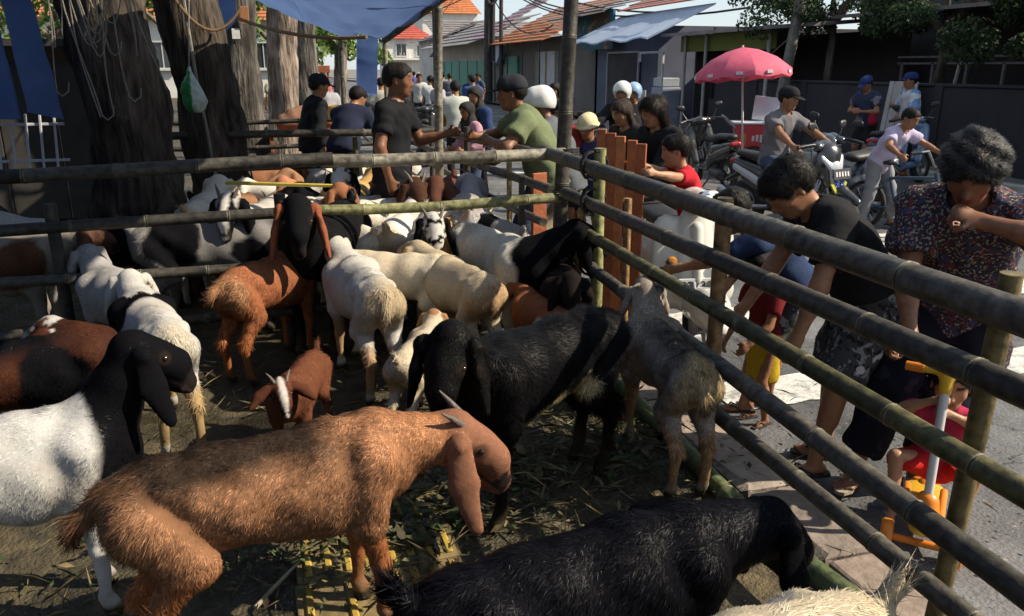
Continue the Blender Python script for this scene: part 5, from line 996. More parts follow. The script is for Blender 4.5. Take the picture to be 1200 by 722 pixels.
def motorbike(label, loc, yaw, col=(.02, .02, .025), col2=(.3, .32, .35), style='matic', plate=None, steer=0, lean=0, stripes=None, group='motorbikes on the street', name='motorbike', mirrors=True, vox=.02, lens=True):
    e = empty(name, (loc[0], loc[1], -.06), R(yaw), label, 'motorbike', group); e.rotation_euler = (R(lean), 0, R(yaw)); PM, P2 = paintm(col), paintm(col2); r = .27 if style != 'vespa' else .23; Y = (0, 1, 0)
    wheel(e, (.62, 0, r), r, .10, 5, steer=steer); wheel(e, (-.62, 0, r), r, .12, 5)
    st = empty('steering', (.42, 0, 0)); st.parent = e; st.rotation_euler = (0, 0, R(steer))
    m_ = MB()
    for s_ in (-1, 1): m_.tube([(.20, s_ * .07, r), (.14, s_ * .065, .42), (.10, s_ * .06, .50)] if style == 'vespa' else [(.20, s_ * .07, r), (.10, s_ * .065, .55), (.03, s_ * .04, .8)], .018, 8)
    m_.build('fork', ALU, st, True)
    if style == 'vespa':
        sd_part('front_fender', st, [((.08, 0, .34), (.24, 0, .36), .12, .13, .03, Y, 1.1), ((.24, 0, .34), (.36, 0, .26), .12, .07, .04, Y, 1.0)], PM, vox, clips=[((0, 0, .24), (0, 0, -1))])
        sd_part('leg_shield', e, [((.40, -.16, .42), (.34, -.17, .80), .13, .11, .05, (1, 0, .15), 3.4), ((.40, .16, .42), (.34, .17, .80), .13, .11, .05, (1, 0, .15), 3.4), ((.44, 0, .40), (.36, 0, .88), .15, .10, .05, (1, 0, .15), 2.6), ((.38, 0, .32), (-.1, 0, .30), .12, .14, .05, (0, 0, 1), 3)], PM, vox)
        sd_part('horn_cover', e, [((.475, 0, .50), (.40, 0, .82), .035, .045, .02)], PM, .009)
        sd_part('body', e, [((-.2, 0, .52), (-.72, 0, .52), .14, .13, .05), ((-.42, -.13, .42), (-.72, -.12, .42), .15, .11, .05, Y, 1.4), ((-.42, .13, .42), (-.72, .12, .42), .15, .11, .05, Y, 1.4), ((-.2, 0, .45), (-.15, 0, .33), .12, .14, .05)], PM, vox)
        sd_part('headset', st, [((-.08, 0, 1.0), (.03, 0, .99), .075, .085, .03), ((-.08, -.14, 1.01), (-.08, .14, 1.01), .04, .04, .05)], PM, .009)
        hl_ = MB().lathe([(.001, .03), (.045, .022), (.062, 0), (.062, -.03)], 16, c=(.10, 0, 1.0), M=Matrix.Rotation(R(90), 3, 'Y')).build('headlight', LENS, st, True); MB().lathe([(.060, .012), (.075, 0), (.075, -.04), (.060, -.04)], 18, c=(.10, 0, 1.0), M=Matrix.Rotation(R(90), 3, 'Y')).build('bezel', CHR, hl_, True)
        for s_ in (-1, 1): MB().lathe([(.001, .02), (.03, .014), (.04, -.01)], 12, c=(.48, s_ * .18, .62), M=Matrix.Rotation(R(90), 3, 'Y')).build('indicator', mat('amber_lens', (.5, .2, .03), .2), e, True)
        seatp = [((-.12, 0, .78), (-.62, 0, .79), .12, .12, .05, (0, 0, 1), 1.9)]
    else:
        sd_part('front_fender', st, [((.08, 0, .50), (.22, 0, .56), .055, .065, .02), ((.22, 0, .56), (.40, 0, .46), .065, .045, .02), ((.08, 0, .5), (-.02, 0, .40), .05, .04, .02)], PM, .014)
        sd_part('front_fairing', e, [((.50, 0, .66), (.46, 0, .92), .10, .14, .05, (1, 0, .3), 1.3), ((.46, -.13, .86), (.38, -.17, .62), .09, .07, .05, (1, 0, .2), 1.6), ((.46, .13, .86), (.38, .17, .62), .09, .07, .05, (1, 0, .2), 1.6), ((.38, -.15, .62), (.30, -.13, .38), .07, .06, .05, (1, 0, 0), 2), ((.38, .15, .62), (.30, .13, .38), .07, .06, .05, (1, 0, 0), 2)], PM, vox)
        sd_part('front_mask', e, [((.585, 0, .60), (.545, 0, .80), .055, .085, .03, (1, 0, .2), 1.6), ((.56, -.06, .80), (.50, -.15, .90), .045, .03, .02, (1, 0, .3), 1.8), ((.56, .06, .80), (.50, .15, .90), .045, .03, .02, (1, 0, .3), 1.8)], P2, .014)
        if stripes:
            for s_ in (-1, 1): MB().prism([(0, 0), (.03, 0), (.11, .13), (.075, .13)], .012, (.636, 0, .60), (0, s_, 0), (-.18, 0, 1)).build('stripe', paintm(stripes), e)
            for s_ in (-1, 1): MB().prism([(.02, -.04), (.05, -.05), (.13, .06), (.10, .08)], .012, (.628, 0, .58), (0, s_, 0), (-.18, 0, 1)).build('stripe', paintm((.45, .45, .05)), e)
        sd_part('handlebar_cover', st, [((-.04, 0, 1.0), (.04, 0, .98), .07, .06, .03), ((-.03, -.13, 1.0), (-.03, .13, 1.0), .05, .05, .04), ((.06, 0, .96), (.10, 0, .88), .08, .05, .03, (1, 0, .4), 1.6)], PM, .014)
        hl_ = sd_part('headlight', st, [((.075, -.05, .985), (.075, .05, .985), .035, .035, .02), ((.09, 0, .96), (.10, 0, .93), .035, .02, .02)], LENS, .008)
        sd_part('body', e, [((.36, 0, .30), (-.05, 0, .30), .10, .12, .05, (0, 0, 1), 1.8), ((-.12, 0, .40), (-.30, 0, .55), .14, .12, .05), ((-.25, 0, .60), (-.80, 0, .72), .13, .08, .06, Y, 1.0), ((-.3, 0, .50), (-.62, 0, .56), .12, .09, .05)], PM, vox)
        sd_part('side_cover', e, [((-.2, -.11, .50), (-.78, -.07, .68), .07, .045, .03, Y, 1.7), ((-.2, .11, .50), (-.78, .07, .68), .07, .045, .03, Y, 1.7)], P2, vox)
        seatp = [((-.05, 0, .76), (-.36, 0, .78), .115, .12, .04, (0, 0, 1), 1.9), ((-.36, 0, .81), (-.74, 0, .84), .105, .085, .04, (0, 0, 1), 1.9)]
    sd_part('seat', e, seatp, SEATM, vox)
    m_ = MB()
    for s_ in (-1, 1): m_.tube([(-.04, s_ * .05, 1.01), (-.05, s_ * .22, 1.03), (-.11, s_ * .36, 1.01)], .016, 8)
    hb = m_.build('handlebar', BLKP, st, True); m_ = MB()
    for s_ in (-1, 1): m_ = MB(); m_.tube([(-.08, s_ * .27, 1.02), (-.12, s_ * .37, 1.005)], .022, 8); m_.tube([(-.03, s_ * .2, 1.0), (.0, s_ * .30, 1.0), (-.04, s_ * .37, .99)], .007, 5); m_.build('grip', BLKP, hb, True)
    if mirrors:
        for s_ in (-1, 1):
            mr_ = MB().tube([(-.05, s_ * .22, 1.03), (-.01, s_ * .28, 1.14), (-.02, s_ * .31, 1.20)], .007, 6).build('mirror', BLKP, st, True); sd_part('mirror_head', mr_, [((-.02, s_ * .29, 1.22), (-.02, s_ * .35, 1.23), .045, .04, .02, (1, 0, 0), 2.2)], BLKP, .012)
    m_ = MB(); m_.tube([(-.15, -.17, .30), (-.35, -.19, .27), (-.75, -.2, .36), (-.88, -.2, .42)], [.022, .03, .055, .05], 12); m_.build('exhaust', ALU, e, True)
    sd_part('engine', e, [((-.25, .08, .28), (-.62, .12, .28), .085, .09, .03), ((-.15, 0, .30), (-.3, 0, .34), .10, .1, .03)], BLKP, .022)
    sd_part('rear_fender', e, [((-.72, 0, .62), (-.95, 0, .50), .07, .04, .03, (0, 0, 1), 2)], BLKP, .011); sd_part('tail_light', e, [((-.84, -.05, .74), (-.84, .05, .74), .04, .04, .02)], REDL, .01)
    MB().tube([(-.2, .12, .2), (-.15, .26, .02), (-.1, .28, .015)], .012, 6).build('side_stand', BLKP, e, True)
    if plate:
        q = MB().box((.0, 0, 0), (.012, .27, .11), bev=.003).build('number_plate', PLATEM if plate[1] else PLD, e); q.location = plate[2]; q.rotation_euler = (0, R(plate[3]), 0); text_mesh('lettering', plate[0], .085, q, (.008, 0, .005), (R(90), 0, R(90)), PLD if plate[1] else PLATEM) if plate[0] else [MB().box((.008, -.09 + .045 * k_, 0), (.003, .022, .05)).build('plate_mark', PLATEM, q) for k_ in range(5)]
    return e
def bicycle(label, loc, yaw, col=(.02, .10, .16), r=.24, steer=15, name='bicycle', sc=1.0):
    e = empty(name, (loc[0], loc[1], -.06), R(yaw), label, 'bicycle'); e.scale = (sc,) * 3; PM = paintm(col); wheel(e, (.46, 0, r), r, .045, 18, True, steer); wheel(e, (-.42, 0, r), r, .045, 18, True)
    m_ = MB(); hd_, bb, st_ = Vector((.34, 0, .56)), Vector((-.05, 0, .25)), Vector((-.16, 0, .55))
    m_.tube([hd_, bb], .019, 8); m_.tube([hd_ + Vector((.01, 0, .05)), st_], .017, 8); m_.tube([bb, st_], .016, 8)
    for s_ in (-1, 1): m_.tube([bb + Vector((0, s_ * .03, 0)), (-.42, s_ * .05, r)], .010, 6); m_.tube([st_ + Vector((0, s_ * .02, 0)), (-.42, s_ * .05, r)], .009, 6)
    m_.build('frame', PM, e, True); st = empty('steering', (.36, 0, 0)); st.parent = e; st.rotation_euler = (0, 0, R(steer)); m_ = MB(); m_.tube([(-.03, 0, .66), (.02, 0, .5)], .022, 8)
    for s_ in (-1, 1): m_.tube([(.02, s_ * .045, .48), (.10, s_ * .05, r)], .013, 6)
    m_.build('fork', PM, st, True); m_ = MB(); m_.tube([(-.12, -.30, .86), (-.04, -.22, .88), (-.02, -.08, .72), (-.02, .08, .72), (-.04, .22, .88), (-.12, .30, .86)], .012, 8); m_.tube([(-.02, 0, .64), (-.02, 0, .73)], .016, 8); hb = m_.build('handlebar', ALU, st, True)
    for s_ in (-1, 1): MB().tube([(-.08, s_ * .25, .868), (-.15, s_ * .335, .855)], .018, 8).build('grip', BLKP, hb, True)
    MB().tube([(-.08, .24, .87), (.12, .2, .95), (.14, .05, .7), (.05, .03, .5)], .005, 5).build('brake_cable', BLKP, st, True)
    sd_part('saddle', e, [((-.12, 0, .70), (-.26, 0, .71), .03, .065, .03, (0, 0, 1), 2)], SEATM, .01); MB().tube([(-.16, 0, .54), (-.19, 0, .69)], .013, 8).build('seat_post', ALU, e, True)
    m_ = MB(); m_.lathe([(.001, -.006), (.075, -.006), (.075, .006), (.001, .006)], 18, c=(-.05, -.05, .25), M=Matrix.Rotation(R(90), 3, 'X'))
    m_.tube([(-.05, -.07, .25), (.09, -.075, .30)], .009, 6); m_.tube([(-.05, .07, .25), (-.19, .075, .20)], .009, 6); m_.box((.09, -.12, .30), (.09, .08, .02)); m_.box((-.19, .12, .20), (.09, .08, .02)); m_.build('crankset', ALU, e, True)
    return e
def umbrella(label, loc, zt, rad, hub=2.05):
    e = empty('parasol', loc, 0, label, 'parasol'); z0 = loc[2] if len(loc) > 2 else 0; n = 10; RM = mat('parasol_red', (.62, .11, .19), .7, .15, 8, .15); _t = RM.node_tree
    tr = _t.nodes.new('ShaderNodeBsdfTranslucent'); tr.inputs[0].default_value = (.5, .06, .09, 1); ms = _t.nodes.new('ShaderNodeMixShader'); ms.inputs[0].default_value = .2; _t.links.new(_t.nodes['Principled BSDF'].outputs[0], ms.inputs[1]); _t.links.new(tr.outputs[0], ms.inputs[2]); _t.links.new(ms.outputs[0], _t.nodes['Material Output'].inputs[0])
    for k in range(n):
        a0, a1 = 2 * math.pi * k / n, 2 * math.pi * (k + 1) / n; m_ = MB(); rows = [(0, zt), (.35, zt - .07), (.7, zt - .20), (1, zt - .40)]; vs = []
        for f, z in rows:
            for t in (0, .5, 1): a = a0 + (a1 - a0) * t; rr = rad * f * (1 - .03 * (t == .5)); vs.append((rr * math.cos(a), rr * math.sin(a), z - z0 + .02 * f * (t == .5)))
        for t in (0, .5, 1): a = a0 + (a1 - a0) * t; vs.append((rad * 1.005 * math.cos(a), rad * 1.005 * math.sin(a), zt - .50 - z0 - (.04 if t == .5 else 0)))
        fs = [(r_ * 3 + c, r_ * 3 + c + 1, r_ * 3 + c + 4, r_ * 3 + c + 3) for r_ in range(4) for c in range(2)]; m_.add(vs, fs); m_.build('canopy_panel', RM, e, True)
        MB().tube([(0, 0, zt - .02 - z0), (rad * .7 * math.cos(a0), rad * .7 * math.sin(a0), zt - .215 - z0), (rad * .99 * math.cos(a0), rad * .99 * math.sin(a0), zt - .41 - z0)], .007, 5).build('rib', ALU, e, True)
        MB().box((rad * 1.0 * math.cos(a0 + .314), rad * 1.0 * math.sin(a0 + .314), zt - .46 - z0), (.02, .10, .05), a0 + .314).build('printed_mark', PLATEM, e)
    MB().tube([(0, 0, 0), (0, 0, zt - z0 + .03)], .02, 8).build('pole', mat('white_pole', (.55, .5, .48), .5), e, True); e.rotation_euler = (R(-5), R(-2), 0); return e
def toy_scooter(label, loc, yaw):
    e = empty('toy_scooter', (loc[0], loc[1], -.06), R(yaw), label, 'toy scooter'); e.scale = (1.0,) * 3; YP = mat('yellow_plastic', (.62, .36, .025), .4, .12, 20, .05); OP = mat('orange_plastic', (.62, .19, .015), .4, .12, 20, .05); GP = mat('grey_shaft', (.5, .5, .5), .35, .08, 20, 0)
    sd_part('deck', e, [((-.24, 0, .085), (.02, 0, .085), .085, .075, .03, (0, 0, 1), 3.6), ((.02, 0, .09), (.16, 0, .12), .075, .05, .03, (0, 0, 1), 2.6), ((.10, 0, .12), (.17, 0, .17), .045, .04, .02)], YP, .008)
    sd_part('deck_rim', e, [((-.24, -.07, .095), (.0, -.06, .095), .016, .016, .01), ((-.24, .07, .095), (.0, .06, .095), .016, .016, .01), ((-.3, -.04, .095), (-.3, .04, .095), .016, .016, .03)], OP, .006)
    for x, y_, r_, w_ in ((.17, -.12, .065, .045), (.17, .12, .065, .045), (-.28, 0, .06, .05)):
        W_ = empty('wheel', (x, y_, r_)); W_.parent = e; A = Matrix.Rotation(R(90), 3, 'X'); h = w_ / 2
        MB().lathe([(.028, -h), (r_ * .85, -h), (r_, -h * .6), (r_, h * .6), (r_ * .85, h), (.028, h)], 22, M=A, close=True).build('tyre', OP, W_, True); MB().lathe([(.001, -h * .8), (.03, -h * .8), (.03, h * .8), (.001, h * .8)], 14, M=A).build('hub', YP, W_, True)
    MB().tube([(.17, -.1, .065), (.17, .1, .065)], .015, 8).build('axle', OP, e, True)
    MB().tube([(.165, 0, .19), (.13, 0, .38), (.085, 0, .60), (.075, 0, .66)], .017, 10).build('steering_column', GP, e, True); sd_part('column_base', e, [((.168, 0, .17), (.15, 0, .235), .05, .042, .02)], OP, .008)
    sd_part('handlebar', e, [((.072, 0, .655), (.06, 0, .71), .022, .026, .01), ((.058, 0, .725), (.058, 0, .73), .033, .033, .015, (1, 0, .2), 1.8), ((.058, 0, .73), (.035, -.10, .72), .017, .016, .015), ((.058, 0, .73), (.035, .10, .72), .017, .016, .015)], YP, .007)
    for s_ in (-1, 1): MB().tube([(.040, s_ * .08, .722), (.025, s_ * .14, .718)], .019, 10).build('grip', OP, e, True)
    for k in (-1, 0, 1): MB().box((.079, k * .012, .728), (.006, .006, .026)).build('badge_bar', OP, e)
    return e
def ice_cart(label, loc, yaw):
    e = empty('ice_cream_cart', (loc[0], loc[1], -.06), R(yaw), label, 'cart'); RB = paintm((.48, .02, .03)); WP = mat('white_lid', (.50, .56, .62), .4, .1, 6, .05)
    MB().prism([(-.36, .40), (.36, .40), (.44, .86), (-.44, .86)], .56, (0, 0, 0), (1, 0, 0), (0, 0, 1)).build('box', RB, e); MB().box((0, 0, .875), (.96, .62, .035), bev=.01).build('rim', WP, e)
    MB().box((.12, .18, 1.10), (.44, .03, .46), M=Matrix.Rotation(R(-28), 3, 'X') @ Matrix.Rotation(R(8), 3, 'Y'), bev=.01).build('open_lid', WP, e)
    pl = MB(); rg = random.Random(9)
    for k in range(5): pl.box((-.13 + k * .066, -.292, .62 + .01 * (k % 2)), (.042, .012, .09 + .02 * (k % 3)))
    pl.build('emblem', mat('white_print', (.6, .58, .56), .6), e); MB().box((-.30, -.292, .60), (.10, .012, .22), bev=.004).build('sticker', mat('orange_sticker', (.55, .2, .04), .6), e)
    wheel(e, (-.1, -.32, .25), .25, .05, 16, True); wheel(e, (-.1, .32, .25), .25, .05, 16, True); wheel(e, (-1.15, 0, .28), .28, .05, 16, True)
    m_ = MB(); m_.tube([(-.45, 0, .36), (-.8, 0, .42), (-1.15, 0, .28)], .02, 8); m_.tube([(-.8, 0, .42), (-.9, 0, .78)], .018, 8); m_.tube([(-.45, -.28, .8), (-.62, -.28, .98), (-.62, .28, .98), (-.45, .28, .8)], .016, 8); m_.box((0, 0, .37), (.8, .5, .04)); m_.tube([(-.1, -.33, .25), (-.1, .33, .25)], .018, 6); m_.build('frame', mat('cart_steel', (.32, .32, .33), .45, .2, 10, .1, metal=.5), e, True)
    sd_part('saddle', e, [((-.82, 0, .82), (-1.0, 0, .83), .035, .075, .03, (0, 0, 1), 2)], SEATM, .012); return e
# ------------------------------------------------------------------ goats in place
GF = 'goats in the front pen'; GM = 'goats crowded in the middle pen'; GB = 'goats in the back pens'
goat('large reddish-brown goat filling the lower left foreground', (-.07, 2.22), 13, .715, (-6, -8, .30), (-16, 42), dict(base=(.31, .155, .082), tint=(.22, .105, .056), spine=(.035, .023, .016), rear=(.15, .08, .043), neck=(.36, .165, .08), ncut=.32, nsoft=.3, legs=(.31, .115, .045), head=(.28, .13, .078), muzzle=(.26, .15, .11)), .0108, 115000, .019, horn=.01, group=GF, ears=.28, hsz=1.16, fat=1.0, wid=.0015, skirt=.8, tail=(0, -35), seed=1, legs={('f', -1): .03, ('f', 1): .0, ('h', -1): .05})
goat('glossy black goat in the bottom centre, head lowered right', (.63, 1.50), 10, .69, (-8, -2, .28), (0, 50), dict(base=(.0045, .0045, .0065), tint=(.007, .007, .010)), .0108, 90000, .026, horn=0, group=GF, ears=.26, fat=1.05, wid=.0015, seed=2)
goat('white goat cut off at the bottom right with raised tan tail', (.70, 1.10), 184, .705, (10, 10, .28), (0, 30), dict(base=WHT, rear=(.5, .4, .25), spine=(.55, .47, .34)), .010, 26000, .022, horn=0, group=GF, tail=(0, 55), seed=3, wid=.0013)
goat('white goat at the left edge with black neck and head', (-.92, 2.55), 14, .72, (-4, 58, .30), (12, 34), dict(base=(.60, .59, .56), tint=(.50, .48, .43), neck=BLK, ncut=.345, head=BLK), .010, 50000, .016, horn=0, group=GF, ears=.22, wid=.0014, seed=4)
goat('shaggy black goat with cream belly streak in the centre', (.94, 2.86), 207, .75, (24, 40, .25), (10, 54), dict(base=(.005, .005, .006), tint=(.010, .008, .007), spots=[(-.06, .465, .085, (.52, .42, .22)), (-.19, .52, .07, (.50, .40, .2)), (.07, .42, .07, (.52, .44, .26))], legs=(.016, .012, .010), head=(.008, .0075, .0075), muzzle=(.24, .13, .11)), .0115, 120000, .032, horn=0, group=GF, ears=.20, hsz=1.12, fat=.98, wid=.0015, skirt=1.6, rough=.35, tail=(0, -40), seed=5)
goat('grey and tan goat pushing its head through the rails', (1.60, 2.96), 82, .64, (-8, 50, .22), (-4, 0), dict(base=(.36, .30, .24), tint=(.25, .21, .17), spine=(.10, .085, .07), rear=(.44, .31, .15), legs=(.36, .22, .11), head=(.33, .28, .23)), .010, 52000, .020, horn=.03, group=GF, ears=.19, wid=.0014, tail=(0, -60), seed=6, skirt=.4, rear=.02, fat=.86)
goat('white goat with tan-stained rump standing left of centre', (.42, 4.33), 98, .70, (10, 22, .28), (0, 20), dict(base=(.58, .56, .51), tint=(.52, .46, .36), rear=(.40, .29, .15), legs=(.38, .24, .13)), .015, 30000, .014, horn=0, group=GF, wid=.0016, seed=7, skirt=.7, rear=.02, tail=(0, -65))
goat('cream goat with pinkish rump between two white goats', (.98, 4.40), 104, .66, (10, 15, .26), (10, 20), dict(base=(.56, .46, .31), tint=(.50, .40, .26), rear=(.42, .25, .12)), .015, 28000, .014, horn=0, group=GF, wid=.0016, seed=8, fat=1.0, skirt=.5, rear=.02, tail=(0, -65))
goat('white goat with thick black neck and head facing right', (1.30, 4.70), -72, .76, (62, 24, .34), (4, 26), dict(base=(.62, .58, .49), neck=BLK, ncut=.26, head=BLK), .015, 28000, .016, horn=0, group=GF, wid=.0016, seed=9, ears=.24)
goat('ginger goat partly hidden behind the cream goat', (1.18, 5.58), 250, .68, (10, 10, .26), (0, 40), dict(base=TAN, tint=(.36, .18, .06)), .015, 7000, .018, horn=0, group=GM, seed=10)
goat('cream goat under the greenish rail, head to the left', (.66, 4.72), 150, .66, (0, 10, .26), (0, 25), dict(base=(.58, .50, .37), tint=(.52, .43, .29), rear=(.46, .36, .2)), .0135, 18000, .014, horn=0, group=GF, seed=11, wid=.0018, skirt=.5, rear=.02, tail=(0, -65))
goat('goat with black and white spotted face looking at the camera', (1.02, 5.45), 262, .72, (0, 40, .26), (6, 52), dict(base=(.50, .46, .40), head=(.5, .48, .45), speck=BLK, ears=BLK), .0135, 9000, .014, horn=.03, group=GM, seed=12)
goat('reddish-brown goat seen from behind with bushy hind fringe', (-.08, 4.77), 54, .67, (-10, 30, .27), (0, 20), dict(base=(.32, .118, .055), tint=(.22, .08, .04), rear=(.30, .16, .08), legs=(.30, .105, .04)), .015, 34000, .018, horn=0, group=GF, wid=.0017, skirt=.9, seed=13, tail=(10, -20))
goat('big black goat with brown ears raised over the rail', (.30, 5.22), 248, .86, (10, 40, .30), (8, 52), dict(base=(.008, .008, .009), ears=(.24, .08, .04), head=(.008, .008, .009)), .0135, 20000, .018, horn=0, group=GM, ears=.22, seed=14)
goat('white goat with black patches and tan hind legs at left', (-.62, 3.98), 108, .66, (0, 20, .28), (0, 25), dict(base=(.58, .56, .52), spots=[(.28, .66, .2, BLK), (.05, .5, .10, BLK)], rear=(.50, .43, .31), legs=(.40, .27, .13)), .015, 30000, .014, horn=0, group=GF, wid=.0016, seed=15, skirt=.8, rear=.02, legs={('h', -1): -.10}, tail=(0, -65))
goat('dark red goat with white-flecked face at the far left', (-1.08, 3.58), 20, .66, (150, 20, .22), (10, 40), dict(base=(.065, .024, .014), tint=(.03, .014, .01), spots=[(.1, .6, .16, BLK)], spine=BLK, head=(.07, .025, .015), neck=(.035, .016, .012), speck=(.5, .48, .45), blaze=(.5, .48, .45), ncut=.42), .015, 26000, .016, horn=0, group=GF, wid=.0016, seed=16)
goat('pale grey goat turned away under the left cross rail', (-.88, 4.73), 118, .64, (0, 30, .28), (0, 20), dict(base=(.32, .31, .30), rear=(.36, .31, .24)), .0135, 16000, .014, horn=0, group=GF, seed=17, wid=.0018)
goat('small brown kid with white forehead peeking over the brown goat', (.03, 3.52), 250, .44, (10, 35, .20), (20, 35), dict(base=(.12, .045, .024), head=(.08, .028, .017), blaze=(.5, .46, .42)), .010, 12000, .012, horn=.03, group=GF, ears=.17, prick=.55, seed=18)
goat('black-faced goat peering out beside the corner planks', (1.60, 4.32), 256, .62, (0, 24, .24), (0, 46), dict(base=(.02, .014, .012), head=(.014, .011, .010), muzzle=(.15, .08, .07)), .015, 12000, .016, horn=0, group=GF, seed=19)
goat('grey goat standing sideways behind the left cross fence', (-.42, 5.55), 6, .78, (-20, 25, .28), (0, 20), dict(base=(.20, .19, .18), spots=[(-.25, .66, .17, BLK), (.2, .55, .12, BLK)], head=(.2, .18, .16), ears=BLK), .016, 7000, .014, horn=0, group=GM, seed=20)
goat('small brown and white kid beside the black-headed white goat', (1.40, 4.02), 100, .50, (0, 30, .22), (0, 25), dict(base=(.22, .085, .04), spots=[(-.2, .6, .12, (.5, .47, .42))]), .013, 12000, .014, horn=0, group=GF, wid=.0017, seed=52)
goat('cream kid standing in the gap behind the shaggy black goat', (.62, 3.72), 60, .46, (10, 35, .2), (0, 20), dict(base=(.5, .42, .3), head=(.3, .16, .08)), .013, 12000, .012, horn=0, group=GF, wid=.0017, seed=53)
MIDP = [((-.10, 6.05), 250, .80, dict(base=(.45, .42, .38), head=BLK, blaze=WHT, ears=BLK), 'black-headed goat with pale blaze behind the cross fence', (0, 38, .28), (0, 50)),
        ((-.55, 6.55), 80, .78, dict(base=(.55, .50, .42), rear=TAN), 'white and tan goat with its rump towards the fence', (0, 25, .28), (0, 20)),
        ((.12, 6.85), 95, .74, dict(base=(.42, .18, .10)), 'pinkish-brown goat rump beyond the yellow stick', (0, 20, .28), (0, 30)),
        ((.05, 6.25), 100, .68, dict(base=(.62, .50, .28), tint=(.60, .46, .24)), 'yellowish cream goat behind the big black goat', (0, 20, .28), (0, 30)),
        ((.52, 6.15), 120, .74, dict(base=(.64, .60, .52), neck=BLK, head=BLK, ncut=.34), 'white goat with black head near the middle of the pen', (30, 35, .28), (40, 25)),
        ((.78, 6.30), 20, .74, dict(base=(.62, .58, .48)), 'plain white goat in the thick of the middle pen', (-10, 20, .28), (0, 40)),
        ((1.12, 5.85), 190, .72, dict(base=(.64, .59, .50), rear=(.5, .4, .2)), 'off-white goat close behind the cross rail', (0, 15, .28), (0, 40)),
        ((.62, 6.9), 60, .78, dict(base=(.44, .27, .10), tint=(.5, .36, .18)), 'golden tan goat at the back of the middle pen', (0, 25, .28), (0, 30)),
        ((1.45, 6.05), 75, .76, dict(base=(.40, .39, .40), spine=(.25, .22, .2)), 'grey goat beside the roadside rails', (0, 30, .28), (0, 20)),
        ((.95, 6.75), 280, .80, dict(base=(.05, .03, .025), head=(.06, .03, .02)), 'dark brown goat facing forward among the white ones', (0, 30, .28), (0, 50)),
        ((1.42, 6.75), 250, .80, dict(base=(.12, .05, .03), head=(.10, .045, .03), muzzle=(.2, .12, .1)), 'brown goat beneath the leaning man\'s arms', (0, 30, .28), (0, 45)),
        ((.30, 7.25), 170, .74, dict(base=(.6, .57, .5)), 'white goat along the back rail of the middle pen', (0, 20, .28), (0, 30)),
        ((1.2, 7.2), 10, .72, dict(base=(.58, .54, .46), spots=[(-.2, .65, .15, (.3, .13, .06))]), 'white goat with brown saddle patch by the seller', (0, 20, .28), (0, 30)),
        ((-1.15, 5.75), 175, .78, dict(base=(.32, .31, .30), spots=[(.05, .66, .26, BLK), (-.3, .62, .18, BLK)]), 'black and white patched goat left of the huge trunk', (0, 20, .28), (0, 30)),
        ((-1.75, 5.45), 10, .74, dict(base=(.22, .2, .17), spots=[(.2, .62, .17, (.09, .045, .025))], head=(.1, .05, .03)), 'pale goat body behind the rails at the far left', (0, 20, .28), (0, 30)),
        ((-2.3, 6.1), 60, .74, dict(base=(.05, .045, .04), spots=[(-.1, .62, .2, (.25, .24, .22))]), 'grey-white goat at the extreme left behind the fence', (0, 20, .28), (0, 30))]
MIDP += [((-.05, 5.75), 300, .70, dict(base=(.36, .17, .08), head=(.3, .14, .07)), 'ginger goat squeezed beside the big black goat', (0, 40, .28), (10, 30)),
        ((.45, 5.7), 110, .70, dict(base=(.60, .55, .45)), 'off-white goat directly behind the greenish rail', (10, 30, .28), (20, 20)),
        ((.85, 5.7), 70, .72, dict(base=(.62, .58, .52), rear=(.45, .32, .16)), 'white goat with stained tail behind the greenish rail', (-10, 30, .28), (-20, 20)),
        ((1.5, 5.5), 100, .70, dict(base=(.30, .28, .27), spots=[(0, .66, .2, BLK)]), 'grey goat with black saddle against the corner post', (0, 30, .28), (0, 20)),
        ((.28, 6.55), 290, .76, dict(base=(.55, .52, .47), head=(.28, .12, .06), neck=(.28, .12, .06)), 'white goat with brown head facing the camera', (0, 40, .28), (10, 40)),
        ((.72, 7.25), 250, .78, dict(base=(.62, .60, .54), ears=BLK), 'white goat with dark ears near the back rail', (0, 42, .28), (0, 40)),
        ((1.5, 7.3), 130, .74, dict(base=(.52, .40, .24)), 'sandy goat at the back corner of the middle pen', (0, 30, .28), (0, 30)),
        ((-.3, 7.3), 40, .74, dict(base=(.30, .16, .09), spine=BLK), 'brown goat with black back near the leaning trunk', (0, 30, .28), (0, 30)),
        ((1.08, 6.3), 60, .70, dict(base=(.60, .57, .52), spots=[(-.1, .7, .14, BLK), (.2, .6, .1, BLK)]), 'white goat with black blotches in mid pen', (20, 32, .28), (10, 30)),
        ((.5, 6.5), 200, .72, dict(base=(.63, .61, .56)), 'clean white goat beside the black-headed one', (0, 25, .28), (0, 40))]
for i, (p, yw, sz, pt, lb, nk, hd) in enumerate(MIDP): goat(lb, p, yw, sz, nk, hd, pt, .025, 4500, .014, horn=.04 if i % 3 == 0 else 0, group=GM, seed=20 + i, wid=.0026)
BKP = [((-.25, 8.6), 10, (.28, .13, .07), 'brown goat under the dark rail of the back pen'), ((.12, 8.9), 170, (.6, .58, .54), 'white goat left in the back pen'), ((.45, 8.5), 95, (.40, .38, .37), 'grey goat in the back pen'), ((.78, 8.75), 30, (.62, .56, .42), 'cream goat in the back pen near the bent man'), ((1.15, 8.5), 100, (.58, .54, .46), 'off-white goat at the back pen\'s right corner'), ((.55, 9.3), 180, (.03, .025, .025), 'black goat at the rear of the back pen'), ((1.2, 9.3), 200, (.62, .6, .55), 'white goat behind the bent man'), ((.1, 9.7), 20, (.55, .53, .5), 'white goat lying back by the dark clothed man')]
for i, (p, yw, c, lb) in enumerate(BKP): goat(lb, p, yw, .74, (RNG.uniform(-20, 20), 25, .28), (0, 30), dict(base=c), .023, 2000, .02, horn=0, group=GB, seed=40 + i, wid=.0035)
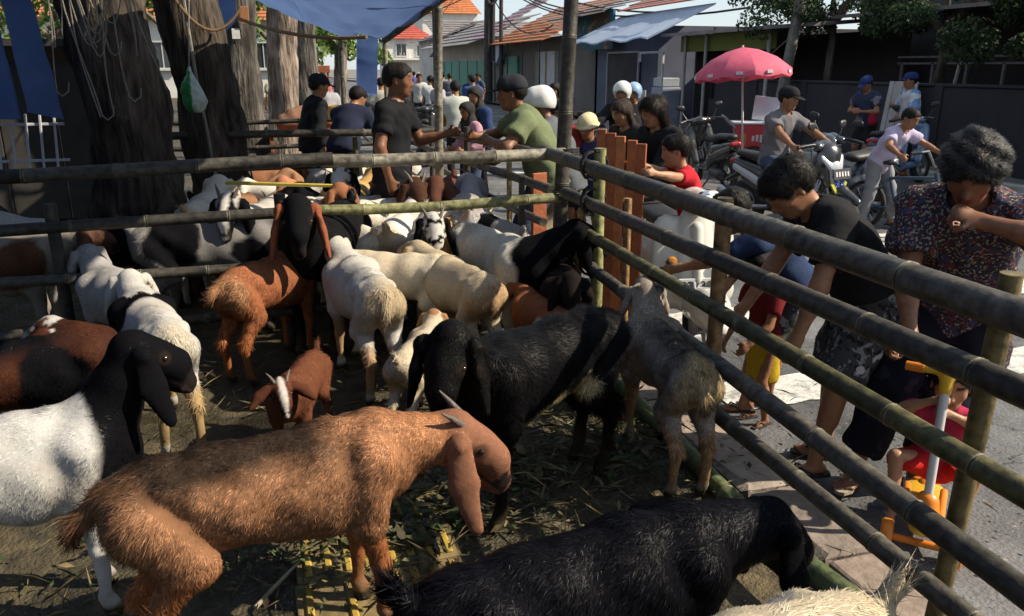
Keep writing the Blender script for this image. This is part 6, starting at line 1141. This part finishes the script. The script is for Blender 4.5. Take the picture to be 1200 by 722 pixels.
# ------------------------------------------------------------------ people in place
C = cloth
JEAN = C((.05, .07, .12)); DARK = C((.02, .02, .024)); KHK = C((.20, .17, .12))
def glob(loc, yaw, p):   # world point -> root-local
    v = Vector(p) - Vector((loc[0], loc[1], loc[2] if len(loc) > 2 else 0)); return Matrix.Rotation(-R(yaw), 3, 'Z') @ v
def stand(loc, yaw, H=1.68, **k): return k
# seller in black T-shirt, hand on hip, other arm on the rail
l, yw = (.93, 6.55, 0), -18
person('man in black T-shirt inside the pen, hand on hip', l, yw, 1.77, dict(lean=2, head=(-4, 4), hr=(.02, -.26, .90), er=(-.5, -1, 0), hl=glob(l, yw, (1.42, 6.62, 1.22)), el=(0, .4, -1), gl=50, twist=-14), dict(m=C((.014, .015, .017)), sl=.62, hem=.12, lo=.022), dict(m=DARK, len=1.9), vox=.0143, build=1.02, skin=SKD, hair='short')
o = MB().box((0, 0, 0), (.003, .045, .06), bev=.001).build('shirt_logo', mat('white_print', (.6, .58, .56), .6)); _p = [q for q in bpy.data.objects if q.get('label') == 'man in black T-shirt inside the pen, hand on hip'][0]; o.parent = _p; o.location = (.135, .055, 1.29); o.rotation_euler = (0, R(-8), R(-14))
# man in green leaning on the fence
l, yw = (1.88, 6.30, 0), 168
person('man in green T-shirt and black cap leaning on the fence', l, yw, 1.76, dict(lean=20, hunch=14, head=(-6, 6), hr=glob(l, yw, (1.62, 6.55, 1.20)), hl=glob(l, yw, (1.66, 6.20, 1.19)), er=(0, -1, -.4), el=(0, 1, -.5), gr=45, gl=45, pelvis=(-.28, 0, .93)), dict(m=C((.135, .16, .085)), sl=.62, hem=.14, lo=.026), dict(m=JEAN, len=1.9), vox=.0143, build=1.15, skin=SKD, hair='short', hat=dict(kind='cap', m=C((.025, .027, .032)), m2=C((.02, .02, .022))))
l, yw = (2.38, 6.75, -.06), 150
person('man in grey shirt and white helmet seen from behind', l, yw, 1.72, dict(lean=18, hunch=12, head=(10, 12), hr=(.5, -.2, 1.0), hl=(.5, .2, 1.0), pelvis=(-.15, 0, .88)), dict(m=C((.10, .11, .12)), sl=.6, hem=.14, lo=.026), dict(m=KHK, len=1.9), vox=.013, skin=SKD, hair='short', hat=dict(kind='helmet', m=paintm((.62, .61, .58)), m2=DARK, back=True))
l, yw = (2.78, 7.35, 0), 215
person('boy in dark red shirt behind the corner post', l, yw, 1.42, dict(lean=6, head=(0, 12), hr=(.3, -.1, .9), hl=(.3, .1, .9)), dict(m=C((.20, .025, .03)), sl=.6), dict(m=DARK, len=.9), vox=.013, hs=1.08)
l, yw = (2.95, 7.15, 0), 215
person('small child in cream bucket hat right of the corner post', l, yw, 1.30, dict(lean=8, head=(0, 16), hr=(.25, -.05, .92), hl=(.25, .06, .92)), dict(m=C((.045, .04, .11)), sl=.6), dict(m=DARK, len=.9), vox=.012, hs=1.15, hat=dict(kind='bucket', m=C((.55, .48, .30))))
l, yw = (3.2, 6.05, -.06), 196
person('young woman with long black hair facing the pen', l, yw, 1.62, dict(lean=16, hunch=12, head=(0, 16), hr=(.42, -.1, .8), hl=(.42, .1, .8)), dict(m=C((.018, .018, .02)), sl=1.7, lo=.028), dict(m=DARK, len=1.9), vox=.0143, hair='long', haircol=(.016, .011, .009), strands=9000)
l, yw = (3.30, 6.9, 0), 200
person('woman in dark clothes bending beside the long-haired woman', l, yw, 1.50, dict(lean=20, head=(0, 20)), dict(m=C((.03, .028, .03)), sl=1.6), dict(m=DARK, len=1.9), vox=.014, hair='long', haircol=(.03, .02, .016))
# boy in red behind the fence (stands on the scooter floorboard)
l, yw = (2.70, 4.75, .15), 170
person('boy in bright red T-shirt resting his hands on the rail', l, yw, 1.15, dict(lean=14, hunch=10, head=(-8, 10), hr=glob(l, yw, (1.98, 4.62, 1.22)), hl=glob(l, yw, (2.02, 4.38, 1.16)), er=(0, -.6, -1), el=(0, 1, -.2), gr=35, gl=40), dict(m=C((.42, .02, .03)), sl=.62, lo=.02), dict(m=C((.07, .10, .22)), len=.85), vox=.0132, hs=1.25, skin=SKL, hair='short', strands=3500, shoes=None)
# boy in navy by the yellow post
l, yw = (2.38, 3.42, -.06), 150
person('crouching boy in navy T-shirt behind the wooden post', l, yw, 1.30, dict(lean=34, hunch=20, head=(10, 34), pelvis=(-.16, 0, .74), hr=glob(l, yw, (1.92, 3.2, .55)), hl=glob(l, yw, (1.9, 3.55, .75)), fr=(-.08, -.12, .06), fl=(.08, .12, .06)), dict(m=C((.025, .04, .09)), sl=.62, lo=.02), dict(m=pattern_cloth('camo_print', (.05, .06, .07), [((.30, .33, .36), 14, .55), ((.10, .12, .08), 9, .55)]), len=.95), vox=.0132, hs=1.15, skin=SKN, hair='short', strands=3500)
# older boy in black bending over the rail
l, yw = (2.35, 2.80, -.06), 165
person('older boy in black T-shirt and grey print shorts bending over', l, yw, 1.55, dict(lean=27, hunch=20, head=(8, 46), pelvis=(-.10, 0, .87), hr=glob(l, yw, (1.95, 3.02, .62)), hl=glob(l, yw, (2.0, 2.62, .68)), er=(.1, -.5, -1), el=(.1, .8, -.6), gr=40, gl=40, fr=(-.06, -.12, .07), fl=(.10, .13, .07), tl=(1, .1, 0)), dict(m=C((.018, .019, .022)), sl=.68, lo=.026, hem=.12), dict(m=pattern_cloth('grey_print', (.055, .057, .06), [((.20, .205, .21), 26, .54), ((.02, .02, .02), 40, .56), ((.42, .43, .44), 9, .66)]), len=.92, lo=.026), vox=.0112, hs=1.08, skin=SKN, hair='short', strands=14000, haircol=(.014, .011, .010), shoecol=(.02, .02, .02))
# little one in yellow beside him
l, yw = (2.36, 3.34, -.06), 190
person('small child in yellow skirt between the two boys', l, yw, .9, dict(lean=6, head=(0, 10), hr=(.2, -.1, .4), hl=(.2, .1, .5)), dict(m=C((.16, .02, .02)), sl=.6), dict(m=C((.42, .28, .02)), kind='skirt', len=.62, flare=.17, name='skirt'), vox=.0132, hs=1.35, skin=SKN, shoecol=(.025, .025, .03))
# woman in floral dress
l, yw = (2.68, 2.50, -.06), 218
person('grey-haired woman in dark floral blouse beside the fence', l, yw, 1.66, dict(lean=20, hunch=18, head=(0, 34), pelvis=(-.04, 0, .90), hr=glob(l, yw, (2.27, 2.31, .745)), hl=glob(l, yw, (2.42, 2.22, 1.22)), er=(.2, -1, -.2), el=glob((0, 0, 0), yw, (.75, -.6, -.15)), gr=62, gl=70, pr=(0, 0, -1), dr=glob((0, 0, 0), yw, (-.75, .35, -.45)), dl=glob((0, 0, 0), yw, (-.6, .55, .3)), fr=glob(l, yw, (2.36, 2.62, .0)), fl=glob(l, yw, (2.66, 2.56, .0)), tr=(1, -.1, 0)), dict(m=pattern_cloth('speckled_blouse', (.035, .028, .04), [((.25, .22, .18), 90, .56), ((.16, .035, .035), 45, .60), ((.05, .05, .10), 30, .6)]), sl=.72, lo=.034, hem=.34, hw=.18), dict(m=pattern_cloth('dark_trousers', (.012, .013, .02), [((.025, .025, .038), 12, .6)]), len=1.78, lo=.034, cuff=.06), vox=.0112, hs=1.02, build=1.06, skin=(.20, .09, .05), hair='curly', haircol=(.036, .034, .033), strands=30000, shoecol=(.32, .27, .2))
# toddler on the toy scooter
l, yw = (2.375, 2.21, -.06), 225
person('toddler in red clothes sitting on the yellow toy scooter', l, yw, .86, dict(lean=6, hunch=10, head=(4, 8), pelvis=(-.17, .02, .27), hr=(.04, -.03, .60), hl=(.05, .03, .56), er=(0, -1, -.4), el=(0, 1, -.4), gr=70, gl=70, fr=(.06, -.11, .125), fl=(.05, .11, .125), kr=(.5, -.5, 1), kl=(.5, .5, 1)), dict(m=C((.33, .03, .07)), sl=.66, lo=.022), dict(m=C((.48, .02, .02)), len=.9, lo=.022), vox=.0075, hs=1.55, skin=SKL, hair='short', strands=3500, shoes=None)
toy_scooter('yellow and orange three-wheeled toy scooter under the toddler', (2.375, 2.21), 225)
# riders and people on the road
l, yw = (5.52, 7.62), 284
motorbike('black and silver motorbike ridden by man in grey T-shirt', l, yw, (.018, .019, .024), (.42, .44, .48), plate=('', False, (.645, 0, .74), -12), stripes=(.03, .06, .35), steer=10)
def seated(dx=0, sp=.18, hands=.30): return dict(pelvis=(-.28 + dx, 0, .84), lean=6, hunch=10, fr=(.12, -sp, .30), fl=(.12, sp, .30), kr=(1, -.5, .2), kl=(1, .5, .2), hr=(hands, -.32, .96), hl=(hands, .32, .96), er=(-.4, -1, -.3), el=(-.4, 1, -.3), gr=60, gl=60, head=(8, 8))
person('man in grey T-shirt and cap riding the black and silver motorbike', (*l, -.06), yw, 1.66, seated(), dict(m=C((.15, .145, .155)), sl=.62, lo=.024), dict(m=JEAN, len=1.9), vox=.0143, skin=SKN, hair='short', hat=dict(kind='cap', m=C((.02, .02, .022))), shoes='shoe')
motorbike('dark scooter parked right behind the grey-shirted rider', (6.75, 8.3), 192, (.03, .04, .055), (.20, .22, .25), lean=-6)
motorbike('black motorbike parked near the food cart', (6.60, 11.1), 84, (.018, .018, .02), (.06, .06, .065), lean=-6)
motorbike('blue and red motorbike parked by the dark wall', (9.55, 10.4), 20, (.10, .18, .30), (.40, .05, .05), lean=-6)
motorbike('cream round-bodied scooter parked nose to the fence', (2.62, 4.86), 262, (.56, .54, .48), (.56, .54, .48), style='vespa', plate=('3373 B', True, (.50, 0, .46), -6), steer=6, name='scooter', mirrors=False)
l, yw = (4.35, 9.8), 226
motorbike('black motorbike ridden by man in white open helmet', l, yw, (.015, .015, .018), (.12, .14, .18), steer=4)
person('motorcyclist in black jacket and white open helmet', (*l, -.06), yw, 1.68, seated(), dict(m=C((.016, .016, .018)), sl=1.85, lo=.03), dict(m=DARK, len=1.9), vox=.023, hair='short', hat=dict(kind='helmet', m=paintm((.6, .62, .58)), full=True), shoes='shoe')
l, yw = (4.85, 10.45), 226
person('pillion passenger in pale blue helmet behind the motorcyclist', (*l, -.06), yw, 1.62, seated(.1), dict(m=C((.03, .03, .05)), sl=1.85, lo=.03), dict(m=DARK, len=1.9), vox=.016, hair='short', hat=dict(kind='helmet', m=paintm((.25, .38, .55)), full=True), shoes='shoe')
l, yw = (6.72, 7.25), 283
bicycle('small dark blue bicycle pushed along by the boy in lilac', l, yw, (.015, .05, .09), r=.25, steer=10, sc=1.1)
l2 = (6.70, 7.42, -.06)
person('boy in lilac shirt and grey trousers astride the small bicycle', l2, yw, 1.40, dict(lean=26, hunch=12, head=(-4, 24), pelvis=(-.18, .02, .80), hr=(.30, -.34, .90), hl=(.34, .30, .90), er=(-.3, -1, -.4), el=(-.3, 1, -.4), gr=70, gl=70, fr=(-.22, -.17, .07), fl=(-.05, .16, .07)), dict(m=C((.44, .38, .52)), sl=.66, lo=.028, hem=.16), dict(m=C((.22, .22, .235)), len=1.95, lo=.022), vox=.0143, hs=1.1, skin=SKN, hair='crop', shoes='sandal')
person('man in dark blue T-shirt and shorts checking his phone', (9.95, 11.8, -.06), 196, 1.66, dict(lean=4, head=(0, 24), hr=(.30, -.08, 1.10), hl=(.32, .1, 1.08), er=(-.2, -.8, -1), el=(-.2, .8, -1)), dict(m=pattern_cloth('navy_print', (.035, .045, .085), [((.16, .15, .17), 6, .58)]), sl=.65, lo=.028), dict(m=DARK, len=.85, lo=.022), vox=.023, hat=dict(kind='cap', m=C((.03, .05, .16)), m2=C((.03, .05, .16))))
o = sd_part('waist_bag', None, [((0, 0, .06), (0, 0, -.05), .08, .09, .03, (0, 1, 0), 1.6)], C((.30, .02, .04)), .012); tag(o, 'small red bag hanging in front of the man in dark blue', 'bag'); o.location = (9.86, 11.55, .92)
person('man in white and blue shirt, cap and yellow bag at wall', (10.35, 11.25, -.06), 160, 1.70, dict(lean=2, head=(10, 2), hr=(.26, -.12, 1.18), hl=(.22, .14, 1.0), er=(-.2, -.8, -1), el=(-.2, .8, -1)), dict(m=pattern_cloth('blue_white_shirt', (.50, .54, .60), [((.16, .26, .45), 4, .56), ((.55, .50, .12), 3, .66)]), sl=.95, lo=.034, hem=.14), dict(m=DARK, len=1.9), vox=.023, hat=dict(kind='cap', m=C((.025, .04, .14))))
o = sd_part('belt_bag', None, [((-.08, 0, .0), (.08, 0, .0), .06, .06, .03, (0, 0, 1), 1.5)], C((.48, .42, .04)), .012); tag(o, 'yellow belt bag at the waist of the blue-shirted man', 'bag'); o.location = (10.12, 11.05, .86); o.rotation_euler = (0, 0, R(60))
# cart and parasol
ice_cart('red ice-cream cart with raised white lid', (8.25, 12.45), -25); umbrella('large red parasol shading the ice-cream cart', (7.86, 12.25, -.06), 2.08, .80)
# people in the back pens and on the street
person('man in black clothes and dark cap at back pen', (.45, 9.55), 15, 1.66, dict(lean=6, head=(0, 10)), dict(m=C((.014, .014, .016)), sl=1.7, lo=.03), dict(m=DARK, len=1.9), vox=.0145, hat=dict(kind='cap', m=DARK))
l = (.80, 8.5, 0)
person('man in dark navy shirt bending down into the back pen', l, 60, 1.52, dict(lean=30, hunch=16, head=(-20, 30), pelvis=(-.2, 0, .98), hr=(.42, -.22, .75), hl=(.45, .2, .7)), dict(m=C((.02, .024, .045)), sl=.7, lo=.028), dict(m=DARK, len=1.9), vox=.023, skin=SKN)
FAR = [((2.85, 12.6), 90, 1.60, (.40, .42, .38), 'short', 'person in pale striped shirt seen from behind, bag strap across'), ((2.72, 10.6), 214, 1.55, (.03, .05, .12), 'veil', 'girl in black headscarf and navy top behind the fence'), ((2.38, 9.6), 200, 1.40, (.40, .22, .26), 'veil', 'small child in pink headscarf near the fence'), ((4.7, 19), 80, 1.62, (.05, .08, .2), 'short', 'far person in blue among the market crowd'), ((4.0, 20.5), 100, 1.6, (.45, .45, .45), 'short', 'far person in white among the market crowd'), ((5.4, 22), 250, 1.62, (.03, .04, .12), 'short', 'far person in dark blue walking on the street'), ((3.6, 17.5), 200, 1.6, (.35, .33, .38), 'short', 'rider in light shirt waiting on the far street'), ((4.75, 13.2), 226, 1.55, (.05, .03, .03), 'long', 'woman in dark top on the far motorbike'), ((5.05, 13.9), 226, 1.5, (.2, .08, .08), 'long', 'pillion girl in reddish top on the far motorbike'), ((1.2, 19), 250, 1.6, (.35, .12, .14), 'short', 'far person in pink beyond the back pens'), ((.4, 18), 200, 1.6, (.06, .06, .08), 'short', 'far person in dark shirt beyond the tarpaulin'), ((1.0, 14.8), 90, 1.55, (.3, .3, .32), 'short', 'person in grey shirt beyond the orange bin'), ((5.9, 27), 90, 1.6, (.1, .1, .12), 'short', 'distant person in dark clothes near the cable pole'), ((3.0, 25), 90, 1.6, (.25, .28, .3), 'short', 'distant person in grey near the sapling')]
for p, yw, h, c, hr_, lb in FAR: person(lb, (*p, -.06 if p[0] > 1.9 else 0), yw, h, dict(lean=6, head=(RNG.uniform(-15, 15), 10), hr=(.25, -.15, .85), hl=(.25, .15, .85)), dict(m=C(c), sl=.7 if hr_ == 'short' else 1.7, lo=.028), dict(m=DARK if RNG.random() < .6 else JEAN, len=1.9), vox=.03, hair=hr_, haircol=(.012, .011, .011) if lb[:11] != 'small child' else (.45, .25, .28), hs=1.15 if h < 1.3 else 1)
XF = [((2.2, 16.5), 90, 1.6, (.35, .34, .30)), ((2.6, 18.2), 250, 1.62, (.05, .05, .06)), ((3.3, 22.5), 90, 1.58, (.30, .08, .08)), ((4.3, 24), 260, 1.62, (.45, .44, .42)), ((5.2, 17), 200, 1.6, (.10, .14, .24)), ((6.3, 30), 90, 1.6, (.2, .2, .22)), ((5.0, 33), 90, 1.6, (.42, .2, .2)), ((7.2, 28), 200, 1.6, (.05, .07, .1)), ((.2, 22), 120, 1.6, (.3, .28, .2)), ((1.6, 24), 120, 1.6, (.12, .05, .05)), ((4.0, 36), 90, 1.6, (.4, .4, .42)), ((6.6, 38), 90, 1.6, (.1, .1, .3))]
XL = ['far shopper in beige just past the fence end', 'far shopper in black near the fence end', 'far shopper in maroon on the open street', 'far shopper in white facing this way', 'far shopper in slate blue near the motorbike women', 'distant walker in grey left of the cable pole', 'distant walker in faded red on the street', 'distant walker in navy by the grey shop', 'far man in khaki beyond the left pens', 'far woman in brown under the street tree', 'most distant walker in pale grey', 'most distant walker in bright blue']
for (p, yw, h, c), lb in zip(XF, XL): person(lb, (*p, -.06 if p[0] > 1.9 else 0), yw, h, dict(lean=4, head=(RNG.uniform(-20, 20), 8)), dict(m=C(c), sl=.7, lo=.028), dict(m=DARK if RNG.random() < .5 else JEAN, len=1.9), vox=.032)
MBF = [((5.6, 25.5), 250, 'oncoming motorbike far down the street'), ((3.0, 20.3), 85, 'far motorbike parked beside the beige shopper'), ((4.85, 13.4), 226, 'motorbike carrying two women farther up the road'), ((3.75, 17.6), 226, 'motorbike under the rider in light shirt'), ((4.6, 21.5), 90, 'far motorbike among the market crowd'), ((2.9, 15.6), 80, 'far motorbike beside the roadside fence end')]
for p, yw, lb in MBF: motorbike(lb, p, yw, (.02, .02, .025), (.1, .12, .16), mirrors=False, vox=.02)
# orange plastic bins and a wrapped bundle behind the back pens
def bucket(lab, loc, r, h, c1):
    e = empty('plastic_bin', loc, 0, lab, 'bin'); MB().lathe([(.001, 0), (r * .8, 0), (r, h), (r * 1.06, h), (r * 1.06, h * .96), (r * .97, h * .94)], 18).build('body', mat('bin_%02x%02x' % (int(c1[0] * 255), int(c1[1] * 255)), c1, .45, .15, 10, .05), e, True); MB().lathe([(r * 1.02, h * .62), (r * 1.05, h * .64), (r * 1.05, h * .68), (r * 1.0, h * .7)], 18).build('band', mat('bin_band', (.5, .3, .06), .5), e, True)
bucket('orange plastic bin with yellow band behind the back pens', (.78, 11.3, 0), .22, 1.05, (.52, .18, .06))
bucket('yellow plastic barrel standing behind the orange bin', (.90, 12.0, 0), .22, 1.22, (.55, .38, .12))
o = sd_part('sack', None, [((-.22, 0, .10), (.22, 0, .10), .12, .14, .06), ((-.1, 0, .2), (.05, .05, .24), .10, .09, .05), ((.16, 0, .16), (.3, .05, .12), .10, .08, .04)], mat('brown_sack', (.22, .115, .07), .9, .4, 9, .5), .018); tag(o, 'brown fabric bundle piled beside the pale trunk', 'bundle'); o.location = (.42, 11.9, .9)
tb = empty('table', (.45, 11.9, 0), 0, 'low plank table under the brown bundle', 'table'); MB().box((0, 0, .84), (1.0, .5, .04), bev=.005).build('top', PLK[1], tb)
for x in (-.44, .44):
    for y_ in (-.2, .2): MB().box((x, y_, .41), (.05, .05, .82), bev=.004).build('leg', PLK[1], tb)
sg = empty('shop_sign', (.72, 20, 0), 0, 'blue stall sign under a brown board in the distance', 'sign'); MB().box((0, 0, 1.35), (.55, .04, .32), bev=.005).build('panel', mat('sky_blue_panel', (.05, .30, .55), .5), sg); MB().box((.1, 0, 1.7), (1.3, .06, .16), bev=.005).build('board', PLK[1], sg)
for x in (-.5, .7): MB().box((x, .06, .8), (.05, .05, 1.7)).build('leg', PLK[1], sg)
ys = empty('road_sign', (.98, 21, 0), 0, 'small yellow warning sign among the green leaves', 'sign'); MB().prism([(0, .22), (.2, 0), (0, -.22), (-.2, 0)], .02, (0, 0, 2.0), (1, 0, 0), (0, 0, 1)).build('plate', mat('sign_yellow', (.62, .42, .02), .5), ys); MB().tube([(0, .03, 0), (0, .03, 2.1)], .025, 8).build('pole', ALU, ys, True)
wt = empty('parked_van', (1.6, 42, 0), 0, 'pale van parked far down the street under the tree', 'van'); sd_part('body', wt, [((-.6, -1, .8), (-.6, 1, .8), .7, .7, .2), ((.6, -1, .8), (.6, 1, .8), .7, .7, .2), ((-.55, 1, 1.3), (.55, 1, 1.3), .6, .6, .2)], paintm((.5, .5, .5)), .08); MB().box((0, -1.72, 1.35), (1.5, .06, .5), bev=.05).build('rear_window', GLASS, wt)
for s_ in (-1, 1):
    for y_ in (-1.1, 1.2): wheel(wt, (s_ * .95, y_, .32), .32, .2)
st_ = MB().tube([(-.35, 6.25, .93), (.45, 6.05, .90)], .014, 6).build('yellow_stick', mat('stick_yellow', (.42, .33, .06), .7), None, True); tag(st_, 'yellow bamboo stick lying across goats\' backs in middle pen', 'stick')
